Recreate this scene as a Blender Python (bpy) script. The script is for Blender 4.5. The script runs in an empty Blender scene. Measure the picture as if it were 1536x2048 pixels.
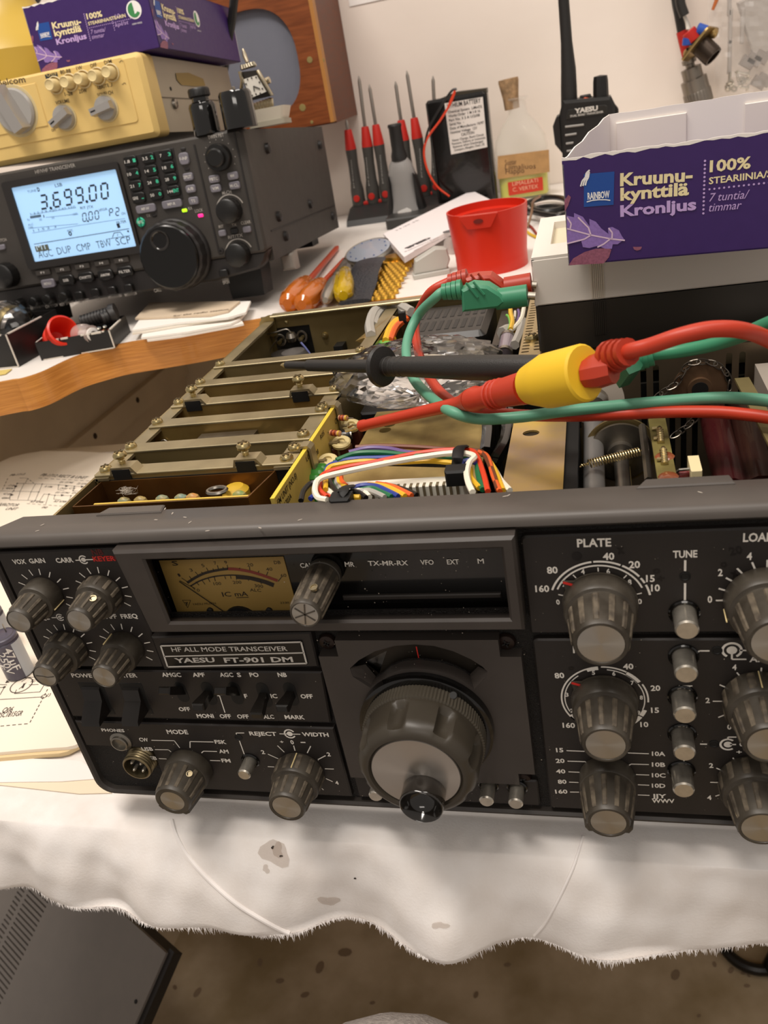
import bpy, bmesh, math, random
from mathutils import Matrix, Vector
random.seed(7)
SC = bpy.context.scene
COL = SC.collection
# ------------------------------------------------------------------ camera
F_PX, CX, CY = 1639.31, 768.0, 1024.0
RX = Vector((0.96294752, -0.04480172, -0.26594148))   # world X in camera axes (x right, y down, z forward)
RY = Vector((0.20884912, -0.50001481, 0.84045657))
RZ = Vector((-0.17062858, -0.86485721, -0.47213122))
CAM = Vector((0.11504851, -0.23301793, 0.27720125))
cd = bpy.data.cameras.new('camera'); cam = bpy.data.objects.new('camera', cd); COL.objects.link(cam); SC.camera = cam
cd.sensor_fit = 'VERTICAL'; cd.sensor_height = 36.0; cd.lens = F_PX / 2048 * 36.0
cd.clip_start = 0.01; cd.clip_end = 30
r_ = Vector((RX.x, RY.x, RZ.x)).normalized()
d_ = Vector((RX.y, RY.y, RZ.y)); f_ = Vector((RX.z, RY.z, RZ.z)).normalized()
u_ = r_.cross(f_).normalized() * -1
if u_.dot(-d_) < 0: u_ = -u_
m4 = Matrix((r_, u_, -f_)).transposed().to_4x4(); m4.translation = CAM
cam.matrix_world = m4
cd.dof.use_dof = True; cd.dof.focus_distance = 0.37; cd.dof.aperture_fstop = 22.0
# ------------------------------------------------------------------ light, world, exposure
w = bpy.data.worlds.new('world'); SC.world = w; w.use_nodes = True
w.node_tree.nodes['Background'].inputs[0].default_value = (1.0, 0.91, 0.83, 1)
w.node_tree.nodes['Background'].inputs[1].default_value = 0.36
def area(name, loc, target, sx, sy, power, col):
    l = bpy.data.lights.new(name, 'AREA'); l.shape = 'RECTANGLE'; l.size = sx; l.size_y = sy; l.energy = power; l.color = col
    o = bpy.data.objects.new(name, l); COL.objects.link(o); o.location = loc
    o.rotation_euler = (Vector(target) - Vector(loc)).to_track_quat('-Z', 'Y').to_euler()
    return o
area('ceiling_lamp', (-0.35, -0.15, 1.75), (0.05, 0.35, 0.0), 1.2, 0.25, 25, (1.0, 0.92, 0.84))
area('ceiling_lamp_right', (0.75, 0.05, 1.75), (0.2, 0.5, 0.0), 0.9, 0.25, 7, (1.0, 0.92, 0.84))
area('added_fill', (0.35, -1.9, 1.75), (0.1, 0.0, -0.3), 1.2, 0.3, 7, (1.0, 0.92, 0.84))  # added fill behind the camera, brightens the floor and the front panel
vs = SC.view_settings; vs.view_transform = 'Standard'; vs.look = 'None'; vs.gamma = 1.0; vs.exposure = 0.12; vs.use_curve_mapping = False
# ------------------------------------------------------------------ measuring helpers: a photo point on a known plane of the place
def ray(px, py):
    a, b = (px - CX) / F_PX, (py - CY) / F_PX
    return Vector((RX.x * a + RX.y * b + RX.z, RY.x * a + RY.y * b + RY.z, RZ.x * a + RZ.y * b + RZ.z))
def onx(px, py, v): d = ray(px, py); return CAM + d * ((v - CAM.x) / d.x)
def ony(px, py, v): d = ray(px, py); return CAM + d * ((v - CAM.y) / d.y)
def onz(px, py, v): d = ray(px, py); return CAM + d * ((v - CAM.z) / d.z)
def onp(px, py, p, n): d = ray(px, py); return CAM + d * ((Vector(p) - CAM).dot(n) / d.dot(n))
def crop(ox, oy, s): return lambda x, y: (ox + x / s, oy + y / s)
# ------------------------------------------------------------------ materials
def lin(h):
    h = h.lstrip('#'); o = []
    for i in (0, 2, 4):
        c = int(h[i:i + 2], 16) / 255; o.append(c / 12.92 if c <= .04045 else ((c + .055) / 1.055) ** 2.4)
    return (*o, 1.0)
MATS = {}
def mat(name, col, rough=.5, metal=0., var=0., vs_=40., bump=0., bs=200., spec=.5, trans=0., coat=0., emit=0., col2=None, alpha=1., stretch=None, ior=1.45, sheen=0., aniso=None):
    if name in MATS: return MATS[name]
    m = bpy.data.materials.new(name); m.use_nodes = True; nt = m.node_tree; N = nt.nodes; L = nt.links
    b = N['Principled BSDF']; c = lin(col)
    b.inputs['Base Color'].default_value = c; b.inputs['Roughness'].default_value = rough; b.inputs['Metallic'].default_value = metal
    b.inputs['Specular IOR Level'].default_value = spec; b.inputs['Transmission Weight'].default_value = trans; b.inputs['IOR'].default_value = ior
    b.inputs['Coat Weight'].default_value = coat; b.inputs['Alpha'].default_value = alpha; b.inputs['Sheen Weight'].default_value = sheen
    if emit: b.inputs['Emission Color'].default_value = c; b.inputs['Emission Strength'].default_value = emit
    if var or bump:
        tc = N.new('ShaderNodeTexCoord'); mp = N.new('ShaderNodeMapping'); L.new(tc.outputs['Object'], mp.inputs[0])
        if stretch: mp.inputs['Scale'].default_value = stretch
    if var:
        n = N.new('ShaderNodeTexNoise'); n.inputs['Scale'].default_value = vs_; n.inputs['Detail'].default_value = 5; L.new(mp.outputs[0], n.inputs['Vector'])
        r = N.new('ShaderNodeValToRGB'); L.new(n.outputs[0], r.inputs[0]); r.color_ramp.elements[0].position = .35; r.color_ramp.elements[1].position = .68
        r.color_ramp.elements[0].color = lin(col2) if col2 else (*[x * (1 - var) for x in c[:3]], 1)
        r.color_ramp.elements[1].color = c if col2 else (*[min(1, x * (1 + var * .6)) for x in c[:3]], 1)
        L.new(r.outputs[0], b.inputs['Base Color'])
        rr = N.new('ShaderNodeMapRange'); L.new(n.outputs[0], rr.inputs[0]); rr.inputs[3].default_value = rough * .85; rr.inputs[4].default_value = min(1, rough * 1.2); L.new(rr.outputs[0], b.inputs['Roughness'])
    if bump:
        n2 = N.new('ShaderNodeTexNoise'); n2.inputs['Scale'].default_value = bs; n2.inputs['Detail'].default_value = 3; L.new(mp.outputs[0], n2.inputs['Vector'])
        bp = N.new('ShaderNodeBump'); bp.inputs['Strength'].default_value = bump; bp.inputs['Distance'].default_value = .002; L.new(n2.outputs[0], bp.inputs['Height']); L.new(bp.outputs[0], b.inputs['Normal'])
    if aniso:
        tg = N.new('ShaderNodeTangent'); tg.direction_type = 'RADIAL'; tg.axis = aniso; L.new(tg.outputs[0], b.inputs['Tangent']); b.inputs['Anisotropic'].default_value = .85
    MATS[name] = m; return m
# ------------------------------------------------------------------ mesh builder
def fr(o, z, y=(0, 0, 1)):
    z = Vector(z).normalized(); y = Vector(y)
    if abs(z.dot(y.normalized())) > .98: y = Vector((0, 1, 0)) if abs(z.y) < .9 else Vector((1, 0, 0))
    x = y.cross(z).normalized(); y = z.cross(x)
    m = Matrix((x, y, z)).transposed().to_4x4(); m.translation = Vector(o); return m
def rrect(x0, x1, z0, z1, r, n=4):
    if isinstance(r, (int, float)): r = [r] * 4
    out = []
    for (cx, cz, a), q in zip(((x1, z1, 0), (x0, z1, 90), (x0, z0, 180), (x1, z0, 270)), r):
        if q <= 0: out.append((cx, cz)); continue
        sx = -1 if a in (0, 270) else 1; sz = -1 if a in (0, 90) else 1
        for i in range(n + 1):
            t = math.radians(a + 90 * i / n); out.append((cx + sx * q + q * math.cos(t), cz + sz * q + q * math.sin(t)))
    return out
def inset(p, d):
    n = len(p); out = []
    A = sum(p[i][0] * p[(i + 1) % n][1] - p[(i + 1) % n][0] * p[i][1] for i in range(n)); s = 1 if A > 0 else -1
    for i in range(n):
        a, b, c = Vector(p[i - 1]), Vector(p[i]), Vector(p[(i + 1) % n])
        e1 = (b - a); e2 = (c - b)
        if e1.length < 1e-9 or e2.length < 1e-9: out.append(tuple(b)); continue
        e1.normalize(); e2.normalize(); n1 = Vector((-e1.y, e1.x)) * s; n2 = Vector((-e2.y, e2.x)) * s
        m = n1 + n2; k = max(.35, 1 + n1.dot(n2)); out.append(tuple(b + m * (d / k)))
    return out
GL = {}
def glyph(s, bold=0., shear=0.):
    k = (s, bold, shear)
    if k in GL: return GL[k]
    cu = bpy.data.curves.new('t', 'FONT'); cu.body = s; cu.resolution_u = 2; cu.offset = bold; cu.shear = shear; cu.fill_mode = 'FRONT' if False else 'BOTH'
    ob = bpy.data.objects.new('t', cu); me = bpy.data.meshes.new_from_object(ob)
    V = [(v.co.x, v.co.y) for v in me.vertices]; Fc = [tuple(p.vertices) for p in me.polygons]
    bpy.data.objects.remove(ob); bpy.data.meshes.remove(me); bpy.data.curves.remove(cu)
    x0 = min(v[0] for v in V); x1 = max(v[0] for v in V)
    GL[k] = ([(v[0] - x0, v[1]) for v in V], Fc, max(1e-6, x1 - x0)); return GL[k]
CAPH = .69
class MB:
    def __init__(s): s.V = []; s.F = []; s.M = None
    def add(s, V, F, M=None):
        o = len(s.V); M = M or s.M
        s.V += [tuple(M @ Vector(v)) for v in V] if M else [tuple(v) for v in V]
        s.F += [tuple(i + o for i in f) for f in F]; return s
    def box(s, x0, x1, y0, y1, z0, z1, c=0, M=None):
        if c: return s.poly(rrect(x0, x1, z0, z1, 0), 'y', y1, y0, c, M=M)
        V = [(x, y, z) for x in (x0, x1) for y in (y0, y1) for z in (z0, z1)]
        return s.add(V, [(0, 1, 3, 2), (4, 6, 7, 5), (0, 4, 5, 1), (2, 3, 7, 6), (0, 2, 6, 4), (1, 5, 7, 3)], M)
    def poly(s, P, ax, a, b, c=0, c0=0, M=None):
        f = {'y': lambda p, h: (p[0], h, p[1]), 'z': lambda p, h: (p[0], p[1], h), 'x': lambda p, h: (h, p[0], p[1])}[ax]
        sg = 1 if b > a else -1; R = []
        if c0: R.append((inset(P, c0), a)); R.append((P, a + sg * c0))
        else: R.append((P, a))
        if c: R.append((P, b - sg * c)); R.append((inset(P, c), b))
        else: R.append((P, b))
        n = len(P); V = []; F = []
        for q, h in R: V += [f(p, h) for p in q]
        for k in range(len(R) - 1):
            for i in range(n): j = (i + 1) % n; F.append((k * n + i, k * n + j, (k + 1) * n + j, (k + 1) * n + i))
        F.append(tuple(range(n))[::-1]); F.append(tuple(range((len(R) - 1) * n, len(R) * n)))
        return s.add(V, F, M)
    def lathe(s, prof, M=None, n=24, rf=None, cap=True):
        V = []; F = []
        for r, h in prof:
            for i in range(n):
                t = 2 * math.pi * i / n; q = rf(t, r, h) if rf else r
                V.append((q * math.cos(t), q * math.sin(t), h))
        m = len(prof)
        for k in range(m - 1):
            for i in range(n): j = (i + 1) % n; F.append((k * n + i, k * n + j, (k + 1) * n + j, (k + 1) * n + i))
        if cap:
            if prof[0][0] > 1e-7: F.append(tuple(range(n))[::-1])
            if prof[-1][0] > 1e-7: F.append(tuple(range((m - 1) * n, m * n)))
        return s.add(V, F, M)
    def cyl(s, p, q, r, n=16, c=0, r2=None):
        p = Vector(p); q = Vector(q); h = (q - p).length; r2 = r if r2 is None else r2
        pr = [(r, 0), (r2, h)] if not c else [(r - c, 0), (r, c), (r2, h - c), (r2 - c, h)]
        return s.lathe(pr, fr(p, q - p), n)
    def tube(s, P, r, n=8, closed=False, M=None, flat=1.):
        P = [Vector(p) for p in P]; m = len(P); V = []; F = []; up = None
        R = r if isinstance(r, (list, tuple)) else [r] * m
        for i in range(m):
            a = P[i - 1] if (i or closed) else P[i]; b = P[(i + 1) % m] if (i < m - 1 or closed) else P[i]
            t = (b - a)
            t = t.normalized() if t.length > 1e-9 else Vector((0, 0, 1))
            if up is None: up = Vector((0, 0, 1)) if abs(t.z) < .9 else Vector((0, 1, 0))
            x = up.cross(t)
            if x.length < 1e-5: x = Vector((1, 0, 0)).cross(t)
            x.normalize(); y = t.cross(x); up = y
            for k in range(n):
                q = 2 * math.pi * k / n; V.append(P[i] + x * (R[i] * math.cos(q)) + y * (R[i] * flat * math.sin(q)))
        for i in range(m if closed else m - 1):
            for k in range(n):
                a = i * n + k; b = i * n + (k + 1) % n; c = ((i + 1) % m) * n + (k + 1) % n; d = ((i + 1) % m) * n + k; F.append((a, b, c, d))
        if not closed: F.append(tuple(range(n))[::-1]); F.append(tuple(range((m - 1) * n, m * n)))
        return s.add(V, F, M)
    def quad(s, a, b, c, d): return s.add([a, b, c, d], [(0, 1, 2, 3)])
    def text(s, t, p0, p1, h, nrm=(0, -1, 0), bold=.0, shear=0., lift=.00012):
        V, Fc, W = glyph(t, bold, shear); p0 = Vector(p0); p1 = Vector(p1); x = p1 - p0; n = Vector(nrm).normalized(); up = n.cross(x).normalized()
        k = h / CAPH; return s.add([p0 + x * (v[0] / W) + up * (v[1] * k) + n * lift for v in V], Fc)
    def line(s, p, q, wd, nrm=(0, -1, 0), lift=.00012):
        p = Vector(p); q = Vector(q); n = Vector(nrm).normalized(); sd = n.cross(q - p).normalized() * (wd / 2); l = n * lift
        return s.add([p - sd + l, q - sd + l, q + sd + l, p + sd + l], [(0, 1, 2, 3)])
    def arc(s, M, r0, r1, a0, a1, n=24, h=.00012):
        V = []; 
        for i in range(n + 1):
            t = math.radians(a0 + (a1 - a0) * i / n); V += [(r0 * math.cos(t), r0 * math.sin(t), h), (r1 * math.cos(t), r1 * math.sin(t), h)]
        F = [(2 * i, 2 * i + 1, 2 * i + 3, 2 * i + 2) if a1 > a0 else (2 * i + 1, 2 * i, 2 * i + 2, 2 * i + 3) for i in range(n)]
        return s.add(V, F, M)
    def disc(s, M, r, n=24, h=.00012): return s.add([(r * math.cos(2 * math.pi * i / n), r * math.sin(2 * math.pi * i / n), h) for i in range(n)], [tuple(range(n))], M)
    def mesh(s, name, m, ang=35, smooth=True):
        me = bpy.data.meshes.new(name); me.from_pydata(s.V, [], s.F); me.update()
        b = bmesh.new(); b.from_mesh(me); bmesh.ops.recalc_face_normals(b, faces=b.faces[:]) if smooth else None; b.to_mesh(me); b.free()
        if smooth:
            me.polygons.foreach_set('use_smooth', [True] * len(me.polygons)); me.set_sharp_from_angle(angle=math.radians(ang))
        me.materials.append(m); return me
    def build(s, name, m, parent=None, ang=35, smooth=True):
        o = bpy.data.objects.new(name, s.mesh(name, m, ang, smooth)); COL.objects.link(o)
        if parent: o.parent = parent
        return o
    flat = lambda s, name, m, parent=None: s.build(name, m, parent, smooth=False)
def split_flat(mb, key, name, m, parent):
    G = {}
    for f in mb.F:
        c = sum((Vector(mb.V[i]) for i in f), Vector()) / len(f); g = G.setdefault(key(c), (MB(), {}))
        idx = []
        for i in f:
            if i not in g[1]: g[1][i] = len(g[0].V); g[0].V.append(mb.V[i])
            idx.append(g[1][i])
        g[0].F.append(tuple(idx))
    return [g[0].flat(name, m, parent) for g in G.values()]
def tag(o, label=None, cat=None, group=None, kind=None):
    for k, v in (('label', label), ('category', cat), ('group', group), ('kind', kind)):
        if v: o[k] = v
    return o
def thing(name, label, cat, loc=(0, 0, 0), rot=None, group=None):
    o = bpy.data.objects.new(name, None); COL.objects.link(o); o.location = loc; o.empty_display_size = .02
    if rot is not None: o.rotation_euler = rot
    return tag(o, label, cat, group)
def inst(o, parent, M=None, loc=None, name=None):
    c = o.copy(); COL.objects.link(c); c.parent = parent
    if M is not None: c.matrix_basis = M
    if loc is not None: c.location = loc
    for ch in list(o.children): inst(ch, c, ch.matrix_basis.copy())
    return c
def smoothpts(P, k=6, closed=False):
    P = [Vector(p) for p in P]; out = []; n = len(P)
    for i in range(n if closed else n - 1):
        a = P[i - 1] if (i or closed) else P[0] * 2 - P[1]; b = P[i]; c = P[(i + 1) % n]; d = P[(i + 2) % n] if (i < n - 2 or closed) else c * 2 - b
        for j in range(k):
            t = j / k; out.append(.5 * (2 * b + (c - a) * t + (2 * a - 5 * b + 4 * c - d) * t * t + (3 * b - a - 3 * c + d) * t ** 3))
    if not closed: out.append(P[-1])
    return out
ZT = -0.016     # table under the cloth
ZD = 0.100      # white desk top behind
YW = 0.955      # wall
from mathutils.bvhtree import BVHTree
# ================================================================== setting
def plaster(name, a, b, sc, bump):
    m = mat(name, a, .85, var=.05, vs_=sc, bump=bump, bs=22, col2=b); return m
M_WALL = plaster('wall_paint', 'EDE2D8', 'E6D9CD', 3.0, .35)
M_FLOOR = mat('concrete', 'C2AE93', .8, var=.3, vs_=9, bump=.3, bs=60, col2='94805F')
M_DESK = mat('desk_laminate', 'ECE6DF', .42, var=.02, vs_=30)
M_WOOD = mat('desk_edge_wood', 'CF8E42', .42, var=.3, vs_=16, stretch=(2, 2, 60), col2='B0702C', coat=.2)
M_PANEL = mat('panel_board', 'CDBBA0', .6, var=.06, vs_=20)
M_CLOTH = mat('white_cloth', 'F1ECE8', .95, var=.04, vs_=60, bump=.08, bs=900, col2='E8E1DB')
b = MB(); b.box(-1.6, 1.6, YW, YW + .1, -.80, 1.9); tag(b.build('wall_back', M_WALL), 'white rough plastered wall behind the desk', 'wall', kind='structure')
b = MB(); b.box(-1.6, 1.6, -1.4, YW, -.83, -.78); tag(b.build('floor', M_FLOOR), 'stained brown concrete floor', 'floor', kind='structure')
b = MB()
for (px, py, r) in [(1462, 1941, 5), (1487, 1946, 4), (1497, 1951, 3), (1494, 1972, 4), (1429, 1929, 4), (1351, 1950, 8), (560, 1962, 6), (640, 1935, 9), (690, 1905, 10), (952, 1990, 5), (1015, 1930, 5), (745, 2006, 4), (395, 1985, 7), (350, 1975, 4), (610, 1990, 6), (1398, 2032, 3), (520, 1925, 6)]:
    c = onz(px, py, -.78); rr = r * (c - CAM).length / F_PX
    b.disc(fr((c.x, c.y, -.78), (0, 0, 1)) @ Matrix.Rotation(random.random() * 3, 4, 'Z') @ Matrix.Diagonal((1.3, .8, 1, 1)), rr, 9, .0006)
b.flat('floor_stain', mat('stain', '86715A', .8), bpy.data.objects['floor'])
# ---- desk with bowed wooden front edge
edge = [(-1.0, .20), (-.75, .225), (-.6, .262), (-.48, .300)]
for p in [(0, 764), (42, 757), (83, 744), (125, 724), (156, 711), (200, 698), (244, 687), (320, 674), (400, 660), (492, 642)]:
    q = onz(*p, ZD); edge.append((q.x, q.y))
edge += [(-.10, .455), (.05, .462), (.3, .468), (.75, .47)]
edge = [(v.x, v.y) for v in smoothpts([(x, y, 0) for x, y in edge], 4)]
desk = thing('desk', 'white topped desk with a bowed orange-brown wooden front edge against the wall', 'desk', (0, .7, -.78))
DL = lambda P: [(x, y - .7) for x, y in P]
TH = .027
b = MB(); b.poly(DL(edge + [(.75, YW - .002), (-1.0, YW - .002)]), 'z', .78 + ZD - TH, .78 + ZD); b.build('desktop', M_DESK, desk)
band = edge + [(x + .0 * i, y - .003) for i, (x, y) in list(enumerate(edge))[::-1]]
b = MB(); b.poly(DL(band), 'z', .78 + ZD - TH - .001, .78 + ZD + .0004); b.build('wooden_edge', M_WOOD, desk)
b = MB(); b.box(-.545, -.525, -.36, .24, 0, .78 + ZD - TH - .001); b.build('side_panel', M_PANEL, desk)
z1 = onx(190, 872, -.524).z; b = MB(); b.box(-.525, -.515, -.33, .20, .78 + z1 - .016, .78 + z1 + .016, .002); b.build('drawer_rail', M_PANEL, desk)
b = MB()
for (px, py) in [(190, 872), (275, 800)]:
    b = MB(); q = onx(px, py, -.515); b.lathe([(.004, 0), (.004, .0006), (.002, .0008)], fr((-.515, q.y - .7, q.z + .78), (1, 0, 0)), 10); b.build('screw_hole', mat('dark_hole', '3A2A1C', .8), desk)
b = MB(); b.box(.55, .57, -.2, .24, 0, .78 + ZD - TH - .001); b.build('side_panel', M_PANEL, desk)
b = MB(); b.box(-.525, .55, .20, .215, .1, .78 + ZD - TH - .001); b.build('back_panel', M_PANEL, desk)
# ---- work table under the cloth
tb = thing('work_table', 'low work table hidden under the white cloth', 'table', (-.03, .22, -.78))
b = MB(); b.box(-.44, .44, -.225, .24, .738, .78 + ZT - .0008); b.build('table_top', M_PANEL, tb)
for sx, sy in ((-.425, -.19), (.425, -.19), (-.37, .22), (.425, .22)):
        b = MB(); b.box(sx - .02, sx + .02, sy - .02, sy + .02, 0, .738); b.build('leg', M_PANEL, tb)
# ---- draped cloth
hem_px = [(-500, 1745), (-160, 1760), (0, 1772), (35, 1768), (64, 1768), (80, 1780), (100, 1800), (130, 1806), (150, 1822), (200, 1822), (245, 1824), (270, 1842), (300, 1853), (340, 1856), (400, 1854), (450, 1852), (480, 1858), (530, 1868), (575, 1876), (605, 1876), (625, 1862), (650, 1845), (700, 1836), (740, 1845), (770, 1865), (800, 1893), (830, 1910), (870, 1921), (905, 1920), (940, 1905), (970, 1888), (1000, 1880), (1040, 1874), (1075, 1876), (1110, 1886), (1150, 1910), (1190, 1928), (1240, 1935), (1300, 1922), (1350, 1908), (1400, 1895), (1470, 1890), (1536, 1882), (1700, 1880), (2300, 1900)]
ZH = -.058
hem = []
for p in hem_px:
    q = onz(p[0], p[1], ZH); hem.append(q)
hem.sort(key=lambda q: q.x)
def hem_at(x):
    for a, c in zip(hem, hem[1:]):
        if a.x <= x <= c.x: t = (x - a.x) / (c.x - a.x + 1e-9); return a.y + (c.y - a.y) * t
    return hem[0].y if x < hem[0].x else hem[-1].y
NX, NT = 330, 26
yE = -.006
cl = MB(); V = []; Fq = []
xs = [-.46 + .86 * i / NX for i in range(NX + 1)]
ysm = []
for i in range(NX + 1): ysm.append(sum(hem_at(xs[i] + d * .004) for d in range(-2, 3)) / 5)
for i, x in enumerate(xs):
    V.append((x, .44, ZT)); V.append((x, .2, ZT)); V.append((x, .02, ZT))
    for k in range(NT + 1):
        t = k / NT; yh = ysm[i] * .75 + hem_at(x) * .25
        if x > .185: yh = min(yh, -.024)
        if x < -.26: yh = min(yh, -.020)
        wv = t * (.0034 * math.sin(x * 52 + 1.2 + .8 * t) + .0016 * math.sin(x * 128 + .6 - 1.5 * t)) + .0006 * math.sin(x * 300 + 6 * t) * math.sin(math.pi * t) + .0003 * math.sin(x * 75 - 14 * t) * math.sin(math.pi * t)
        y = yE + (yh - yE) * (1 - (1 - t) ** 1.6) + wv * (1 if k < NT else .4)
        z = ZT + (ZH - ZT) * (t ** 1.35)
        V.append((x, y, z))
R = NT + 4
for i in range(NX):
    for k in range(R - 1): a = i * R + k; Fq.append((a, a + 1, a + R + 1, a + R))
cl.add(V, Fq)
cloth = cl.build('tablecloth', M_CLOTH, ang=180)
tag(cloth, 'white cotton cloth with a frayed hem draped over the work table', 'cloth')
bvh = BVHTree.FromPolygons([Vector(v) for v in cl.V], cl.F)
def oncloth(px, py, lift=.0004):
    d = ray(px, py).normalized(); h = bvh.ray_cast(CAM, d)
    return h[0] - d * lift if h[0] else None
M_SEAM = mat('seam_thread', 'F2ECE8', .9)
for P in ([(343, 1640), (350, 1665), (368, 1700), (398, 1738), (432, 1772), (475, 1808), (520, 1836), (560, 1858), (598, 1874)], [(1166, 1672), (1158, 1700), (1146, 1735), (1128, 1775), (1108, 1815), (1088, 1850), (1068, 1872)]):
    pts = [q for q in (oncloth(v.x, v.y, .0003) for v in smoothpts([(x, y, 0) for x, y in P], 4)) if q]
    MB().tube(pts, .0011 if P[0][0] < 500 else .0006, 6, flat=.6).build('seam', M_SEAM, cloth)
M_ST1 = mat('faint_stain', 'B7A595', .9, alpha=.32); M_ST2 = mat('dark_speck', '3A322C', .9)
def blob(cx, cy, rx, ry, seed, m, name='stain'):
    P = []; rnd = random.Random(seed); ph = [rnd.random() * 6 for _ in range(3)]
    for i in range(18):
        t = 2 * math.pi * i / 18; k = 1 + .25 * math.sin(2 * t + ph[0]) + .15 * math.sin(3 * t + ph[1]) + .08 * math.sin(5 * t + ph[2])
        q = oncloth(cx + rx * k * math.cos(t), cy + ry * k * math.sin(t), .0004)
        if q: P.append(q)
    c = oncloth(cx, cy, .0005)
    if len(P) < 10 or not c: return
    MB().add(P + [c], [(i, (i + 1) % len(P), len(P)) for i in range(len(P))]).flat(name, m, cloth)
blob(550, 1706, 25, 30, 1, M_ST1); blob(532, 1738, 7, 8, 2, M_ST1); blob(658, 1802, 18, 10, 3, M_ST1); blob(880, 1851, 15, 8, 4, M_ST1); blob(555, 1700, 12, 13, 6, M_ST1)
blob(545, 1695, 3, 3, 5, M_ST2, 'speck'); blob(562, 1712, 3, 2, 7, M_ST2, 'speck'); blob(710, 1757, 2, 2, 8, M_ST2, 'speck')
fg = MB(); rnd = random.Random(3)
for i in range(2200):
    x = -.24 + .46 * rnd.random(); k = (x + .46) / .86 * NX; j = int(k); t = k - j
    a = Vector(V[j * R + R - 1]).lerp(Vector(V[(j + 1) * R + R - 1]), t)
    l = .0004 + .0030 * rnd.random() ** 3 * (1 + math.sin(x * 140) * .6); e = a + Vector((rnd.uniform(-.0012, .0012), -.0004 + rnd.uniform(-.0008, .0008), -l)); s = Vector((.00020 + .0002 * rnd.random(), 0, 0)); a = a + Vector((0, 0, .0012))
    fg.add([a - s, a + s, e], [(0, 1, 2)])
o = fg.flat('frayed_fringe', M_SEAM, cloth); o['kind'] = 'stuff'
# ================================================================== the opened transceiver in front
M_BLK = mat('panel_black', '25201D', .5, var=.12, vs_=90, bump=.05, bs=1500)
M_TEX = mat('textured_black', '221E1B', .6, bump=.8, bs=1800)
M_HOOD = mat('hood_grey', '524C47', .42, var=.06, vs_=50)
M_RIM = mat('rim_grey', '38332F', .42, var=.1, vs_=60)
M_KNOB = mat('knob_black', '4A443B', .42, var=.22, vs_=120, col2='363028')
M_KNOB2 = mat('knob_rib', '6B6050', .7, var=.4, vs_=260, col2='40382E')
M_CAP = mat('spun_aluminium', 'B4B2AE', .30, metal=1., aniso='Y')
M_CHROME = mat('satin_chrome', 'C6BFB2', .28, metal=.8, var=.12, vs_=300)
M_WHITE = mat('white_lettering', 'EAE4DA', .6)
M_IVORY = mat('ivory_pointer', 'F0D9A0', .6)
M_RED = mat('red_lettering', 'D22A22', .6)
M_GLOSS = mat('gloss_black', '0C0B0A', .12, coat=.3)
M_DARK = mat('near_black', '0B0A09', .6)
M_DUST = mat('dust', 'B9AE9F', .9)
tr = thing('transceiver', 'opened black and grey radio transceiver standing on the white cloth', 'transceiver')
P = lambda px, py, y=0.: ony(px, py, y)
X0, X1 = -.1253, .2195
# --- front frame: rim, recessed textured base, hood
b = MB()
outer = rrect(X0, X1, .0, .1415, [.004, .004, .009, .009], 6); inner = rrect(-.1217, X1 - .0036, .0030, .1375, [.002, .002, .0065, .0065], 6)
n = len(outer); V = []
for q, y in ((outer, .0128), (outer, .0015), (inset(outer, .0012), -.0006), (inset(inner, -.0010), -.0006), (inner, .0004), (inner, .004)): V += [(p[0], y, p[1]) for p in q]
b.add(V, [(k * n + i, k * n + (i + 1) % n, (k + 1) * n + (i + 1) % n, (k + 1) * n + i) for k in range(5) for i in range(n)])
frame = b.build('front_frame', M_RIM, tr)
# hood: top lip with soft front edge, bevelled left end
prof = [(.0150, .1432), (.0140, .1440), (.0, .1440), (-.0018, .1434), (-.0028, .1420), (-.0030, .1402), (.003, .1397), (.0150, .1397)]
b = MB(); V = []; m = len(prof)
for x, sh in ((X0 - .0004, 0), (X0 + .0006, 1), (X1, 1)):
    for y, z in prof:
        yy = y if sh else max(y, -.001) * .95
        V.append((x + (0.012 * max(0, y) / .0150 if sh and x < 0 and y > .004 else (0.011 * max(0, y) / .0150 if x < 0 else 0)), yy, z if sh else min(z, .1425)))
b.add(V, [(k * m + i, k * m + (i + 1) % m, (k + 1) * m + (i + 1) % m, (k + 1) * m + i) for k in range(2) for i in range(m)] + [tuple(range(m)), tuple(range(2 * m, 3 * m))[::-1]])
hood = b.build('top_hood', M_HOOD, tr, ang=50)
# raised tabs along the hood's back edge
for x0, x1 in ((onz(210, 1020, .1445).x, onz(322, 1013, .1445).x), (onz(1285, 968, .1445).x, onz(1455, 958, .1445).x)):
    b = MB(); b.poly([(x0 - .002, .0115), (x1 + .002, .0115), (x1 + .001, .0170), (x0 + .001, .0170)], 'z', .1415, .1447, .0005); b.build('hood_tab', M_HOOD, hood)
b = MB()
for px, py in [(370, 1035), (345, 1027), (380, 1045), (312, 1040), (415, 1062), (520, 1056), (85, 1050), (75, 1062), (1010, 993), (1017, 991), (1400, 985), (600, 1040), (330, 1018)]:
    q = onz(px, py, .1440); b.disc(fr(q, (0, 0, 1)) @ Matrix.Rotation(random.random() * 3, 4, 'Z') @ Matrix.Diagonal((1.6, .5, 1, 1)), .0006, 7, .00012)
b.flat('paint_chip', mat('paint_chip', 'A39A8F', .7), hood)
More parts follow.
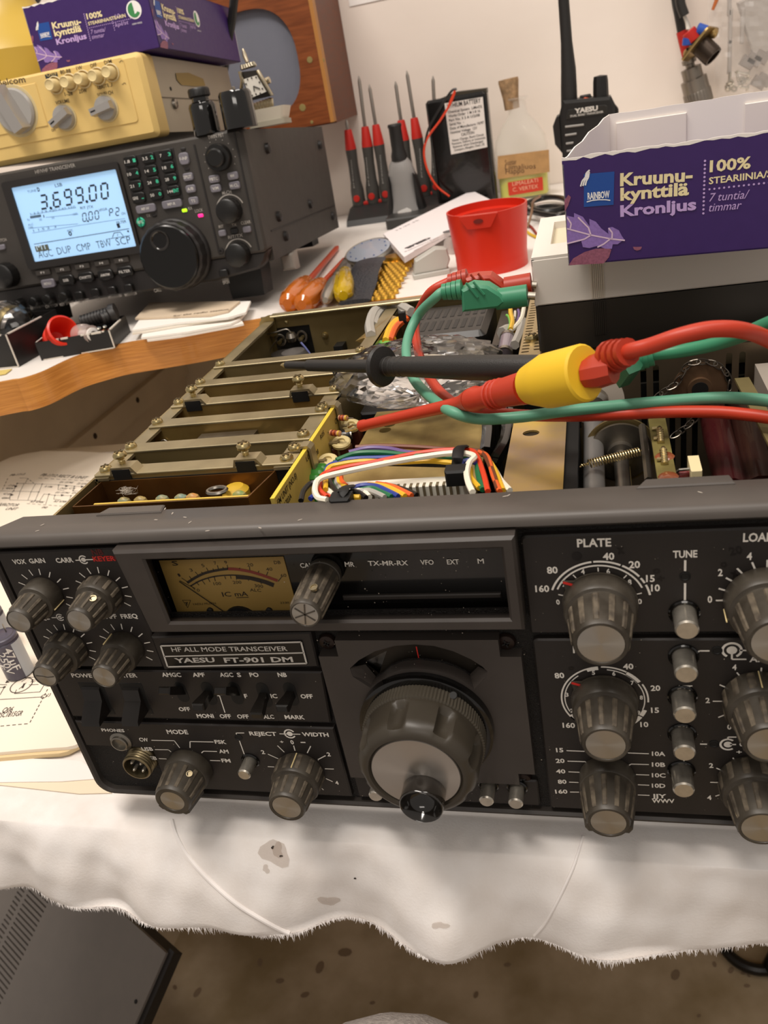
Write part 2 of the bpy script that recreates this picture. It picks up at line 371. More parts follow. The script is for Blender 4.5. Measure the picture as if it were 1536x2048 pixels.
# --- raised sub-panels
mm = .001
SUB = {}
def sub(poly, ch=.0006, y=0., m=M_BLK, nm='sub_panel'):
    b = MB(); b.poly([(x * mm, z * mm) for x, z in poly], 'y', .003, y, ch); return b.build(nm, m, tr)
sub(rrect(-120.6, -65, 77.6, 136, [3, 2, 1, 1])); 
sub([(-120.6, 75.8), (-120.6, 48.9), (1.6, 48.9), (3.6, 75.8)])
sub([(-120.6, 46.2), (2.2, 46.2), (2.2, 6), (-87, 6), (-87, 31), (-120.6, 31)])
sub(rrect(86, 216, 94.2, 134.6, [2, 2, 1, 1])); sub(rrect(86.3, 216, 5.4, 91.6, [2, 2, 1, 1]))
sub(rrect(5, 82.3, 5.6, 20, 1), y=.0005)
# --- name badge
sub([(-64.6, 77.4), (3.4, 79.4), (3.8, 96.2), (-64.8, 94.4)], y=-.0012, nm='badge_surround')
b = MB(); bz = -.0014
def rect_line(b, x0, x1, z0, z1, w_, y):
    for (xa, za, xb, zb) in ((x0, z0, x1, z0), (x1, z0, x1, z1), (x1, z1, x0, z1), (x0, z1, x0, z0)):
        b.line((xa, y, za), (xb, y, zb), w_)
bt = [P(320, 1289, bz), P(604, 1281, bz), P(616, 1327, bz), P(335, 1334, bz)]
xb0, xb1, zb0, zb1 = bt[0].x, bt[1].x, bt[2].z, bt[0].z
b.poly([(v.x, v.z) for v in bt], 'y', -.0010, -.0017); bd = b.build('badge', mat('badge_black', '100E0D', .3), tr)
b = MB(); bi_ = [Vector((x, -.0017, z)) for x, z in inset([(v.x, v.z) for v in bt], .0004)]
for i in range(4): b.line(bi_[i], bi_[(i + 1) % 4], .0007)
b.line((bi_[0] + bi_[3]) / 2, (bi_[1] + bi_[2]) / 2, .0006)
c3 = crop(220, 1040, 3.072)
b.text('HF ALL MODE TRANSCEIVER', P(*c3(383, 808), -.0017), P(*c3(1093, 803), -.0017), .0022, bold=.012)
b.text('YAESU', P(*c3(404, 876), -.0017), P(*c3(648, 872), -.0017), .0023, bold=.03); b.text('FT-901 DM', P(*c3(706, 875), -.0017), P(*c3(1128, 870), -.0017), .0024, bold=.03)
b.flat('badge_lettering', M_CAP if False else mat('silver_print', 'C9C4BC', .45), bd)
# --- meter and display bezel
BY = -.0075
bo = [(-59.5, 101.0), (85, 101.0), (85, 139), (-63.0, 139)]; bi = [(-49.5, 106.2), (80.3, 106.2), (80.3, 134.6), (-50.5, 134.6)]; bn = [(-57.5, 99.6), (81.5, 99.6), (81.5, 130.5), (-57.0, 130.5)]
b = MB(); V = []
for q, y in ((bo, .003), (bo, BY + .0012), ([(x + (1 if x < 0 else -1), z + (1 if z < 110 else -1)) for x, z in bo], BY), ([(x + (-.9 if x < 0 else .9), z + (-.9 if z < 110 else .9)) for x, z in bi], BY), (bi, BY + .001), (bn, .006)): V += [(x * mm, y, z * mm) for x, z in q]
b.add(V, [(k * 4 + i, k * 4 + (i + 1) % 4, k * 4 + 4 + (i + 1) % 4, k * 4 + 4 + i) for k in range(5) for i in range(4)])
bez = b.build('meter_bezel', mat('bezel_grey', '3C3632', .4, var=.12, vs_=80), tr, ang=25)
b = MB(); b.box(-.0600, .0830, .0058, .0064, .098, .136); b.build('display_window', M_GLOSS, bez)
YM = .0054
mq = [P(*c3(300, 250), YM), P(*c3(1067, 235), YM), P(*c3(1135, 552), YM), P(*c3(400, 564), YM)]
mx0, mx1, mz0, mz1 = mq[0].x, mq[1].x, mq[3].z, mq[0].z
b = MB(); b.box(mx0, mx1, YM, YM + .0004, mz0, mz1); meter = b.build('meter_scale', mat('meter_amber', '96793F', .5, var=.06, vs_=40), bez)
bk = MB(); YL = YM
mp = lambda x, y: P(*c3(x, y), YL)
def polyl(b, pts, w_):
    pts = [mp(*p) for p in pts]
    for a, c in zip(pts, pts[1:]): b.line(a, c, w_)
def carc(pts, n=20):
    return [(v.x, v.y) for v in smoothpts([(x, y, 0) for x, y in pts], 6)]
topA = carc([(475, 385), (540, 345), (610, 318), (725, 300), (820, 308), (910, 330), (1030, 372)])
lowA = carc([(495, 405), (560, 370), (650, 345), (760, 338), (860, 348), (950, 370), (1010, 392)])
polyl(bk, topA[:19], .0011); polyl(bk, lowA, .0006)
polyl(bk, [(777, 352), (860, 358), (950, 382), (1006, 404)], .0014)
for t, (xa, ya), (xb, yb) in (('1', (424, 348), (436, 345)), ('3', (496, 318), (512, 314)), ('5', (569, 290), (584, 286)), ('7', (643, 274), (657, 272)), ('9', (706, 270), (722, 269)), ('S', (386, 280), (422, 278)), ('20', (845, 285), (882, 284)), ('40', (962, 312), (1000, 310)), ('60', (1052, 350), (1086, 348)), ('0', (538, 440), (555, 438)), ('100', (640, 400), (686, 398)), ('200', (758, 392), (810, 390)), ('300', (890, 412), (942, 416)), ('IC', (694, 470), (748, 468)), ('mA', (770, 468), (850, 466)), ('ALC', (862, 438), (930, 440)), ('YAESU MUSEN', (510, 523), (652, 516)), ('2330', (1048, 514), (1102, 512)), ('DB', (1010, 270), (1050, 269))):
    big = t in ('IC', 'mA', 'S'); bk.text(t, mp(xa, ya), mp(xb, yb), .0021 if big else (.0009 if t in ('YAESU MUSEN', '2330') else .0014), bold=.01 if big else 0)
for a, c in (((428, 372), (525, 420)), ((440, 355), (482, 382)), ((488, 345), (505, 368)), ((524, 318), (545, 342)), ((560, 318), (578, 332)), ((592, 293), (607, 318)), ((632, 298), (640, 312)), ((660, 278), (668, 304)), ((694, 288), (697, 302)), ((720, 275), (725, 300)), ((857, 287), (860, 310)), ((970, 318), (962, 340)), ((1054, 350), (1034, 376)), ((527, 378), (548, 400)), ((566, 370), (585, 395)), ((602, 356), (615, 380)), ((640, 346), (648, 375)), ((705, 345), (712, 362)), ((740, 342), (745, 360)), ((775, 340), (778, 366)), ((925, 372), (930, 392)), ((496, 400), (524, 428)), ((848, 355), (852, 372)), ((915, 312), (912, 322)), ((798, 293), (796, 300))): bk.line(mp(*a), mp(*c), .0003)
polyl(bk, [(776, 476), (852, 474)], .0003); polyl(bk, [(446, 492), (496, 492), (478, 538), (446, 492)], .0002)
bk.text('y', mp(464, 518), mp(484, 516), .0016, bold=.03)
bk.flat('meter_print', mat('meter_ink', '2A2117', .6), meter)
b = MB(); polyl(b, topA[18:], .0013); b.flat('meter_red_band', mat('meter_red', '7A3226', .6), meter)
b = MB(); a_, c_ = mp(428, 372), mp(706, 560); b.tube([a_ + Vector((0, -.0006, 0)), c_ + Vector((0, -.0006, 0))], .00018, 5); b.build('meter_needle', mat('needle', '1E1712', .5), meter)
b = MB(); q = mp(800, 572); b.lathe([(.0075, 0), (.0075, .0012), (.0, .0013)], fr((q.x, YM, q.z - .0040), (0, -1, 0)), 24)
for px in (617, 980): q = mp(px, 552); b.lathe([(.0013, 0), (.0013, .0008), (.0009, .0011), (0, .0012)], fr((q.x, YM, q.z), (0, -1, 0)), 12)
b.build('needle_hub', M_DARK, meter)
b = MB(); b.box(.0175, .0765, .0045, .0058, .1065, .1085, .0004); b.build('display_ledge', M_RIM, bez)
# --- lettering on the panels
c2, c4, c5, c6, c7 = crop(0, 1000, 3.072), crop(280, 1320, 3.491), crop(620, 1060, 3.072), crop(1020, 1040, 2.977), crop(1040, 1280, 3.097)
LT = MB()
def T(s, cr, a, c, h=.0021, y=0., bold=.028, b=None): (b or LT).text(s, P(*cr(*a), y), P(*cr(*c), y), h, bold=bold)
def LN(cr, *pts, w=.00045, y=0., b=None):
    for a, c in zip(pts, pts[1:]): (b or LT).line(P(*cr(*a), y), P(*cr(*c), y), w)
T('VOX', c2, (85, 393), (165, 390)); T('GAIN', c2, (185, 388), (282, 384)); T('CARR', c2, (350, 385), (455, 380)); LN(c2, (465, 370), (572, 364))
T('QL', c2, (258, 736), (308, 732)); LN(c2, (318, 722), (392, 720)); T('APF', c2, (655, 728), (722, 726)); T('FREQ', c2, (748, 727), (850, 724))
T('POWER', c2, (445, 1088), (600, 1090)); T('HEATER', c2, (692, 1090), (847, 1088))
T('AMGC', c4, (158, 115), (291, 116)); T('APF', c4, (372, 116), (457, 116)); T('AGC', c4, (562, 116), (655, 116)); T('S', c4, (682, 116), (710, 116)); T('PO', c4, (770, 116), (833, 116)); T('NB', c4, (966, 116), (1028, 116))
T('OFF', c4, (277, 355), (355, 354)); T('MONI', c4, (402, 402), (520, 402)); T('OFF', c4, (562, 404), (640, 404)); T('OFF', c4, (684, 406), (764, 406)); T('F', c4, (733, 264), (755, 264)); T('IC', c4, (917, 264), (962, 264)); T('ALC', c4, (866, 408), (940, 408)); T('OFF', c4, (1126, 266), (1210, 266)); T('MARK', c4, (1015, 410), (1153, 412))
LN(c4, (540, 248), (556, 248), (594, 366))
T('PHONES', c2, (628, 1420), (768, 1425), .0017); T('MODE', c4, (193, 514), (340, 516), .0024); T('CW', c4, (0, 566), (62, 568)); T('USB', c4, (18, 632), (95, 632)); T('LSB', c4, (50, 694), (122, 696)); T('FSK', c4, (526, 582), (606, 584)); T('AM', c4, (556, 648), (622, 650)); T('FM', c4, (574, 712), (636, 714))
LN(c4, (80, 559), (240, 562), (278, 612)); LN(c4, (105, 624), (198, 625), (218, 640)); LN(c4, (132, 687), (186, 689)); LN(c4, (350, 612), (350, 568), (514, 571)); LN(c4, (430, 648), (444, 635), (538, 637)); LN(c4, (490, 700), (562, 702))
T('REJECT', c4, (768, 524), (958, 528)); T('WIDTH', c4, (1136, 530), (1320, 534)); LN(c4, (728, 508), (672, 508), (674, 518)); LN(c4, (694, 560), (734, 672)); LN(c4, (974, 514), (1028, 515)); LN(c4, (1066, 516), (1120, 517))
T('+', c4, (982, 580), (1006, 580), .0016); T('0', c4, (1056, 586), (1078, 586), .0022); LN(c4, (1122, 574), (1156, 574), w=.0006); T('2', c4, (852, 654), (876, 654)); T('2', c4, (1310, 670), (1334, 670)); T('4', c4, (1368, 868), (1390, 868))
for a, c in (((960, 596), (1008, 642)), ((1073, 596), (1083, 632)), ((1192, 600), (1168, 648)), ((1296, 666), (1243, 694)), ((1292, 758), (1354, 760)), ((1298, 826), (1346, 848)), ((1270, 895), (1282, 906)), ((894, 656), (966, 688)), ((893, 743), (938, 745))): LN(c4, a, c)
for cx, cz in ((-.1056, .1161), (-.0789, .1161), (-.0786, .0887), (-.1056, .0887)):
    for k in range(9):
        t = math.radians(152 - 23.5 * k); LT.line((cx + .0090 * math.cos(t), 0, cz + .0090 * math.sin(t)), (cx + .0119 * math.cos(t), 0, cz + .0119 * math.sin(t)), .00042)
Mp = lambda x, z, y=0.: fr((x, y, z), (0, -1, 0))
def ring_mark(q, r, a0, a1):
    LT.arc(Mp(q.x, q.z), r * .75, r, a0, a1); LT.disc(Mp(q.x, q.z), r * .5, 14)
ring_mark(P(*c2(514, 366)), .0020, 40, 320); ring_mark(P(*c2(370, 720)), .0018, 40, 320); ring_mark(P(*c4(1046, 514)), .0026, 30, 330)
# right side
T('PLATE', c6, (400, 160), (603, 155), .0030); T('80', c6, (222, 318), (286, 315), .0026); T('40', c6, (554, 236), (622, 234), .0026); T('20', c6, (708, 285), (775, 283), .0026); T('15', c6, (810, 367), (862, 366), .0026); T('10', c6, (840, 423), (893, 422), .0026); T('160', c6, (152, 427), (235, 426), .0026)
T('0', c6, (277, 502), (298, 501), .0020); T('2', c6, (312, 395), (330, 394), .0018); T('4', c6, (424, 321), (446, 320), .0019); T('6', c6, (575, 319), (597, 318), .0019); T('8', c6, (703, 384), (725, 383), .0020); T('10', c6, (744, 499), (786, 498), .0020)
px_, pz_ = .1103, .1076
for r0, r1, aa in ((.0160, .0167, ((161, 97), (95, 64), (62, 38), (35, 27))), (.0145, .0151, ((158, 22),))):
    for a0, a1 in aa: LT.arc(Mp(px_, pz_), r0, r1, a0, a1)
LT.arc(Mp(px_, pz_), .0160, .0167, 24, 9)
for t in (166, 90, 50, 126, 14): a = math.radians(t); LT.line((px_ + .0124 * math.cos(a), 0, pz_ + .0124 * math.sin(a)), (px_ + .0140 * math.cos(a), 0, pz_ + .0140 * math.sin(a)), .0004)
T('TUNE', c6, (970, 224), (1115, 220), .0026); LN(c6, (1043, 238), (1042, 303), w=.0007); LN(c6, (1042, 375), (1041, 512), w=.0007)
T('LOADING', c6, (1386, 128), (1700, 121), .0030); T('2', c6, (1238, 332), (1266, 331), .0026); T('4', c6, (1408, 236), (1440, 235), .0026); T('0', c6, (1176, 491), (1204, 490), .0026)
for a, c in (((1225, 478), (1312, 477)), ((1242, 407), (1325, 430)), ((1285, 343), (1360, 382)), ((1352, 287), (1408, 342)), ((1441, 250), (1468, 315)), ((1533, 236), (1530, 300))): LN(c6, a, c, w=.0006)
T('PRESELECT', c6, (376, 790), (704, 790), .0030)
qx, qz = .1099, .0641
for r0, r1, aa in ((.0149, .0155, ((215, 236), (212, 112), (94, 104) if False else (92, 58), (29, -4))), (.0138, .0142, ((206, 128), (84, 34), (32, -20)))):
    for a0, a1 in aa: LT.arc(Mp(qx, qz), r0, r1, a0, a1)
for a0, a1 in ((112, 96), (57, 34), (-19, -31), (212, 234), (-33, -47)): LT.arc(Mp(qx, qz), .0139, .0155, a0, a1, 8)
T('80', c7, (217, 236), (277, 233), .0024); T('40', c7, (640, 180), (704, 178), .0024); T('20', c7, (810, 313), (870, 312), .0024); T('15', c7, (812, 449), (862, 449), .0024); T('10', c7, (746, 537), (796, 537), .0024); T('160', c7, (265, 541), (342, 543), .0024)
for s_, x, z in (('5', 446, 213), ('6', 572, 219), ('7', 686, 276), ('8', 742, 367), ('3', 282, 349), ('2', 312, 448), ('9', 726, 460)): T(s_, c7, (x, z), (x + 20, z), .0018)
for s_, x0, x1, z, l in (('15', 225, 270, 693, (288, 684, 400, 688)), ('20', 223, 278, 759, (294, 749, 404, 752)), ('40', 225, 283, 824, (300, 815, 368, 818)), ('80', 236, 290, 888, (304, 879, 362, 881)), ('160', 220, 296, 949, (310, 940, 366, 941))):
    T(s_, c7, (x0, z), (x1, z), .0021); LN(c7, (l[0], l[1]), (l[2], l[3]))
LN(c7, (404, 752), (420, 766))
for s_, x1, z, l in (('10A', 900, 715, (668, 698, 798, 703)), ('10B', 900, 782, (688, 767, 798, 770)), ('10C', 902, 848, (718, 832, 800, 835)), ('10D', 901, 912, (730, 895, 800, 898)), ('JJY', 908, 976, (730, 958, 802, 961)), ('WWV', 958, 1006, None)):
    T(s_, c7, (817, z), (x1, z + 2), .0021)
    if l: LN(c7, (l[0], l[1]), (l[2], l[3]))
LN(c7, (670, 778), (688, 767))
T('ATT', c7, (968, 313), (1068, 313), .0024); T('RX', c7, (980, 560), (1048, 560), .0024); T('TX', c7, (980, 790), (1042, 790), .0024); LN(c7, (1015, 742), (1015, 756)); LN(c7, (1115, 643), (1158, 644), w=.0006); LN(c7, (1088, 82), (1112, 66), (1174, 66), w=.0006)
ring_mark(P(*c7(1312, 62)), .0034, -60, 240); LN(c7, (1358, 63), (1408, 63), w=.0006); LN(c7, (1312, 70), (1312, 118), (1402, 118), w=.0006); T('PROC', c7, (1424, 78), (1540, 78), .0024); T('AF', c7, (1420, 134), (1503, 134), .0024)
ring_mark(P(*c7(1288, 646)), .0029, 50, 310); LN(c7, (1288, 618), (1288, 600), (1340, 600), w=.0006); LN(c7, (1300, 646), (1338, 646), w=.0006); T('RIT', c7, (1360, 612), (1440, 612), .0022); T('CLAR', c7, (1358, 658), (1490, 658), .0022); T('+', c7, (1340, 704), (1374, 704), .0018)
for s_, x, z in (('4', 1314, 184), ('2', 1149, 388), ('0', 1283, 552), ('2', 1171, 790), ('4', 1160, 988)): T(s_, c7, (x, z), (x + 27, z), .0023)
for a, c in (((1343, 200), (1388, 254)), ((1495, 170), (1490, 234)), ((1236, 276), (1308, 306)), ((1194, 378), (1280, 378)), ((1228, 478), (1290, 454)), ((1318, 728), (1358, 780)), ((1456, 728), (1454, 762)), ((1216, 792), (1286, 822)), ((1178, 880), (1252, 882)), ((1210, 966), (1258, 950))): LN(c7, a, c, w=.0005)
split_flat(LT, lambda c: (c.x > .06, c.z > .0925 if c.x > .06 else (0 if c.z > .0765 else (1 if c.z > .048 else 2))), 'panel_lettering', M_WHITE, tr)
b = MB(); YG = .0056
for s_, a, c in (('CALIB', c3(1172, 292), c3(1278, 290)), ('MR', c3(1446, 285), c3(1504, 285)), ('TX-MR-RX', c5(360, 218), c5(604, 215)), ('VFO', c5(681, 212), c5(762, 211)), ('EXT', c5(844, 210), c5(917, 208)), ('M', c5(1032, 205), c5(1070, 204))): b.text(s_, P(*a, YG), P(*c, YG), .0020, bold=.012)
b.flat('window_lettering', M_WHITE, bez)
b = MB(); T('KEYER', c2, (578, 376), (712, 372), .0022, b=b, bold=.02); b.flat('red_lettering', M_RED, tr)
b = MB(); b.poly([tuple(v) for v in ((P(*c2(573, 378)).x, P(*c2(573, 378)).z), (P(*c2(716, 374)).x, P(*c2(716, 374)).z), (P(*c2(712, 344)).x, P(*c2(712, 344)).z), (P(*c2(570, 348)).x, P(*c2(570, 348)).z))], 'y', .0001, -.00008)
T('NB', c2, (572, 340), (640, 336), .0026, b=b); b.build('red_marker_smudge', mat('dark_red_marker', '541512', .6), tr)
b = MB(); T('20', c6, (1310, 212), (1388, 196), .0028, b=b); T('o', c6, (1256, 282), (1296, 276), .0026, b=b); T('x', c6, (640, 200), (684, 195), .0030, b=b, bold=.05); T('x', c6, (1325, 340), (1362, 325), .0026, b=b, bold=.05); T('+', c6, (880, 372), (926, 365), .0026, b=b); T('o', c6, (852, 320), (898, 315), .0026, b=b); b.disc(Mp(*(lambda q: (q.x, q.z))(P(*c6(398, 215)))), .0017, 12); T('o', c6, (348, 895), (385, 890), .0022, b=b)
split_flat(b, lambda c: (round(c.x / .012), round(c.z / .02)), 'pen_mark', mat('marker_ink', '120C0A', .4), tr)
# dust specks
b = MB(); rnd = random.Random(5)
for k in range(420):
    x = rnd.uniform(-.119, .165); z = rnd.uniform(.006, .135); 
    if k < 150: x = rnd.uniform(.003, .09); 
    b.disc(Mp(x, z, 0) @ Matrix.Diagonal((1, rnd.uniform(.6, 1.4), 1, 1)), .00008 + .00016 * rnd.random() ** 3, 5, .00006)
o = b.flat('dust_specks', M_DUST, tr); o['kind'] = 'stuff'
# --- centre tuning panel with dial window
from mathutils.geometry import tessellate_polygon
def plate_hole(b, outer, holes, y0, y1, ax='y'):
    loops = [outer] + holes; f = {'y': lambda p, h: (p[0], h, p[1]), 'z': lambda p, h: (p[0], p[1], h), 'x': lambda p, h: (h, p[0], p[1])}[ax]
    tri = tessellate_polygon([[Vector((p[0], p[1], 0)) for p in l] for l in loops]); flat_ = [p for l in loops for p in l]; n = len(flat_)
    V = [f(p, y1) for p in flat_] + [f(p, y0) for p in flat_]; F = [tuple(t) for t in tri] + [tuple(i + n for i in t[::-1]) for t in tri]; o = 0
    for l in loops:
        m = len(l)
        for i in range(m): j = (i + 1) % m; F.append((o + i, o + j, n + o + j, n + o + i))
        o += m
    return b.add(V, F)
CYP = -.0022
p2 = lambda cr, pts, y: [(lambda q: (q.x, q.z))(P(*cr(*p), y)) for p in pts]
def mmp(pts): return [(x * mm, z * mm) for x, z in pts]
cpo = mmp([(5, 20.5), (75.5, 20.5), (75.5, 26.5), (82, 26.5), (82, 85.5), (74.5, 85.5), (74.5, 93.2), (13, 93.2), (13, 85.5), (5, 85.5)])
hole = p2(c5, [(245, 850), (300, 800), (400, 745), (520, 712), (640, 703), (760, 712), (880, 745), (990, 795), (1060, 840), (1090, 870), (1082, 905), (1008, 980), (940, 925), (870, 892), (780, 865), (650, 850), (560, 858), (480, 890), (430, 935), (370, 970), (262, 900)], CYP)
b = MB(); plate_hole(b, [(-.1225, .0025), (X1 - .003, .0025), (X1 - .003, .139), (-.1225, .139)], [hole, mmp([(-55, 103), (83, 103), (83, 137), (-57, 137)])], .0040, .0028); b.build('textured_backplate', M_TEX, tr)
b = MB(); plate_hole(b, cpo, [hole], .0028, CYP); cp = b.build('tuning_panel', mat('tuning_panel_grey', '403A36', .45, var=.08, vs_=70), tr)
hx = [p[0] for p in hole]; hz = [p[1] for p in hole]
b = MB(); b.box(min(hx) - .001, max(hx) + .001, .0075, .0082, min(hz) - .001, max(hz) + .001); b.build('dial_drum', M_GLOSS, cp)
b = MB(); b.line(P(*c5(653, 715), .004), P(*c5(680, 842), .004), .0004); b.flat('dial_line', M_RED, cp)
for pts in ([(245, 852, CYP), (262, 900, CYP), (370, 970, CYP), (428, 936, .0030), (338, 834, .0030)], [(1090, 872, CYP), (1082, 905, CYP), (1008, 980, CYP), (945, 928, .0030), (1032, 846, .0030)]):
    q = [P(*c5(p[0], p[1]), p[2] + .0001) for p in pts]; q2 = [v + Vector((0, .0008, 0)) for v in q]; k = len(q)
    MB().add(q + q2, [tuple(range(k)), tuple(range(k, 2 * k))[::-1]] + [(i, (i + 1) % k, k + (i + 1) % k, k + i) for i in range(k)]).build('window_ramp', mat('ramp_grey', '4C4540', .45), cp)
b = MB(); q = [P(*c5(*p), .006) for p in [(335, 810), (472, 742), (425, 880)]]; b.add(q + [v + Vector((0, .001, 0)) for v in q], [(0, 1, 2), (3, 5, 4), (0, 1, 4, 3), (1, 2, 5, 4), (2, 0, 3, 5)]); b.build('dial_bracket', M_CAP, cp)
for cx, cy in ((105, 688), (1205, 690), (1310, 1530)):
    q = P(*c5(cx, cy), .0015); b = MB(); b.lathe([(.0036, 0), (.0036, .0006), (.0030, .0016), (.0012, .0020), (.0010, .0012), (0, .0012)], Mp(q.x, q.z, .0026), 18); s_ = b.build('corner_screw', mat('dark_screw', '2A1E19', .35, metal=.4), tr)
    b = MB()
    for a in (0, 90): 
        d = Vector((math.cos(math.radians(a + 20)), 0, math.sin(math.radians(a + 20)))) * .0016; b.line(Vector((q.x, .0026 - .0021, q.z)) - d, Vector((q.x, .0026 - .0021, q.z)) + d, .0006, lift=.0001)
    b.flat('cross_slot', M_DARK, s_)
# --- knobs
def knob(x, z, y=0., sk=(.008, .008), body=(.0062, .0055), L=.019, cap=.0047, nr=12, ring=False, pointer=None, name='knob', mb=None, wings=None, ribw=.45):
    k = bpy.data.objects.new(name, None)
    M = Mp(x, z, y); rs, hs = sk; r0, r1 = body; b = MB()
    pr = [(rs * .97, 0), (rs, .0006), (rs * .985, hs - .0012), (rs * .94, hs - .0002), (r0 + .0004, hs), (r0, hs + .0002)] + [(r0 + (r1 - r0) * t, hs + (L - hs) * t) for t in (.15, .5, .85)] + [(r1, L - .0008), (r1 - .0004, L), (cap + .0002, L), (cap, L - .0006), (0, L - .0006)]
    b.lathe(pr, M, 40); k = b.build(name, mb or M_KNOB, tr)
    rb = MB()
    def ribs(rA, rB, hA, hB, off):
        for i in range(nr):
            t = 2 * math.pi * (i + off) / nr; w_ = ribw * math.pi / nr; e = .00042
            V = []
            for (h, r, ee) in ((hA, rA, 0), (hA + .0006, rA, e), (hB - .0006, rB, e), (hB, rB, 0)):
                for sgn in (-1, -.55, .55, 1):
                    rr = r + (ee if abs(sgn) < 1 else -.0001); V.append((rr * math.cos(t + w_ * sgn), rr * math.sin(t + w_ * sgn), h))
            rb.add(V, [(q * 4 + j, q * 4 + j + 1, q * 4 + 5 + j, q * 4 + 4 + j) for q in range(3) for j in range(3)], M)
    ribs(r0 + (r1 - r0) * .06, r0 + (r1 - r0) * .86, hs + .0007, L - .0016, .2)
    if ring: ribs(rs, rs * .985, .0008, hs - .0016, .5)
    rb.build('grip_ribs', M_KNOB2, k)
    c = MB(); c.lathe([(cap, L - .0005), (cap, L - .00025), (cap * .5, L - .0002), (0, L - .0002)], M, 32); c.build('cap_disc', M_CAP, k)
    if pointer:
        for (ang, ra, ha, rb_, hb) in pointer:
            t = math.radians(ang); u = Vector((math.cos(t), 0, math.sin(t))); a = Vector((x, y, z)) + u * ra + Vector((0, -ha, 0)); c_ = Vector((x, y, z)) + u * rb_ + Vector((0, -hb, 0))
            MB().tube([a, c_], .00026, 5).build('pointer_line', M_IVORY, k)
    if wings:
        for a in wings:
            t = math.radians(a); u = Vector((math.cos(t), math.sin(t), 0)); v = Vector((-u.y, u.x, 0)); Vv = []
            for h, r in ((hs, r0 * .95), (L - .001, r1 * .9)):
                for (dr, dw) in ((0, -.0026), (.0022, -.0012), (.0022, .0012), (0, .0026)): q = u * (r + dr) + v * dw; Vv.append((q.x, q.y, h))
            MB().add(Vv, [(0, 1, 2, 3), (7, 6, 5, 4), (0, 4, 5, 1), (1, 5, 6, 2), (2, 6, 7, 3), (3, 7, 4, 0)], M).build('wing', M_KNOB, k)
    return k
def setscrew(k, q, nrm, r=.0014):
    s_ = MB(); s_.lathe([(r, -.0006), (r, .0003), (r * .8, .0003), (r * .75, -.0001), (0, -.0001)], fr(q, nrm), 12); s_.build('set_screw', mat('brass_dull', 'A89A7C', .35, metal=.9), k)
kv = knob(-.1056, .1161, pointer=[(-22, .0081, .0006, .0081, .0074)])
kc = knob(-.0789, .1161, sk=(.0083, .008), ring=True); setscrew(kc, P(*c2(572, 605), -.0115), (.28, -.35, .9))
ks = knob(-.1056, .0887, sk=(.0083, .008), ring=True, pointer=[(172, .0061, .009, .0057, .0175)])
ka = knob(-.0786, .0887, pointer=[(120, .0081, .0006, .0081, .0074)])
km = knob(-.0706, .0206, sk=(.0107, .0062), body=(.0096, .0080), L=.0197, cap=.0055, wings=(-62, 215)); setscrew(km, P(*c4(345, 795), -.0105), (.3, -.3, .9))
kw = knob(-.0179, .0212, sk=(.0106, .0098), body=(.0086, .0078), L=.0203, cap=.0061, ring=True, pointer=[(86, .0107, .0006, .0105, .0085)])
kp = knob(.1103, .1076, sk=(.0121, .0082), body=(.0104, .0088), L=.0228, cap=.0073)
kr = knob(.1099, .0641, sk=(.0115, .0082), body=(.0096, .0080), L=.0228, cap=.0066)
kb = knob(.1093, .0252, sk=(.0105, .0072), body=(.0099, .0078), L=.0225, cap=.0063, wings=(-32, 212)); setscrew(kb, P(*c7(590, 905), -.011), (.12, -.3, .95), .0016)
kl = knob(.1613, .1080, sk=(.0124, .0082), body=(.0104, .0088), L=.0228, cap=.0073, pointer=[(196, .0125, .0010, .0125, .0078)])
kf = knob(.1612, .0664, sk=(.0117, .0098), body=(.0097, .0082), L=.0228, cap=.0068, ring=True, pointer=[(92, .0118, .0006, .0116, .0085)])
kcl = knob(.1607, .0268, sk=(.0117, .0098), body=(.0097, .0082), L=.0228, cap=.0068, ring=True, pointer=[(158, .0096, .0112, .0086, .0205)])
kk = knob(.0128, .1190, y=.0056, sk=(.0064, .0035), body=(.0063, .0056), L=.0262, cap=.0047, nr=10, ribw=.6); setscrew(kk, P(*c3(1252, 415), -.0135), (-.05, -.2, .95), .0015)
b = MB()
for k in range(3):
    a = math.radians(60 * k + 20); d = Vector((math.cos(a), 0, math.sin(a))) * .0042; c = Vector((.0128, .0056 - .0260, .1190)); b.line(c - d, c + d, .0005)
b.flat('cap_crack', mat('crack', '4A4238', .7), kk)
b = MB(); c = Vector((-.1056, -.0188, .0887)); 
for u, v in (((-.0042, .0004), (-.001, .0002)), ((-.001, .0002), (.001, -.0004)), ((.001, -.0004), (.0042, 0))): b.line(c + Vector((u[0], 0, u[1])), c + Vector((v[0], 0, v[1])), .0003)
b.flat('cap_scratch', mat('crack', '4A4238', .7), ks)
for (kx, kz, r) in ((.1103, .1076, .0121), (.1099, .0641, .0115)):      # red tuning pointers under the skirts
    b = MB(); b.lathe([(r * 1.03, 0), (r * 1.03, .0007)], Mp(kx, kz, -.0006), 40); k = b.build('pointer_ring', M_KNOB, tr)
    t = math.radians(141); u = Vector((math.cos(t), math.sin(t), 0)); v = Vector((-u.y, u.x, 0)); q = [u * r * .9 + v * .0034, u * (r + .0030), u * r * .9 - v * .0034]
    b = MB(); b.add([(*p.xy, .0003) for p in q] + [(*p.xy, .0011) for p in q], [(0, 2, 1), (3, 4, 5), (0, 1, 4, 3), (1, 2, 5, 4), (2, 0, 3, 5)], Mp(kx, kz, -.0004)); b.build('pointer_tip', M_KNOB, k)
    b = MB(); m_ = Mp(kx, kz, -.0015); b.line(m_ @ (u * (r + .0028)), m_ @ (u * (r - .0008) - v * .0012), .0010); b.flat('red_stripe', M_RED, k)
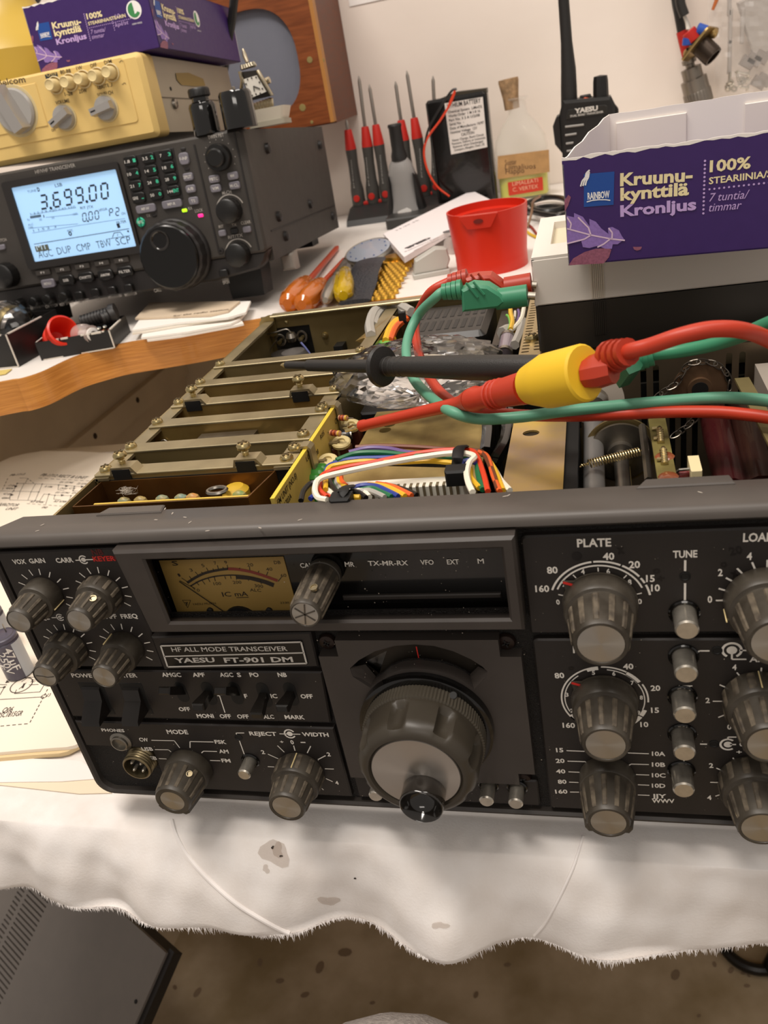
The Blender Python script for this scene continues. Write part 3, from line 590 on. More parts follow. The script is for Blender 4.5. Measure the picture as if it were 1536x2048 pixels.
# --- main tuning knob
MX, MZ = .0425, .0520
M_TUNE = mat('tuning_olive', '3A342B', .4, var=.1, vs_=60)
b = MB(); b.lathe([(.0262, 0), (.0262, .0036), (.0250, .0040), (.0230, .0040), (.0230, .006)], Mp(MX, MZ, CYP), 56); mk = b.build('main_tuning_knob', M_GLOSS, tr)
b = MB(); b.lathe([(.0236, .0062), (.0238, .0066), (.0238, .0122), (.0228, .0126)], Mp(MX, MZ), 220, rf=lambda t, r, h: r * (1.0 if int(round(t / (2 * math.pi) * 220)) % 2 else .985)); b.build('knurled_ring', mat('knurl', '4A443A', .45, metal=.2), mk, ang=20)
def flute(t, r, h):
    if h < .0128: return r
    d = (math.degrees(t) - 102) % 45; d = min(d, 45 - d); e = max(0, 1 - (d / 8.0) ** 2); k = min(1, max(0, (h - .0138) / .0015)) * min(1, max(0, (.0262 - h) / .0010 + .35))
    return r - .0026 * e ** .6 * k
b = MB(); b.lathe([(.0228, .0124), (.0230, .0132), (.0230, .0142), (.0229, .0155), (.0227, .019), (.0226, .0225), (.0224, .0242), (.0216, .0262), (.0200, .0276), (.0188, .0282), (.0176, .0282), (.0171, .0272), (.0168, .0268), (0, .0268)], Mp(MX, MZ), 160, rf=flute); b.build('fluted_grip', M_TUNE, mk, ang=40)
b = MB(); b.lathe([(.0167, .0266), (.0167, .0272), (.0164, .0276), (.008, .0278), (0, .0278)], Mp(MX, MZ), 56); b.build('face_disc', mat('face_aluminium', 'A8A199', .34, metal=.8, aniso='Y'), mk)
q = P(*c5(685, 1690), -.0345); fc = fr((q.x, -.0272, q.z), (0, -1, 0))
b = MB(); b.lathe([(.0074, 0), (.0080, .0004), (.0081, .0074), (.0080, .0082), (.0077, .0085), (.0073, .0081), (.0066, .0052), (.0046, .0026), (0, .0014)], fc, 40); b.build('finger_dimple', mat('dimple_black', '1E1A16', .12, coat=.6), mk, ang=60)
# set-screw hole in the knurled ring
q = P(*c5(880, 1015), -.0185); b = MB(); b.cyl(q, q + Vector((.0, .001, -.0012)), .0013, 12); b.build('set_screw_hole', M_DARK, mk)
# --- push buttons and pilot holes
def button(cr, cx, cy, r, L):
    q = P(*cr(cx, cy), -L); b = MB(); b.lathe([(r, -.001), (r, L - .0006), (r - .0005, L)], Mp(q.x, q.z), 24); o = b.build('push_button', M_CHROME, tr)
    b = MB(); b.lathe([(r + .0013, 0), (r + .0013, .0005), (r + .0008, .0009), (r + .0003, .0004)], Mp(q.x, q.z), 24, cap=False); b.build('button_collar', M_GLOSS, o)
    return o
button(c6, 1055, 660, .0038, .0098); button(c6, 1050, 922, .0038, .0098); button(c7, 1022, 470, .0038, .0098); button(c7, 1020, 705, .0038, .0098); button(c7, 1015, 935, .0038, .0098)
button(c4, 724, 806, .0029, .0085)
for cx, cy in ((400, 1640), (1083, 1672), (1263, 1687)): button(c5, cx, cy, .0029, .0085)
b = MB()
for cr, cx, cy in ((c6, 1042, 335), (c7, 1220, 64), (c7, 1202, 643), (c4, 688, 540)):
    b = MB(); q = P(*cr(cx, cy)); b.lathe([(.0018, 0), (.0018, .0002), (.0014, .0003), (.0012, .0001), (0, .0001)], Mp(q.x, q.z), 16); b.build('pilot_hole', M_DARK, tr)
# --- rocker and lever switches
for x0, x1, z0, z1, tx in ((485, 640, 1132, 1288, 520), (735, 880, 1135, 1285, 760)):
    a, c = P(*c2(x0, z0)), P(*c2(x1, z1)); xa = a.x + .001; xc = P(*c2(x1, z0 + 50)).x; za, zc = c.z - .0005, a.z
    b = MB(); b.box(xa - .0012, xc + .001, -.0002, .001, za - .002, zc + .001, .0002); o = b.build('rocker_switch', M_DARK, tr)
    b = MB(); b.poly([(.001, zc - .0005), (-.0012, zc - .002), (-.0022, (za + zc) / 2), (-.0088, za + .0015), (-.0094, za - .0005), (.001, za - .0005)], 'x', xa, xc - .001); b.build('rocker_paddle', mat('switch_black', '1E1A17', .28), o)
M_LEV = mat('lever_black', '15120F', .22)
for (hx0, hz0, hx1, hz1, tipx, tipz, up) in ((262, 185, 320, 265, 200, 215, 1), (445, 185, 520, 285, 405, 335, 0), (635, 185, 705, 280, 585, 215, 1), (830, 190, 905, 300, 830, 395, 0), (1015, 190, 1095, 290, 1005, 345, 0)):
    a, c = P(*c4(hx0, hz0)), P(*c4(hx1, hz1)); xm = (a.x + c.x) / 2
    b = MB(); b.poly(rrect(xm - .0026, xm + .0026, c.z - .0022, a.z + .0024, .0026, 6), 'y', .0002, -.00015); o = b.build('lever_switch', M_DARK, tr)
    t = P(*c4(tipx, tipz), -.0105); base = Vector((xm, .001, (a.z + c.z) / 2)); t.x = xm
    u = (t - base).normalized(); Mx = fr(base, u, (1, 0, 0)); L_ = (t - base).length
    b = MB(); V = []
    for h, wx, wy in ((0, .0016, .0016), (L_ * .35, .0017, .0017), (L_ * .75, .0024, .0017), (L_ - .0006, .0026, .0016), (L_, .0021, .0011)):
        V += [(-wy, -wx, h), (wy, -wx, h), (wy, wx, h), (-wy, wx, h)]
    b.add(V, [(k * 4 + i, k * 4 + (i + 1) % 4, k * 4 + 4 + (i + 1) % 4, k * 4 + 4 + i) for k in range(4) for i in range(4)] + [(16, 17, 18, 19)], Mx); b.build('lever', M_LEV, o)
# --- headphone jack and microphone socket
q = P(*c2(745, 1480)); b = MB(); b.lathe([(.0052, 0), (.0052, .0006), (.0040, .0012)], Mp(q.x, q.z), 28, cap=False); b.lathe([(.0040, .0010), (.0040, .0022), (.0033, .0024), (.0032, .0004), (0, .0004)], Mp(q.x, q.z), 28); jk = b.build('headphone_jack', mat('jack_nickel', '8A857C', .35, metal=.8), tr)
b = MB(); b.disc(Mp(q.x, q.z), .0031, 20, .0006); b.flat('jack_hole', M_DARK, jk)
ca = crop(100, 1380, 5.12); q = P(*ca(860, 845), -.0065); b = MB(); pr = [(.0074, 0), (.0074, .0008)]
for k in range(4): pr += [(.0070, .0012 + k * .0013), (.0066, .0018 + k * .0013)]
pr += [(.0068, .0064), (.0064, .0068), (.0059, .0068), (.0058, .0022), (0, .0022)]
b.lathe(pr, Mp(q.x, q.z, .0025), 32); ms = b.build('microphone_socket', mat('socket_brass', '8E8062', .35, metal=.85, var=.3, vs_=200), tr, ang=50)
b = MB(); b.lathe([(.0057, .0022), (.0057, .0026), (0, .0026)], Mp(q.x, q.z, .0025), 28); b.build('socket_insert', M_DARK, ms)
for a in (40, 130, 220, 310):
    t = math.radians(a); c = Vector((q.x + .0032 * math.cos(t), -.0001, q.z + .0032 * math.sin(t))); MB().lathe([(.0008, 0), (.0008, .003), (.0004, .0036), (0, .0037)], fr(c, (0, -1, 0)), 10).build('pin', M_CHROME, ms)
# --- chassis of the opened transceiver
M_CAD = mat('cadmium_steel', 'B09C6C', .34, metal=.7, var=.25, vs_=14, col2='8C7A50')
M_CADT = mat('cadmium_strip', 'A59878', .38, metal=.75, var=.15, vs_=60)
M_GOLD = mat('gold_passivate', 'CDAE68', .3, metal=.75, var=.25, vs_=22, col2='9A7D4A')
M_IRID = mat('iridescent_plate', 'DDBB52', .28, metal=.65, var=.5, vs_=24, col2='B49A8C')
M_SCREW = mat('screw_brass', 'C6B483', .28, metal=.95, var=.2, vs_=400)
M_STEEL = mat('steel', '9A948A', .3, metal=.95, var=.15, vs_=100)
M_DKMET = mat('dark_metal', '4A433B', .4, metal=.7, var=.3, vs_=40)
M_YBOARD = mat('board_yellow', 'D9BE3E', .5, var=.08, vs_=60)
b = MB(); b.box(-.1085, -.1072, .0176, .2890, .006, .1385); b.build('side_wall', M_CAD, tr)
b = MB(); b.box(.2120, .2135, .0176, .2890, .006, .1385); b.build('side_wall', M_CAD, tr)
b = MB(); b.box(-.1072, .2120, .0180, .2890, .004, .008); b.build('chassis_floor', M_DKMET, tr)
b = MB(); b.box(-.1072, .2120, .0060, .0072, .008, .1385); b.build('inner_front_wall', M_DKMET, tr)
yb = .2885
bp_ = MB(); hq = [(lambda q: (q.x, q.z))(ony(*p, yb)) for p in ((537, 656), (616, 650), (632, 707), (552, 716))]
plate_hole(bp_, [(-.1100, .008), (.2120, .008), (.2120, .1415), (-.1100, .1415)], [[(-.1035, .108), (-.0765, .108), (-.0765, .1330), (-.1035, .1330)]], yb + .0012, yb); bp_.build('back_panel', M_CAD, tr)
b = MB(); b.box(-.1010, .2120, yb - .0060, yb + .0012, .1415, .1430, .0004); b.build('back_panel_lip', M_CADT, tr)
b = MB(); b.poly([(-.1120, .128), (-.1000, .128), (-.1000, .1425), (-.1035, .1428), (-.1080, .1415), (-.1110, .1385), (-.1120, .134)], 'y', yb - .0020, yb - .0006); b.build('corner_bracket', M_CAD, tr)
b = MB(); b.box(-.1130, -.1085, yb - .006, yb - .002, .118, .127); b.build('corner_tab', M_CADT, tr)
b = MB(); b.box(-.106, -.074, yb + .004, yb + .006, .104, .136); b.build('rear_socket_well', M_DARK, tr)
# rear socket terminals
for px, py in ((561, 680), (604, 673)):
    q = ony(px, py, yb - .002); b = MB(); pts = [(q.x + .0032 * math.cos(t), q.y, q.z + .0036 * math.sin(t)) for t in [2 * math.pi * i / 20 for i in range(20)]]; b.tube(pts, .0008, 6, True); o = b.build('terminal_ring', M_STEEL, tr)
    MB().cyl(q + Vector((.0003, .002, -.0005)), q + Vector((-.0003, -.003, -.001)), .0013, 8).build('solder_lug', M_SCREW, o)
q = ony(583, 674, yb - .004); MB().lathe([(0, -.004), (.0030, -.003), (.0042, 0), (.0030, .003), (0, .004)], fr(q, (0, 0, 1)), 12).build('solder_joint', M_STEEL, tr)
cg = crop(440, 600, 7.68)
def wire(pts, r, m, parent, name='wire', n=7, k=5): return MB().tube(smoothpts(pts, k), r, n).build(name, m, parent)
def zp(cr, z, *pts): return [onz(*cr(p[0], p[1]), z + (p[2] if len(p) > 2 else 0)) for p in pts]
def yp(cr, y, *pts): return [ony(*cr(p[0], p[1]), y + (p[2] if len(p) > 2 else 0)) for p in pts]
wire(yp(cg, .282, (632, 800), (640, 620), (690, 535), (860, 495), (1020, 450), (1085, 500)), .0006, M_STEEL, tr)
wire(yp(cg, .280, (760, 795), (800, 710), (870, 620)), .0005, M_STEEL, tr)
wire(yp(cg, .280, (1240, 650), (1310, 730), (1380, 825)), .0007, mat('wire_blue_pale', '7A80B8', .5), tr)
q = ony(*cg(665, 860), .270); MB().lathe([(.0080, -.02), (.0085, 0), (.0072, .003), (0, .0032)], fr((max(q.x, -.0935), q.y, q.z - .002), (0, 0, 1)), 20).build('rear_capacitor', mat('cap_black', '2A2724', .4), tr)
q = ony(*cg(1130, 830), .270); MB().lathe([(.0110, -.02), (.0115, -.004), (.0080, .002), (0, .004)], fr((q.x, q.y, q.z), (0, 0, 1)), 20).build('rear_capacitor', mat('cap_grey', '4E4A47', .5), tr)
for px, py in ((650, 671), (573, 644)):
    q = ony(px, py, yb); MB().lathe([(.0024, 0), (.0024, .0008), (.0014, .0022), (0, .0024)] if px > 600 else [(.0014, 0), (.0012, .0010), (0, .0014)], fr((q.x, yb, q.z), (0, -1, 0)), 14).build('rivet', M_SCREW, tr)
q = ony(680, 696, yb - .006); b = MB(); b.box(q.x - .0032, q.x + .0032, yb - .010, yb, q.z - .004, q.z + .0025); b.build('rubber_stud', M_DARK, tr)
# --- card cage on the left: rails, cross strips with hanging walls, screws
def screw_mesh(r=.0029, h=.0024):
    b = MB(); b.lathe([(r * .98, 0), (r, .0004), (r * .98, h * .45), (r * .75, h * .85), (r * .3, h), (0, h * 1.02)], None, 18); me = b.mesh('screw', M_SCREW)
    c = MB()
    for a in (0, 1): c.box(-r * .62 if a else -r * .14, r * .62 if a else r * .14, -r * .14 if a else -r * .62, r * .14 if a else r * .62, h * .62, h * 1.05)
    return me, c.mesh('screw_cross', mat('screw_slot', '5A4C30', .5, metal=.6))
SCM = screw_mesh()
def screw(x, y, z, parent=None, s=1.):
    o = bpy.data.objects.new('screw', SCM[0]); COL.objects.link(o); o.parent = parent or tr; o.location = (x, y, z); o.rotation_euler = (0, 0, random.random() * 3); o.scale = (s, s, s)
    c = bpy.data.objects.new('cross_slot', SCM[1]); COL.objects.link(c); c.parent = o
    return o
ZC = .1395
YB = [.0615, .0855, .1140, .1400, .1690, .1985]
b = MB(); b.box(-.1072, -.1000, .0560, .2860, ZC - .0022, ZC - .0008); b.build('cage_rail', M_CADT, tr)
b = MB(); b.box(-.1066, -.1056, .0560, .2860, .070, ZC - .0010); b.build('cage_wall', M_CAD, tr)
b = MB(); b.box(-.0205, -.0125, .0560, .2860, ZC - .0022, ZC - .0008); b.build('cage_rail', M_CADT, tr)
b = MB(); b.box(-.0135, -.0125, .0560, .2860, .070, ZC - .0010); b.build('cage_wall', M_CAD, tr)
b = MB(); b.box(-.1066, -.0125, .0560, .2860, .069, .070); b.build('cage_floor', M_DKMET, tr)
for i, y in enumerate(YB):
    w0 = .0045 if i < 5 else .0040
    b = MB(); b.box(-.1066 if i else -.1074, -.0115, y - w0, y + w0, ZC - .0008, ZC + .0004, .0003)
    o = b.build('cross_strip', M_CADT, tr)
    b = MB(); b.box(-.1054, -.0138, y - w0 + .0003, y - w0 + .0013, .075, ZC - .0008); b.build('partition_wall', M_GOLD if i in (2, 3, 4) else M_CAD, o)
    screw(-.1038, y + .0005, ZC + .0004, o); screw(-.0157 if i < 5 else -.0166, y - .0005, ZC + .0004, o)
    if i in (0, 3):
        for cx in ((-.0930, -.0330) if i == 0 else (-.0930, -.0330)):
            b = MB(); b.poly([(cx - .0062, ZC), (cx - .0050, ZC + .0034), (cx + .0052, ZC + .0034), (cx + .0075, ZC), (cx + .0063, ZC), (cx + .0044, ZC + .0026), (cx - .0042, ZC + .0026), (cx - .0052, ZC)], 'y', y - w0, y + w0 - .002); c = b.build('raised_clip', M_CADT, o)
            b = MB(); b.box(cx - .0045, cx + .0042, y - w0 - .0004, y - w0 + .0002, ZC - .003, ZC + .0024); b.build('clip_gap', M_DARK, o)
            b = MB(); b.lathe([(.0014, 0), (.0014, .0014), (.0018, .0016), (.0014, .0022), (.0018, .0026), (.0014, .0032), (.0014, .0036)], fr((cx - .001, y, ZC + .0034), (0, 0, 1)), 12); b.build('screw_shank', M_SCREW, o); screw(cx - .001, y, ZC + .0068, o, 1.1)
b = MB(); b.box(-.078, -.048, .0945, .1085, .110, .1345, .001); b.build('shield_can', M_STEEL, tr)
b = MB(); b.box(-.072, -.045, .1445, .1520, .110, .1355, .001); b.build('shield_can', M_CAD, tr)
MB().lathe([(.0040, 0), (.0040, .001), (.0015, .0016), (0, .0016)], fr((-.0355, .103, .1280), (0, 0, 1)), 16).build('trimmer_core', M_STEEL, tr)
b = MB(); b.box(-.0465, -.0445, .096, .107, .110, .133); b.build('crystal_can', M_STEEL, tr)
M_RINGW = mat('bare_wire', 'C9C4BA', .4, metal=.6)
for (x, y) in ((-.1000, .1935), (-.1000, .1335), (-.1000, .1085), (-.0985, .0800)):
    MB().tube([(x + .0022 * math.cos(t), y + .0003, .1300 + .0028 * math.sin(t)) for t in [2 * math.pi * i / 16 for i in range(16)]], .0002, 5, True).build('clip_ring', M_RINGW, tr)
# front module: open copper-coloured shield with a yellow-edged board and crystals
M_COP = mat('copper_shield', '6E4A26', .3, metal=.7, var=.3, vs_=60)
x0, x1, y0, y1, zt = -.1055, -.0200, .0335, .0565, .1370
mod = MB()
plate_hole(mod, [(x0, y0), (x1 - .004, y0), (x1, y1), (x0 + .001, y1)], [[(x0 + .0006, y0 + .0006), (x1 - .0047, y0 + .0006), (x1 - .0007, y1 - .0006), (x0 + .0016, y1 - .0006)]], .085, zt, 'z'); mod = mod.build('shield_frame', M_COP, tr)
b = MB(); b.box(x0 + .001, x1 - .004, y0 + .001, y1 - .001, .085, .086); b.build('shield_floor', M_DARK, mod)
b = MB(); b.box(x0 + .006, x1 - .007, .0395, .0406, .100, .1345); b.build('module_board', mat('board_edge', 'D6B24E', .5), tr)
b = MB(); b.box(x0 + .006, x1 - .008, .0372, .0394, .095, .1330); b.build('module_board_back', mat('pcb_green', '1E5A22', .4, var=.4, vs_=120), tr)
for x, c in ((-.0875, '5E8076'), (-.0795, '7C6E4A'), (-.0690, '5E8076'), (-.0600, '5E8076'), (-.0545, 'C07A3A'), (-.0330, '4F8A4A')):
    MB().lathe([(.0036, -.01), (.0036, 0), (.0028, .0022), (.0012, .0032), (0, .0034)], fr((x, .0440, .1315), (0, 0, 1)) @ Matrix.Diagonal((1, .7, 1, 1)), 14).build('crystal', mat('crystal_' + c, c, .4, var=.5, vs_=300, col2='A08A50'), tr)
MB().tube([(-.0430 + .0042 * math.cos(t), .0450 + .003 * math.sin(t), .1350) for t in [2 * math.pi * i / 16 for i in range(16)]], .0009, 6, True).build('coil_loop', M_STEEL, tr)
MB().lathe([(.006, -.01), (.006, 0), (.004, .002), (0, .0025)], fr((-.0385, .0520, .1310), (0, 0, 1)), 16).build('coil_form', mat('coil_yellow', 'C8A22E', .5), tr)
b = MB(); b.box(-.1066, -.0138, .0568, .0572, .080, .1372); b.build('module_dark_wall', M_DARK, tr)
rn = random.Random(4); b = MB()
for k in range(40): b.tube(smoothpts([(-.0850 + rn.gauss(0, .0022), .0450 + rn.gauss(0, .001), .1360 + rn.random() * .003) for _ in range(3)], 3), .00005, 3)
o = b.build('dust_fluff', M_DUST, tr); o['kind'] = 'stuff'
# --- upright yellow circuit board with parts on its right side
f5 = crop(560, 780, 6.4)
YX = -.0085
b = MB(); b.box(YX - .0016, YX, .0240, .1190, .095, .1405); yb_ = b.build('upright_board', mat('board_face', 'C9AE58', .5, var=.1, vs_=80), tr)
b = MB(); b.box(YX - .0017, YX + .0001, .0240, .1190, .1405, .1410); b.build('board_top_edge', M_YBOARD, yb_)
b = MB(); 
def tx(s_, ya, yc, z, h): b.text(s_, (YX, ya, z), (YX, yc, z), h, nrm=(1, 0, 0), bold=.01)
tx('FM UNIT (NO.8)', .0260, .0500, .1365, .0026); tx('PB-1703A', .0270, .0400, .1325, .0024); tx('C13', .0320, .0380, .1285, .0022); tx('L07', .0640, .0700, .1365, .0022); tx('C08', .0740, .0800, .1330, .0022); tx('R05', .0860, .0920, .1365, .0022); tx('OUT', .1090, .1180, .1335, .0026)
b.flat('board_lettering', mat('board_ink', '3A2E1A', .6), yb_)
for y in (.0700, .1150):
    b = MB(); b.poly([(YX - .0045, .1395), (YX - .0045, .1405), (YX - .0028, .1424), (YX + .0005, .1424), (YX + .0018, .1408), (YX + .0018, .128), (YX + .0008, .128), (YX + .0008, .1400), (YX - .0005, .1413), (YX - .0025, .1413), (YX - .0036, .1400)], 'y', y - .0028, y + .0028); c = b.build('board_clip', M_CADT, tr)
    b = MB(); b.box(-.0165, YX - .0028, y - .003, y + .003, .1399, .1405); b.build('clip_foot', M_CADT, c); screw(-.0150, y, .1405, c)
M_GCAP = mat('film_cap_green', '2E7A2A', .3, coat=.3)
gc = MB(); gc.poly(rrect(0, .0125, -.0026, .0026, .0022, 4), 'z', 0, .0032, .0012, .0012); gme = gc.mesh('film_capacitor', M_GCAP)
for (cx, cy, z, rz) in ((455, 1030, .128, 12), (415, 1085, .128, 12), (370, 1150, .127, 12)):
    q = onz(*f5(cx, cy), z); o = bpy.data.objects.new('film_capacitor', gme); COL.objects.link(o); o.parent = tr; o.location = (q.x - .0060, q.y, z); o.rotation_euler = (0, 0, math.radians(-6))
q = onz(*f5(330, 1270), .122); b = MB(); b.poly(rrect(-.0068, .0075, -.0045, .0045, .003, 4), 'z', .108, .1250, .0015); o = b.build('film_capacitor', M_GCAP, tr); o.location = (q.x, q.y, 0)
q = onz(*f5(930, 290), .118); b = MB(); b.poly(rrect(-.002, .002, -.003, .003, .001), 'z', 0, .011, .001); o = b.build('film_capacitor', M_GCAP, tr); o.location = (q.x - .002, q.y, .110); o.rotation_euler = (0, .35, 0)
M_RES = mat('resistor_tan', 'C9936A', .45)
def resistor(p, q, r=.0014):
    p, q = Vector(p), Vector(q); d = (q - p).normalized(); L = (q - p).length; o = MB().tube([p - d * .003, q + d * .003], .0003, 5).build('resistor', M_STEEL, tr)
    MB().lathe([(.0004, 0), (r, .0006), (r, .0018), (r * .8, .0024), (r * .8, L - .0024), (r, L - .0018), (r, L - .0006), (.0004, L)], fr(p, d), 12).build('resistor_body', M_RES, o)
    for k, c in ((.28, '7A2A1A'), (.45, 'B05020'), (.6, '7A2A1A'), (.85, 'C8A030')): MB().lathe([(r * 1.02, L * k - .0004), (r * 1.02, L * k + .0004)], fr(p, d), 12).build('colour_band', mat('band_' + c, c, .5), o)
resistor(onz(*f5(745, 355), .136), onz(*f5(870, 360), .136)); resistor(onz(*f5(635, 545), .135), onz(*f5(780, 560), .135))
for (ax, ay, bx, by) in ((690, 440, 830, 440), (560, 655, 700, 660), (400, 900, 520, 880)):   # trimmer potentiometers
    q = onz(*f5((ax + bx) / 2 + 150, (ay + by) / 2 + 5), .130); b = MB(); b.lathe([(.0044, -.0015), (.0046, 0), (.0040, .0006), (.0020, .0006), (.0018, -.0004), (0, -.0004)], fr(q, (.1, -.25, 1)), 20); o = b.build('trimmer', mat('trimmer_cream', 'CDBB86', .5), tr)
    q2 = onz(*f5((ax + bx) / 2, (ay + by) / 2), .131); b = MB(); b.box(q2.x - .0042, q2.x + .0042, q2.y - .0018, q2.y + .0018, .1300, .1308); b.box(q2.x - .0046, q2.x - .0036, q2.y - .0018, q2.y + .0018, .122, .1300); b.box(q2.x + .0036, q2.x + .0046, q2.y - .0018, q2.y + .0018, .124, .1300); b.build('trimmer_bracket', M_CADT, o)
    b = MB(); b.box(q.x - .005, q.x + .004, q.y - .002, q.y + .003, .116, .1275, .0006); b.build('trimmer_base', mat('phenolic', '4E2418', .4), o)
q0, q1 = onz(*f5(650, 620), .127), onz(*f5(900, 575), .127)
o = MB().cyl(q0, q1, .0030, 16, .0004).build('electrolytic_capacitor', mat('cap_sleeve', '1B1B20', .4), tr); MB().cyl(q1, q1 + (q1 - q0).normalized() * .0008, .0024, 16).build('capacitor_end', M_STEEL, o)
b = MB(); d = (q1 - q0).normalized(); b.line(q0 + d * .002 + Vector((0, -.0021, .0021)), q1 - d * .001 + Vector((0, -.0021, .0021)), .0012, nrm=(0, -.7, .7), lift=.0001); b.flat('capacitor_stripe', mat('cap_stripe', 'A9ACB4', .5), o)
# --- gold boxes in the middle
b = MB(); plate_hole(b, [(.0030, .0540), (.0640, .0540), (.0640, .1420), (.0030, .1420)], [[(q.x + .0030 * math.cos(t), q.y + .0030 * math.sin(t)) for t in [2 * math.pi * i / 14 for i in range(14)]] for q in (onz(*crop(600, 580, 2.954)(503, 828), .125), onz(*crop(600, 580, 2.954)(528, 795), .125))], .122, .125, 'z'); vb = b.build('oscillator_cover', mat('gold_cover', 'CDB274', .38, metal=.65, var=.25, vs_=40, col2='97804A'), tr)
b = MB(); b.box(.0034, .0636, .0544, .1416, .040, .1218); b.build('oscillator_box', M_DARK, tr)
q = onz(1062, 866, .130); b = MB(); plate_hole(b, [(.0755, .0400), (.0985, .0400), (.0985, .1100), (.0755, .1100)], [[(q.x + .0036 * math.cos(t), q.y + .0030 * math.sin(t)) for t in [2 * math.pi * i / 14 for i in range(14)]]], .129, .130, 'z'); b.build('driver_cover', M_IRID, tr)
b = MB(); b.box(.0758, .0982, .0403, .1097, .040, .1288); b.build('driver_box', M_DKMET, tr)
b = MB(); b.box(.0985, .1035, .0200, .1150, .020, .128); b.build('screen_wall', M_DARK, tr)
# white connector with slots
q0, q1 = onz(772, 978, .126), onz(944, 962, .126); b = MB(); b.box(q0.x - .018, q1.x, .0400, .0470, .118, .1345, .0004); cn = b.build('connector_strip', mat('connector_white', 'E8E2D2', .5), tr)
for k in range(26):
    x = q0.x - .014 + k * .0026
    if x < q1.x - .002: b = MB(); b.box(x - .0005, x + .0005, .0395, .0425, .1290, .1347); b.build('slot', mat('slot_brown', '6E6048', .7), cn)
# --- black transformer block, bag over it, rear wiring
M_BLOCK = mat('block_black', '1B1A18', .34, var=.2, vs_=30)
b = MB(); b.poly(rrect(.0020, .0520, .2160, .2780, .004), 'z', .060, .1385, .003); tb_ = b.build('transformer', M_BLOCK, tr)
b = MB(); q0 = .1386
for i in range(9):
    for j in range(2): b.box(.008 + i * .0047, .0105 + i * .0047, .227 + j * .024, .244 + j * .024, .1384, .1387)
b.build('vent_pattern', mat('block_matt', '2A2826', .6), tb_)
b = MB(); b.box(-.008, .050, .1480, .2050, .100, .1225, .001); b.build('power_board_cover', M_DARK, tr)
c8 = crop(600, 580, 2.954); 
MW = {k: mat('wire_' + k, v, .4) for k, v in dict(red='D8401F', white='EDE6D2', yellow='E2B22C', orange='E0622A', blue='2B3C8E', green='1F6A42', brown='6E3A22', purple='6A5488', black='1A1816', grey='A8A49C', greenl='6FB04A').items()}
for z, m_, pts, r in ((.139, 'grey', [(420, 270), (412, 200), (440, 130), (500, 95), (580, 90), (660, 130)], .0032), (.137, 'grey', [(435, 215), (450, 160), (500, 115), (590, 110), (640, 145)], .0032), (.136, 'yellow', [(505, 300), (530, 230), (575, 180), (620, 170)], .0022), (.135, 'orange', [(530, 300), (560, 230), (600, 190), (630, 170)], .0024), (.134, 'yellow', [(380, 370), (420, 310), (470, 280), (560, 290)], .0014), (.133, 'white', [(385, 375), (430, 320), (480, 292), (560, 298)], .0014), (.134, 'green' if False else 'greenl', [(372, 400), (400, 350), (450, 318), (540, 320)], .0020), (.132, 'blue', [(402, 405), (430, 365), (480, 338), (560, 335)], .0028), (.131, 'brown', [(455, 520), (470, 420), (520, 350), (640, 330)], .0014)):
    wire(zp(c8, z, *pts), r, MW[m_], tr)
b = MB(); q = onz(*c8(603, 150), .142); b.box(q.x - .002, q.x + .002, q.y - .002, q.y + .002, .139, .144); b.tube([q + Vector((0, 0, -.001)), onz(*c8(625, 195), .137)], .0010, 6, flat=.4); b.build('cable_tie', M_DARK, tr)
b = MB(); q0, q1 = onz(*c8(380, 300), .137), onz(*c8(540, 165), .137); b.tube([q0, q1], .006, 4, flat=.3); b.build('gold_strap', M_GOLD, tr)
f8 = crop(980, 560, 11.375)
for z, m_, pts, r in ((.140, 'greenl', [(430, 1130), (460, 980), (430, 850), (380, 800)], .0008), (.141, 'yellow', [(470, 1120), (510, 930), (470, 760), (465, 600)], .0013), (.140, 'white', [(460, 1165), (600, 1040), (720, 870), (770, 640)], .0013), (.138, 'purple', [(620, 980), (660, 780), (640, 680)], .0008), (.138, 'white', [(560, 860), (570, 720)], .0008), (.137, 'grey', [(280, 1220), (430, 1140)], .0038), (.138, 'grey', [(560, 1480), (640, 1300), (710, 1100), (730, 920)], .0026), (.137, 'yellow', [(610, 1190), (650, 1000)], .0020)):
    wire(zp(f8, z, *pts), r, MW[m_], tr)
q0, q1 = onz(*f8(400, 1300), .137), onz(*f8(330, 1700), .135); o = MB().cyl(q0, q1, .0040, 16, .0005).build('glass_fuse', mat('fuse_glass', '8A7F88', .12, coat=.4), tr)
MB().cyl(q0, q0 + (q0 - q1).normalized() * -.003, .0043, 14).build('fuse_cap', M_STEEL, o); MB().cyl(q1, q1 + (q0 - q1).normalized() * .003, .0043, 14).build('fuse_cap', M_STEEL, o)
b = MB(); b.box(.0560, .0715, .2050, .2700, .100, .1330); b.build('rear_terminal_block', M_DKMET, tr)
# perforated cover strip
b = MB(); hl = []
for j in range(19):
    for i, xx in enumerate((.0775, .0835, .0895)):
        y = .1665 + j * .0047 + (.0023 if i % 2 else 0); hl.append([(xx + p[0], y + p[1]) for p in rrect(-.0020, .0020, -.0008, .0008, .0008, 2)])
plate_hole(b, [(.0745, .1595), (.2110, .1595), (.2110, .2600), (.0745, .2600)], hl, .1398, .1408, 'z'); pf = b.build('perforated_cover', mat('perforated_gold', 'B8A478', .35, metal=.85), tr)
b = MB(); b.box(.0742, .0752, .1595, .2600, .120, .1398); b.box(.0745, .2110, .1592, .1600, .128, .1398); b.build('cover_flange', M_CADT, pf)
screw(.0800, .1850, .1408, pf, 1.25); b = MB(); b.box(.0752, .2105, .1602, .2590, .100, .1300); b.build('cage_interior', M_DARK, tr)
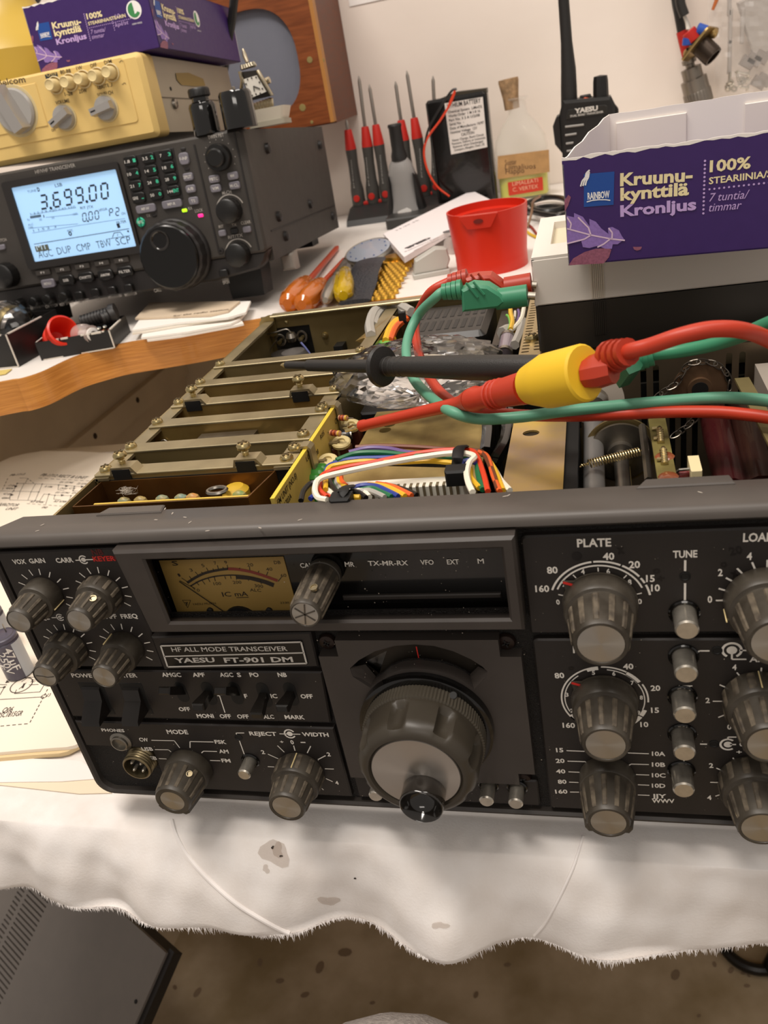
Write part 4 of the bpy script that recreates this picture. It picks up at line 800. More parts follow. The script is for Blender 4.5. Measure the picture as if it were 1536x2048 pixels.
# --- wiring harness across the middle
hs_ = [('brown', .141, [(330, 930), (480, 922), (700, 930), (900, 945), (1040, 950), (1095, 980), (1140, 1080), (1170, 1180)]),
 ('purple', .141, [(290, 960), (400, 935), (520, 938), (640, 962), (800, 975), (990, 975)]),
 ('green', .1415, [(215, 1005), (330, 965), (480, 960), (640, 975), (800, 985), (1000, 990), (1045, 1010), (1050, 1080), (1080, 1180)]),
 ('green', .140, [(200, 1020), (320, 985), (480, 975), (660, 985), (880, 1000)]),
 ('blue', .1405, [(150, 1080), (180, 1035), (300, 1000), (480, 992), (700, 988), (860, 985), (1020, 995)]),
 ('yellow', .1415, [(150, 1180), (165, 1060), (240, 1030), (380, 1012), (560, 1018), (760, 1010), (920, 1025), (1000, 1050), (1010, 1110), (1060, 1170)]),
 ('red', .142, [(160, 1225), (110, 1170), (140, 1090), (260, 1050), (450, 1015), (700, 965), (900, 945), (1010, 950), (1050, 990), (1085, 1090), (1110, 1190)]),
 ('white', .1445, [(160, 1240), (105, 1225), (88, 1170), (120, 1115), (250, 1078), (450, 1035), (650, 998), (850, 968), (970, 965), (1030, 985), (1000, 1020), (985, 1080), (995, 1140), (1020, 1195)]),
 ('orange', .141, [(1060, 955), (1110, 990), (1140, 1090), (1180, 1190)]), ('yellow', .140, [(1100, 985), (1150, 1060), (1200, 1185)]), ('white', .139, [(1150, 1060), (1190, 1130), (1240, 1185)]),
 ('blue', .143, [(960, 1050), (955, 1020), (1000, 1008), (1035, 1020)]), ('black', .137, [(480, 1025), (700, 1030), (900, 1035)]),
 ('blue', .1405, [(300, 1175), (370, 1155), (450, 1160), (520, 1190), (580, 1220)]), ('yellow', .140, [(400, 1150), (500, 1160), (580, 1195), (620, 1218)]), ('orange', .1395, [(450, 1145), (540, 1160), (620, 1195), (660, 1215)]), ('black', .139, [(500, 1150), (600, 1175), (690, 1212)]), ('grey', .141, [(320, 1200), (400, 1185), (460, 1205), (500, 1225)]), ('green', .1405, [(330, 1190), (420, 1172), (480, 1195), (540, 1222)]), ('white', .1405, [(300, 1190), (370, 1190), (410, 1225)]), ('black', .142, [(280, 1195), (340, 1195), (390, 1228)]), ('black', .141, [(190, 1090), (175, 1130), (210, 1185), (250, 1205)]), ('white', .140, [(150, 1130), (160, 1180), (220, 1220)]), ('green', .1385, [(190, 1130), (200, 1160), (240, 1200)]), ('grey', .139, [(240, 1090), (215, 1130), (240, 1180)]), ('yellow', .139, [(220, 1110), (230, 1150), (270, 1165)]), ('orange', .1385, [(240, 1090), (245, 1130), (275, 1160)]), ('red', .139, [(125, 1150), (130, 1190), (190, 1235)]), ('blue', .137, [(60, 1235), (90, 1215), (140, 1230)]), ('black', .139, [(5, 1245), (20, 1190), (60, 1145), (100, 1135)]), ('yellow', .1425, [(285, 1225), (355, 1225)])]
for c_, z, pts in hs_: wire(zp(c8, z, *pts), .00108 if c_ != 'white' else .0012, MW[c_], tr, 'harness_wire')
for (cx, cy, dx, dy) in ((935, 995, -8, 65), (255, 1205, 10, 15)):
    q = onz(*c8(cx, cy), .146); b = MB(); pts = [onz(*c8(cx + 35, cy - 70), .143), onz(*c8(cx + 5, cy - 60), .1465), onz(*c8(cx - 5, cy), .1465), onz(*c8(cx - 15, cy + 60), .141)] if cx > 500 else [onz(*c8(300, 1160), .142), onz(*c8(265, 1170), .146), onz(*c8(245, 1205), .146), onz(*c8(230, 1235), .142)]
    b.tube(smoothpts(pts, 4), .0022, 6, flat=.35); h = onz(*c8(cx - 10, cy + 62) if cx > 500 else c8(245, 1220), .145); b.box(h.x - .0042, h.x + .0036, h.y - .003, h.y + .003, .139, .1455, .0008); b.build('cable_tie', M_DARK, tr)
for pts, r in (([(1108, 775), (1112, 850), (1100, 960)], .0030), ([(1190, 700), (1225, 790), (1215, 900), (1150, 1020)], .0030), ([(1240, 720), (1245, 800), (1190, 940), (1140, 1050)], .0026)): wire(zp(c8, .127, *pts), r, M_GLOSS, tr, 'black_cable')
# --- output compartment on the right: shafts, wheels, chain, slotted wall
d1 = crop(1000, 480, 2.866); f4 = crop(1200, 740, 4.571)
sl = []
yw = .1400
for xx, za, zb in ((.1690, .090, .1405), (.1745, .090, .1405), (.1325, .085, .1380), (.1380, .085, .1380), (.1450, .082, .1180), (.1500, .082, .1180), (.1550, .082, .1180), (.1195, .085, .118)):
    sl.append(rrect(xx - .0013, xx + .0013, za, zb, .0013, 3))
b = MB(); plate_hole(b, [(.1035, .010), (.2115, .010), (.2115, .1445), (.1035, .1445)], sl, yw + .001, yw); sw = b.build('slotted_wall', mat('slot_metal', '8A7B66', .35, metal=.85, var=.2, vs_=30), tr)
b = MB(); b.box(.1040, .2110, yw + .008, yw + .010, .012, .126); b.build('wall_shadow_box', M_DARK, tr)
q0, q1 = onz(1187, 800, .120), onz(1188, 980, .120); b = MB(); b.cyl((.1094, .020, .120), (.1094, .128, .120), .0042, 18, .0003); b.build('tuning_shaft', mat('shaft_grey', '8E8B88', .4, metal=.6), tr)
q = ony(1195, 804, .128); b = MB(); b.lathe([(.0015, 0), (.0120, .0002), (.0120, .0030), (.0015, .0032)], fr((q.x, .1310, q.z), (0, -1, 0)), 32); pl = b.build('pulley', mat('nylon_white', 'BDB3A6', .45), tr)
b = MB(); b.lathe([(.0060, 0), (.0060, .004), (.004, .0055)], fr((q.x - .001, .1275, q.z + .001), (0, -1, 0)), 18); b.box(q.x - .009, q.x - .004, .121, .126, q.z - .003, q.z + .001); b.build('pulley_hub', M_STEEL, pl)
q = onz(1241, 899, .118); b = MB(); b.lathe([(.0130, 0), (.0130, .0016), (.0055, .0018), (.0055, .005), (.0030, .0052), (.0030, .06)], fr((q.x, .0960, .1170), (0, -1, 0)), 40); b.build('drive_disc', M_STEEL, tr)
b = MB(); b.lathe([(.0150, 0), (.0150, .0012)], fr((q.x, .0985, .1165), (0, -1, 0)), 44); b.build('drive_disc_back', M_CAD, tr)
qa, qb = onz(1160, 932, .128), onz(1283, 902, .130); pts = []
for i in range(24 * 12):
    t = i / (24 * 12); a = t * 24 * 2 * math.pi; u = (qb - qa).normalized(); v = u.cross(Vector((0, 0, 1))).normalized(); w_ = u.cross(v); r = .0016 if .14 < t < .97 else .0004
    pts.append(qa.lerp(qb, t) + (v * math.cos(a) + w_ * math.sin(a)) * r)
MB().tube(pts, .00030, 5).build('spring', M_SCREW, tr)
wire(zp(d1, .128, (815, 1070), (835, 1230), (852, 1380)), .0016, M_STEEL, tr, 'link_rod', k=2)
b = MB(); b.box(.1315, .1380, .0200, .0880, .1335, .1350); pc = b.build('coil_board', mat('board_olive', '7E7440', .5, var=.35, vs_=90, col2='64592E'), tr)
for y in (.060, .042): q = Vector((.1347, y, .135)); MB().lathe([(.0006, 0)] + [(.0011 if k % 2 else .0014, .0002 + .0006 * k) for k in range(14)] + [(.0006, .0090)], fr(q + Vector((0, .003, 0)), (0, .93, .36)), 10).build('brass_stud', M_SCREW, pc)
for y in (.052, .036): MB().lathe([(.0036, 0), (.0026, .0008), (0, .0011)], fr((.1352, y, .135), (0, 0, 1)), 10).build('flux_blob', mat('flux', '8A4A2A', .25, coat=.5), pc)
for y in (.075, .066, .048): MB().cyl((.1322, y, .1360), (.1340, y, .1360), .0007, 8).build('pin', M_SCREW, pc)
screw(.1345, .0245, .135, pc, .8)
q = onz(*f4(770, 950), .130); b = MB(); b.tube([onz(*f4(705, 930), .132), onz(*f4(725, 915), .133), onz(*f4(840, 905), .133)], .0006, 6); rs = b.build('wire_resistor', M_STEEL, tr)
MB().cyl(onz(*f4(715, 965), .130), onz(*f4(840, 945), .130), .0018, 12).build('resistor_body', mat('resistor_dark', '7A3030', .3), rs)
qq = onz(*f4(858, 930), .131); b = MB(); b.box(qq.x - .0016, qq.x + .0022, qq.y - .0060, qq.y + .0060, .118, .1345, .0003); b.build('ceramic_post', mat('ceramic_cream', 'E6D6A8', .5), rs)
q = ony(1399.5, 773, .1200); b = MB(); b.lathe([(.0030, 0), (.0112, .0002), (.0112, .0014), (.0052, .0016), (.0050, .0030), (.0030, .0030), (.0030, .0008)], fr((q.x, .1220, q.z - .001), (0, -1, 0)), 48); wh = b.build('chain_wheel', mat('wheel_bronze', '7A614A', .4, metal=.75, var=.2, vs_=80), tr)
b = MB(); b.lathe([(.0034, 0), (.0034, .002), (0, .002)], fr((q.x, .1206, q.z - .001), (0, -1, 0)), 20); b.build('wheel_bore', M_DARK, wh)
wc = Vector((q.x, .1202, q.z - .001))
cp_ = [ony(*f4(500, 262), .1202)]; cp_ += [ony(*f4(*p), .1202) for p in ((560, 215), (640, 160), (720, 105))]
cp_ += [wc + Vector((.0122 * math.cos(math.radians(a)), 0, .0122 * math.sin(math.radians(a)))) for a in (118, 98, 78, 58, 38, 18, -2, -20)]
cp2 = [ony(*f4(*p), .110) for p in ((660, 610), (720, 575), (790, 520), (850, 465), (900, 420))]
cp3 = [ony(*f4(*p), .112) for p in ((0, 540), (70, 525), (140, 520), (200, 480), (240, 450))]
def chain(pts, name):
    S = smoothpts(pts, 12); Lk = .0042; acc = 0; last = S[0]; k = 0; root = None
    lk = MB(); lk.tube([(.0026 * math.cos(t), .0012 * math.sin(t), .0003 * math.sin(2 * t)) for t in [2 * math.pi * i / 12 for i in range(12)]], .00034, 5, True); me = lk.mesh('chain_link', mat('chain_steel', '6E675E', .32, metal=.9))
    for a, c in zip(S, S[1:]):
        acc += (c - a).length
        if acc >= Lk * .8:
            o = bpy.data.objects.new('chain_link', me); COL.objects.link(o); o.parent = tr
            u = (c - last).normalized(); M_ = fr((c + last) / 2, Vector((0, -1, 0)) if k % 2 else (Vector((0, -1, 0)) + u.cross(Vector((0, 1, 0))) * .9), u.cross(Vector((0, -1, 0)))); x = u; z = Vector((0, -1, 0)) if k % 2 else (Vector((0, -1, 0)) + u.cross(Vector((0, 1, 0)))).normalized(); z = (z - x * z.dot(x)).normalized(); y = z.cross(x)
            M_ = Matrix((x, y, z)).transposed().to_4x4(); M_.translation = (c + last) / 2; o.matrix_basis = M_; acc = 0; last = c; k += 1
chain(cp_, 'a'); chain(cp2, 'b'); chain(cp3, 'c')
M_DKR = mat('dark_red_sleeve', '3A1013', .25, coat=.4)
wire([onz(1428, 830, .116), onz(1438, 880, .116), onz(1452, 930, .116), onz(1462, 985, .116)], .0062, M_DKR, tr, 'sleeved_cable', 14, 3)
wire([onz(1492, 820, .112), onz(1500, 870, .112), onz(1512, 930, .112), onz(1526, 990, .112)], .0085, mat('dark_brown_sleeve', '2E1814', .25, coat=.4), tr, 'sleeved_cable', 14, 3)
b = MB(); b.poly([(.1700, .0180), (.1760, .0180), (.1725, .1100), (.1670, .1100)], 'z', .1390, .1402); b.build('olive_rail', mat('rail_olive', '8E8056', .45, metal=.5, var=.2, vs_=30), tr)
b = MB(); b.box(.1780, .2100, .0200, .1300, .120, .1380, .001); b.build('output_cover', mat('cover_grey', 'A49A8E', .4), tr)
b = MB(); b.box(.1040, .2110, .0200, .1380, .0600, .0620); b.build('compartment_floor', M_DKMET, tr)
b = MB(); b.box(.1100, .1300, .070, .074, .062, .100); b.box(.1180, .1240, .050, .110, .062, .112); b.build('gear_bracket', M_CAD, tr)
for sx in (-.10, .19):
    for sy in (.03, .26): MB().lathe([(.009, 0), (.010, .002), (.010, -ZT + .004)], fr((sx, sy, ZT + .0006), (0, 0, 1)), 18).build('rubber_foot', M_DARK, tr)
# ================================================================== instrument case and candle boxes
c4w = crop(1040, 0, 3.097)
bq = onz(1078.5, 708.5, .1412); YF = bq.y; CXL = bq.x
zs, zt_ = ony(1071.5, 612.6, YF).z, ony(1070, 515, YF).z; YBK = onz(1085, 436, zt_).y
M_CWH = mat('case_white', 'DDD6CD', .5); M_CBK = mat('case_black', '2E2A25', .32, var=.1, vs_=20)
cs = thing('instrument_case', 'plastic instrument case with white top half and black lower half on the transceiver', 'case', (CXL, YF, .1412))
CW, CD_ = .136, YBK - YF
b = MB(); b.poly(rrect(0, CW, 0, CD_, .003), 'z', 0, zs - .1412 - .0004, 0, .001); b.build('lower_shell', M_CBK, cs)
b = MB(); hh = zt_ - .1412; plate_hole(b, [(0, 0), (CW, 0), (CW, CD_), (0, CD_)], [[(.008, .024), (.050, .024), (.050, CD_ - .016), (.008, CD_ - .016)]], hh - .004, hh, 'z'); b.box(.001, CW - .001, .001, CD_ - .001, zs - .1412, hh - .0042); us = b.build('upper_shell', M_CWH, cs)
b = MB(); b.box(-.0002, CW, -.0002, .0012, zs - .1412, hh - .001, .0006); b.box(0, .0012, 0, CD_, zs - .1412, hh - .001); b.build('shell_front', M_CWH, us)
b = MB(); b.box(.008, .050, .024, CD_ - .016, hh - .0042, hh - .0036); b.build('window_recess', mat('case_cream', 'D8CFB4', .5), us)
b = MB(); b.line((.016, .030, hh - .0036), (.045, .034, hh - .0036), .0012, nrm=(0, 0, 1), lift=.0002); b.line((.020, .040, hh - .0036), (.045, .046, hh - .0036), .0008, nrm=(0, 0, 1), lift=.0002); b.flat('window_mark', mat('greenish', '9A9878', .5), us)
xr0, xr1 = ony(1182, 570, YF).x - CXL, ony(1209, 570, YF).x - CXL
for k in range(7):
    x = xr0 + (xr1 - xr0) * (k + .5) / 7
    for z0, z1, m_, nm in ((zs - .1412 + .001, hh - .004, mat('rib_white', 'CFC4B4', .5), us), (.007, zs - .1412 - .001, M_CBK, cs)):
        b = MB(); b.box(x - .0003, x + .0003, -.0007, .0003, z0, z1); b.build('rib', m_, nm)
# ---- printed candle box
M_PUR = mat('purple_print', '3B2262', .45, var=.04, vs_=200); M_PURD = mat('purple_dark', '2C1548', .45); M_CARD = mat('white_card', 'F0E9E2', .7)
M_CREAM = mat('print_cream', 'F0E0B0', .5); M_LILAC = mat('print_lilac', 'C4A6DC', .5); M_LILAC2 = mat('print_leaf', '8F72B8', .5, var=.12, vs_=900); M_PINK = mat('print_pink', '93586E', .5, var=.2, vs_=900); M_BLUEP = mat('print_blue', '1E4C9A', .5); M_WHT = mat('print_white', 'F2EFEC', .5); M_GREENP = mat('print_green', '3F8A50', .5)
zb = zt_ + .0004
fb0 = onz(1137, 531, zb)
fb1 = onz(1536, 497, zb); ux = (fb1 - fb0); ux.z = 0; ux.normalize(); nf = Vector((ux.y, -ux.x, 0))
def A(cx, cy):
    q = onp(*c4w(cx, cy), fb0, nf) - fb0; return (q.dot(ux), q.z)
BW, BH, BD = .115, .0440, .140
ART = dict(near=None)
def face_art(parent, flip, L, k=1.0, full=True):
    """flat print of the long face; L(u, v) -> local point, nrm = face normal"""
    nrm = flip
    def tx(b, s_, p, q, h, bold=.02, shear=0.): b.text(s_, L(*p), L(*q), h * k, nrm=nrm, bold=bold, shear=shear, lift=.00025)
    def pg(b, pts, lift): n = len(pts); b.add([Vector(L(*p)) + Vector(nrm) * lift for p in pts], [tuple(range(n))])
    b = MB(); pg(b, [A(*p) for p in ((396, 1078), (585, 1062), (580, 1268), (396, 1282))], .00015); b.flat('logo_square', M_BLUEP, parent)
    b = MB(); tx(b, 'RAINBOW', A(420, 1236), A(556, 1222), .0026, .03)
    for pts in ([(414, 1250), (450, 1240), (490, 1236), (530, 1236), (560, 1240)],):
        for p, q in zip(pts, pts[1:]): b.line(L(*A(*p)), L(*A(*q)), .0004 * k, nrm=nrm, lift=.0003)
    for o_ in (0, 16, 32):
        pts = [(376 + o_ * .9, 1154 - o_ * .2), (386 + o_ * .8, 1120), (405 + o_ * .6, 1098), (412 + o_ * .5, 1070), (432, 1052 + o_ * .7)]
        for p, q in zip(pts, pts[1:]): b.line(L(*A(*p)), L(*A(*q)), .0006 * k, nrm=nrm, lift=.0003)
    b.flat('logo_print', M_WHT, parent)
    b = MB(); tx(b, 'Kruunu-', A(620, 1150), A(1068, 1118), .0046, .035); tx(b, 'kynttilä', A(622, 1240), A(1046, 1204), .0046, .035); tx(b, '100%', A(1174, 1064), A(1428, 1040), .0040, .03)
    s0, s1 = A(1170, 1140), A(1536, 1108); d = (s1[0] - s0[0]) / 10.7; tx(b, 'STEARIINIA/STEARIN', s0, (s0[0] + d * 18.0, s0[1]), .0024, .02)
    b.flat('print_cream', M_CREAM, parent)
    b = MB(); tx(b, 'Kronljus', A(622, 1340), A(1092, 1296), .0042, .035); tx(b, '7 tuntia/', A(1172, 1248), A(1420, 1226), .0031, .0, .25); tx(b, 'timmar', A(1170, 1310), A(1372, 1292), .0031, .0, .25)
    if full: tx(b, '10', (.0815, .0275), (.0862, .0275), .0028, 0, .2); tx(b, 'kpl/st', (.0800, .0215), (.0925, .0215), .0028, 0, .2)
    for i in range(14):
        p = A(1146 - i * .8, 996 + i * 25); b.disc(Matrix.Translation(Vector(L(*p)) + Vector(nrm) * .0002) @ fr((0, 0, 0), nrm), .00045 * k, 8, 0)
    p0 = A(1174, 1172)
    for i in range(26 if full else 22): b.disc(Matrix.Translation(Vector(L(p0[0] + i * .00176, p0[1] - .0001 * i * 0)) + Vector(nrm) * .0002) @ fr((0, 0, 0), nrm), .0004 * k, 8, 0)
    for i in range(7): b.disc(Matrix.Translation(Vector(L(.0785, .0290 - i * .0016)) + Vector(nrm) * .0002) @ fr((0, 0, 0), nrm), .0004 * k, 8, 0)
    b.flat('print_lilac', M_LILAC, parent)
    lf = [(292, 1512), (340, 1502), (380, 1492), (390, 1530), (430, 1536), (480, 1522), (530, 1540), (570, 1540), (575, 1512), (605, 1512), (632, 1492), (650, 1488), (632, 1462), (612, 1425), (572, 1405), (545, 1410), (548, 1448), (505, 1415), (470, 1372), (430, 1355), (432, 1402), (390, 1342), (335, 1318), (335, 1345), (290, 1335)]
    b = MB(); pg(b, [A(*p) for p in lf], .00022); b.flat('leaf_print', M_LILAC2, parent)
    b = MB(); pg(b, [A(*p) for p in ((302, 1642), (330, 1600), (400, 1560), (470, 1540), (540, 1536), (566, 1545), (552, 1592), (520, 1630), (500, 1632))], .0002); pg(b, [A(*p) for p in ((700, 1528), (756, 1528), (748, 1545), (725, 1552), (706, 1544))], .0002); pg(b, [A(*p) for p in ((276, 1240), (300, 1206), (316, 1220), (300, 1270), (278, 1312))], .0002); b.flat('leaf_print', M_PINK, parent)
    b = MB()
    for pts in ([(292, 1415), (440, 1455), (560, 1478), (650, 1488)], [(440, 1455), (425, 1410), (380, 1365), (360, 1345)], [(570, 1480), (572, 1440), (550, 1412)], [(440, 1455), (400, 1480), (292, 1508)], [(560, 1478), (520, 1510), (480, 1530)], [(310, 1420), (318, 1385), (292, 1345)]):
        for p, q in zip(pts, pts[1:]): b.line(L(*A(*p)), L(*A(*q)), .0006 * k, nrm=nrm, lift=.0003)
    b.flat('leaf_vein', mat('print_vein', 'DCC0D8', .5), parent)
    if full:
        c = Vector(L(.1000, .0305)) + Vector(nrm) * .0002; Mf = Matrix.Translation(c) @ fr((0, 0, 0), nrm)
        b = MB(); b.disc(Mf, .0068 * k, 24, 0); b.text('1009 0002', L(.0955, .0200), L(.1045, .0200), .0012, nrm=nrm, lift=.0003); b.flat('eco_label', M_WHT, parent)
        b = MB(); b.arc(Mf, .0004, .0055 * k, 95, 265, 14, .0002); b.arc(Mf, .0030, .0055 * k, 265, 330, 8, .0002); b.flat('eco_mark', M_GREENP, parent)
def jag(n, a, b_, amp, seed):
    r = random.Random(seed); return [(a + (b_ - a) * i / n, amp * (r.random() - .5)) for i in range(n + 1)]
def sheet(b, pts, ax_o, e1, e2, th, e3):
    """thin card: polygon pts (s, t) in plane e1, e2 from origin, thickness th along e3"""
    o, e1, e2, e3 = (Vector(v) for v in (ax_o, e1, e2, e3)); n = len(pts)
    V = [o + e1 * s + e2 * t for s, t in pts]; b.add(V + [v + e3 * th for v in V], [tuple(range(n)), tuple(range(n, 2 * n))[::-1]] + [(i, (i + 1) % n, n + (i + 1) % n, n + i) for i in range(n)])
def candle_box(label, loc, rz, H, tops, W=BW, D=BD):
    t = thing('candle_box', label, 'box', loc, (0, 0, rz), 'purple candle boxes')
    hf, hb, hl, hr = tops      # heights: front, back, left profile, right profile
    fpts = [(0, 0), (W, 0)] + [(x, hf + d) for x, d in jag(40, W, 0, .0006, 3)]
    b = MB(); sheet(b, fpts, (0, 0, 0), (1, 0, 0), (0, 0, 1), .0006, (0, 1, 0)); fr_ = b.build('front_panel', M_PUR, t)
    b = MB(); sheet(b, [(0.0003, 0.0003), (W - .0003, 0.0003), (W - .0003, hf - .0008), (.0003, hf - .0008)], (0, .0007, 0), (1, 0, 0), (0, 0, 1), .0003, (0, 1, 0)); b.build('front_lining', M_CARD, t)
    b = MB(); sheet(b, [(x, hf - .0006 + d * 1.6) for x, d in jag(40, 0, W, .0007, 9)] + [(x, hf + .0003 + d) for x, d in jag(40, W, 0, .0008, 3)], (0, -.00005, 0), (1, 0, 0), (0, 0, 1), .0006, (0, 1, 0)); b.build('torn_edge', M_CARD, t)
    b = MB(); sheet(b, [(0, 0), (W, 0)] + [(x, hb + d) for x, d in jag(20, W, 0, .0005, 5)], (0, D, 0), (1, 0, 0), (0, 0, 1), .0006, (0, 1, 0)); b.build('back_panel', M_CARD, t)
    b = MB(); sheet(b, [(0, 0), (D, 0)] + hl[::-1], (0, 0, 0), (0, 1, 0), (0, 0, 1), .0006, (1, 0, 0)); b.build('left_panel', M_CARD, t)
    b = MB(); sheet(b, [(0, 0), (D, 0)] + hr[::-1], (W, 0, 0), (0, 1, 0), (0, 0, 1), .0006, (-1, 0, 0)); rp = b.build('right_panel', M_PUR, t)
    b = MB(); b.box(0, W, 0, D, 0, .0006); b.build('bottom_panel', M_PUR, t)
    face_art(fr_, (0, -1, 0), lambda u, v: (u, 0, v))
    return t, rp
hl1 = [(0, BH - .003), (.004, BH - .0012), (.012, BH - .0016), (.030, BH - .0004), (.05, BH - .0008), (.07, BH + .0006), (.10, BH), (.12, BH + .001), (BD, BH + .0005)]
t1, rp1 = candle_box('torn open purple candle box with white inside, standing on the instrument case', fb0, math.atan2(ux.y, ux.x), BH, (A(275, 985)[1], BH + .0005, hl1, hl1))
for x0, x1 in ((.004, .040), (.068, .110)):
    b = MB(); b.box(x0, x1, BD - .0014, BD - .0002, .004, BH - .004, .0003); b.build('inner_flap', mat('white_card_in', 'E9E0D8', .7), t1)
# ================================================================== test leads and probes
M_TRED = mat('lead_red', 'B8361D', .42); M_TGRN = mat('lead_green', '5E9C80', .45); M_TGRNP = mat('plug_green', '3A8663', .42); M_TREDP = mat('plug_red', 'A8321B', .42); M_TYEL = mat('sleeve_yellow', 'E8BC28', .5); M_TBLK = mat('probe_black', '262422', .45, bump=.15, bs=2500)
def plug(parent, tip, mat_, pinmat, s=1., tail=None):
    """angled 4 mm plug: pin end at tip, body runs back along -x, then up to the strain relief"""
def ribbed_body(b, pts, radii, n=14, flat=1.): b.tube(pts, radii, n, flat=flat)
f5c = crop(540, 380, 2.743)
def plug_thing(name, label, crp, yq, pin0, pin1, barrel, hump, relief, cable, m_, mp_, group=None, zc=None):
    t = thing(name, label, 'test lead', group=group)
    Yp = lambda p, dy=0.: ony(*crp(p[0], p[1]), yq + dy)
    o = MB().cyl(Yp(pin0), Yp(pin1), .0018, 12).build('plug_pin', M_CHROME, t)
    P0, P1 = Yp(barrel[0]), Yp(barrel[1]); b = MB(); b.tube([P0, P1], [.0048, .0050], 16); 
    hp = [(lambda q: (q.x, q.z))(Yp(p)) for p in hump]; b.poly(hp, 'y', yq - .0052, yq + .0052, .0012, .0012); o = b.build('plug_body', mp_, t)
    for a_, c_ in (((hump[2][0], hump[2][1]), (hump[2][0] + 60, hump[2][1] + 70)), ((hump[2][0] - 40, hump[2][1] + 5), (hump[2][0] + 25, hump[2][1] + 85))):
        MB().tube([Yp(a_, -.0054), Yp(c_, -.0054)], .0006, 5).build('grip_ridge', mp_, o)
    r0, r1 = Yp(relief[0]), Yp(relief[1])
    for k in range(4): q = r0.lerp(r1, (k + .5) / 4); d = (r1 - r0).normalized(); MB().tube([q - d * .0010, q + d * .0010], .0046 - .0003 * k, 14).build('strain_ring', mp_, o)
    MB().tube([r0, r1], .0032, 12).build('strain_core', mp_, o)
    MB().tube(smoothpts([r0.lerp(r1, .6), r1] + cable, 8), .0023, 12).build('cable', m_, t)
    return t
pg_ = onx(1063, 597, CXL); pr_ = onx(1066, 569, CXL)
yg, yr = pg_.y, pr_.y
zl = lambda z, *pts: [onz(p[0], p[1], z + (p[2] if len(p) > 2 else 0)) for p in pts]
gcab = [ony(870, 596, yg), onz(838, 628, .170), onz(817, 672, .162), onz(813, 712, .158), onz(827, 757, .153), onz(862, 795, .152), onz(905, 824, .1535)] + zl(.1495, (960, 838), (1040, 834), (1130, 822), (1230, 812), (1330, 803), (1430, 796), (1500, 798), (1560, 804), (1680, 815))
plug_thing('green_test_lead', 'green test lead with angled plug pushed into the instrument case', f5c, yg, (1415, 580), (1456, 582), ((1240, 600), (1412, 578)), [(1062, 655), (1055, 535), (1115, 505), (1200, 512), (1275, 560), (1300, 600), (1260, 632)], ((1055, 545), (945, 560)), gcab, M_TGRN, M_TGRNP)
rcab = [ony(858, 588, yr), onz(832, 640, .160), onz(834, 690, .153), onz(848, 735, .149), onz(875, 778, .1485), onz(912, 808, .1480)] + zl(.1462, (960, 822), (1040, 830), (1130, 832), (1230, 829), (1330, 824), (1430, 824), (1500, 830), (1560, 838), (1680, 850))
plug_thing('red_test_lead', 'red test lead with angled plug behind the green one at the instrument case', f5c, yr, (1436, 520), (1462, 522), ((1290, 535), (1434, 512)), [(1075, 560), (1075, 472), (1140, 458), (1215, 455), (1290, 510), (1310, 545), (1280, 568)], ((1085, 485), (980, 505)), rcab, M_TRED, M_TREDP)
# black probe
pb = thing('test_probe', 'black test probe with round finger guard and metal tip lying across the open transceiver', 'probe')
zpA, zpB = .1560, .1690
def pbz(px, py):
    z = zpA + (zpB - zpA) * (px - 557) / (1060 - 557); return onz(px, py, z)
a0, a1 = pbz(560, 730), pbz(1075, 737); du = (a1 - a0).normalized(); LL = (a1 - a0).length
Mpb = fr(a0, du, (0, 0, 1)); pxm = LL / (1075 - 560)
S_ = lambda px: (px - 560) * pxm
MB().lathe([(0, 0), (.0006, .0012), (.0013, .0030), (.0013, S_(580))], Mpb, 12).build('probe_tip', M_SCREW, pb)
MB().lathe([(0.0012, S_(575)), (0.0019, S_(578)), (0.0020, S_(632)), (0.0028, S_(634)), (0.0031, S_(790)), (0.0033, S_(800)), (0.0041, S_(808)), (0.0042, S_(830)), (0.0045, S_(880)), (0.0051, S_(945)), (0.0051, S_(1075)), (0.0047, S_(1095))], Mpb, 24).build('probe_body', M_TBLK, pb)
MB().lathe([(0.0031, S_(793)), (0.0087, S_(796)), (0.0092, S_(800)), (0.0087, S_(805)), (0.0031, S_(809))], Mpb, 28).build('finger_guard', M_TBLK, pb)
for px in (815, 825, 835, 845, 872): MB().lathe([(0.0042, S_(px - 1)), (0.0045, S_(px)), (0.0042, S_(px + 1))], Mpb, 24, cap=False).build('grip_ring', M_TBLK, pb)
b = MB(); q0, q1 = Mpb @ Vector((0, 0, S_(950))), Mpb @ Vector((0, 0, S_(1033))); nn = (CAM - q0).normalized(); sd = nn.cross(du).normalized(); up_ = sd if sd.z > 0 else -sd; off = (nn * .0050 + up_ * .0008)
pl_ = lambda s, t: q0.lerp(q1, s) + off + up_ * (t * .0026 - .0013)
for (s0, t0, s1, t1) in ((.04, 0, .98, 0), (.04, 1, .98, 1), (.04, 0, 0, .5), (0, .5, .04, 1), (.98, 0, 1, .5), (1, .5, .98, 1)): b.tube([pl_(s0, t0), pl_(s1, t1)], .00016, 4)
b.text('CAT III', pl_(.06, .25), pl_(.36, .25), .0013, nrm=nn, bold=.02, lift=.0003); b.text('CE 600V', pl_(.62, .25), pl_(.94, .25), .0013, nrm=nn, bold=.02, lift=.0003); b.text('@', pl_(.44, .25), pl_(.52, .25), .0013, nrm=nn, bold=.02, lift=.0003)
b.build('moulded_marking', mat('probe_mark', '5A5650', .5), pb)
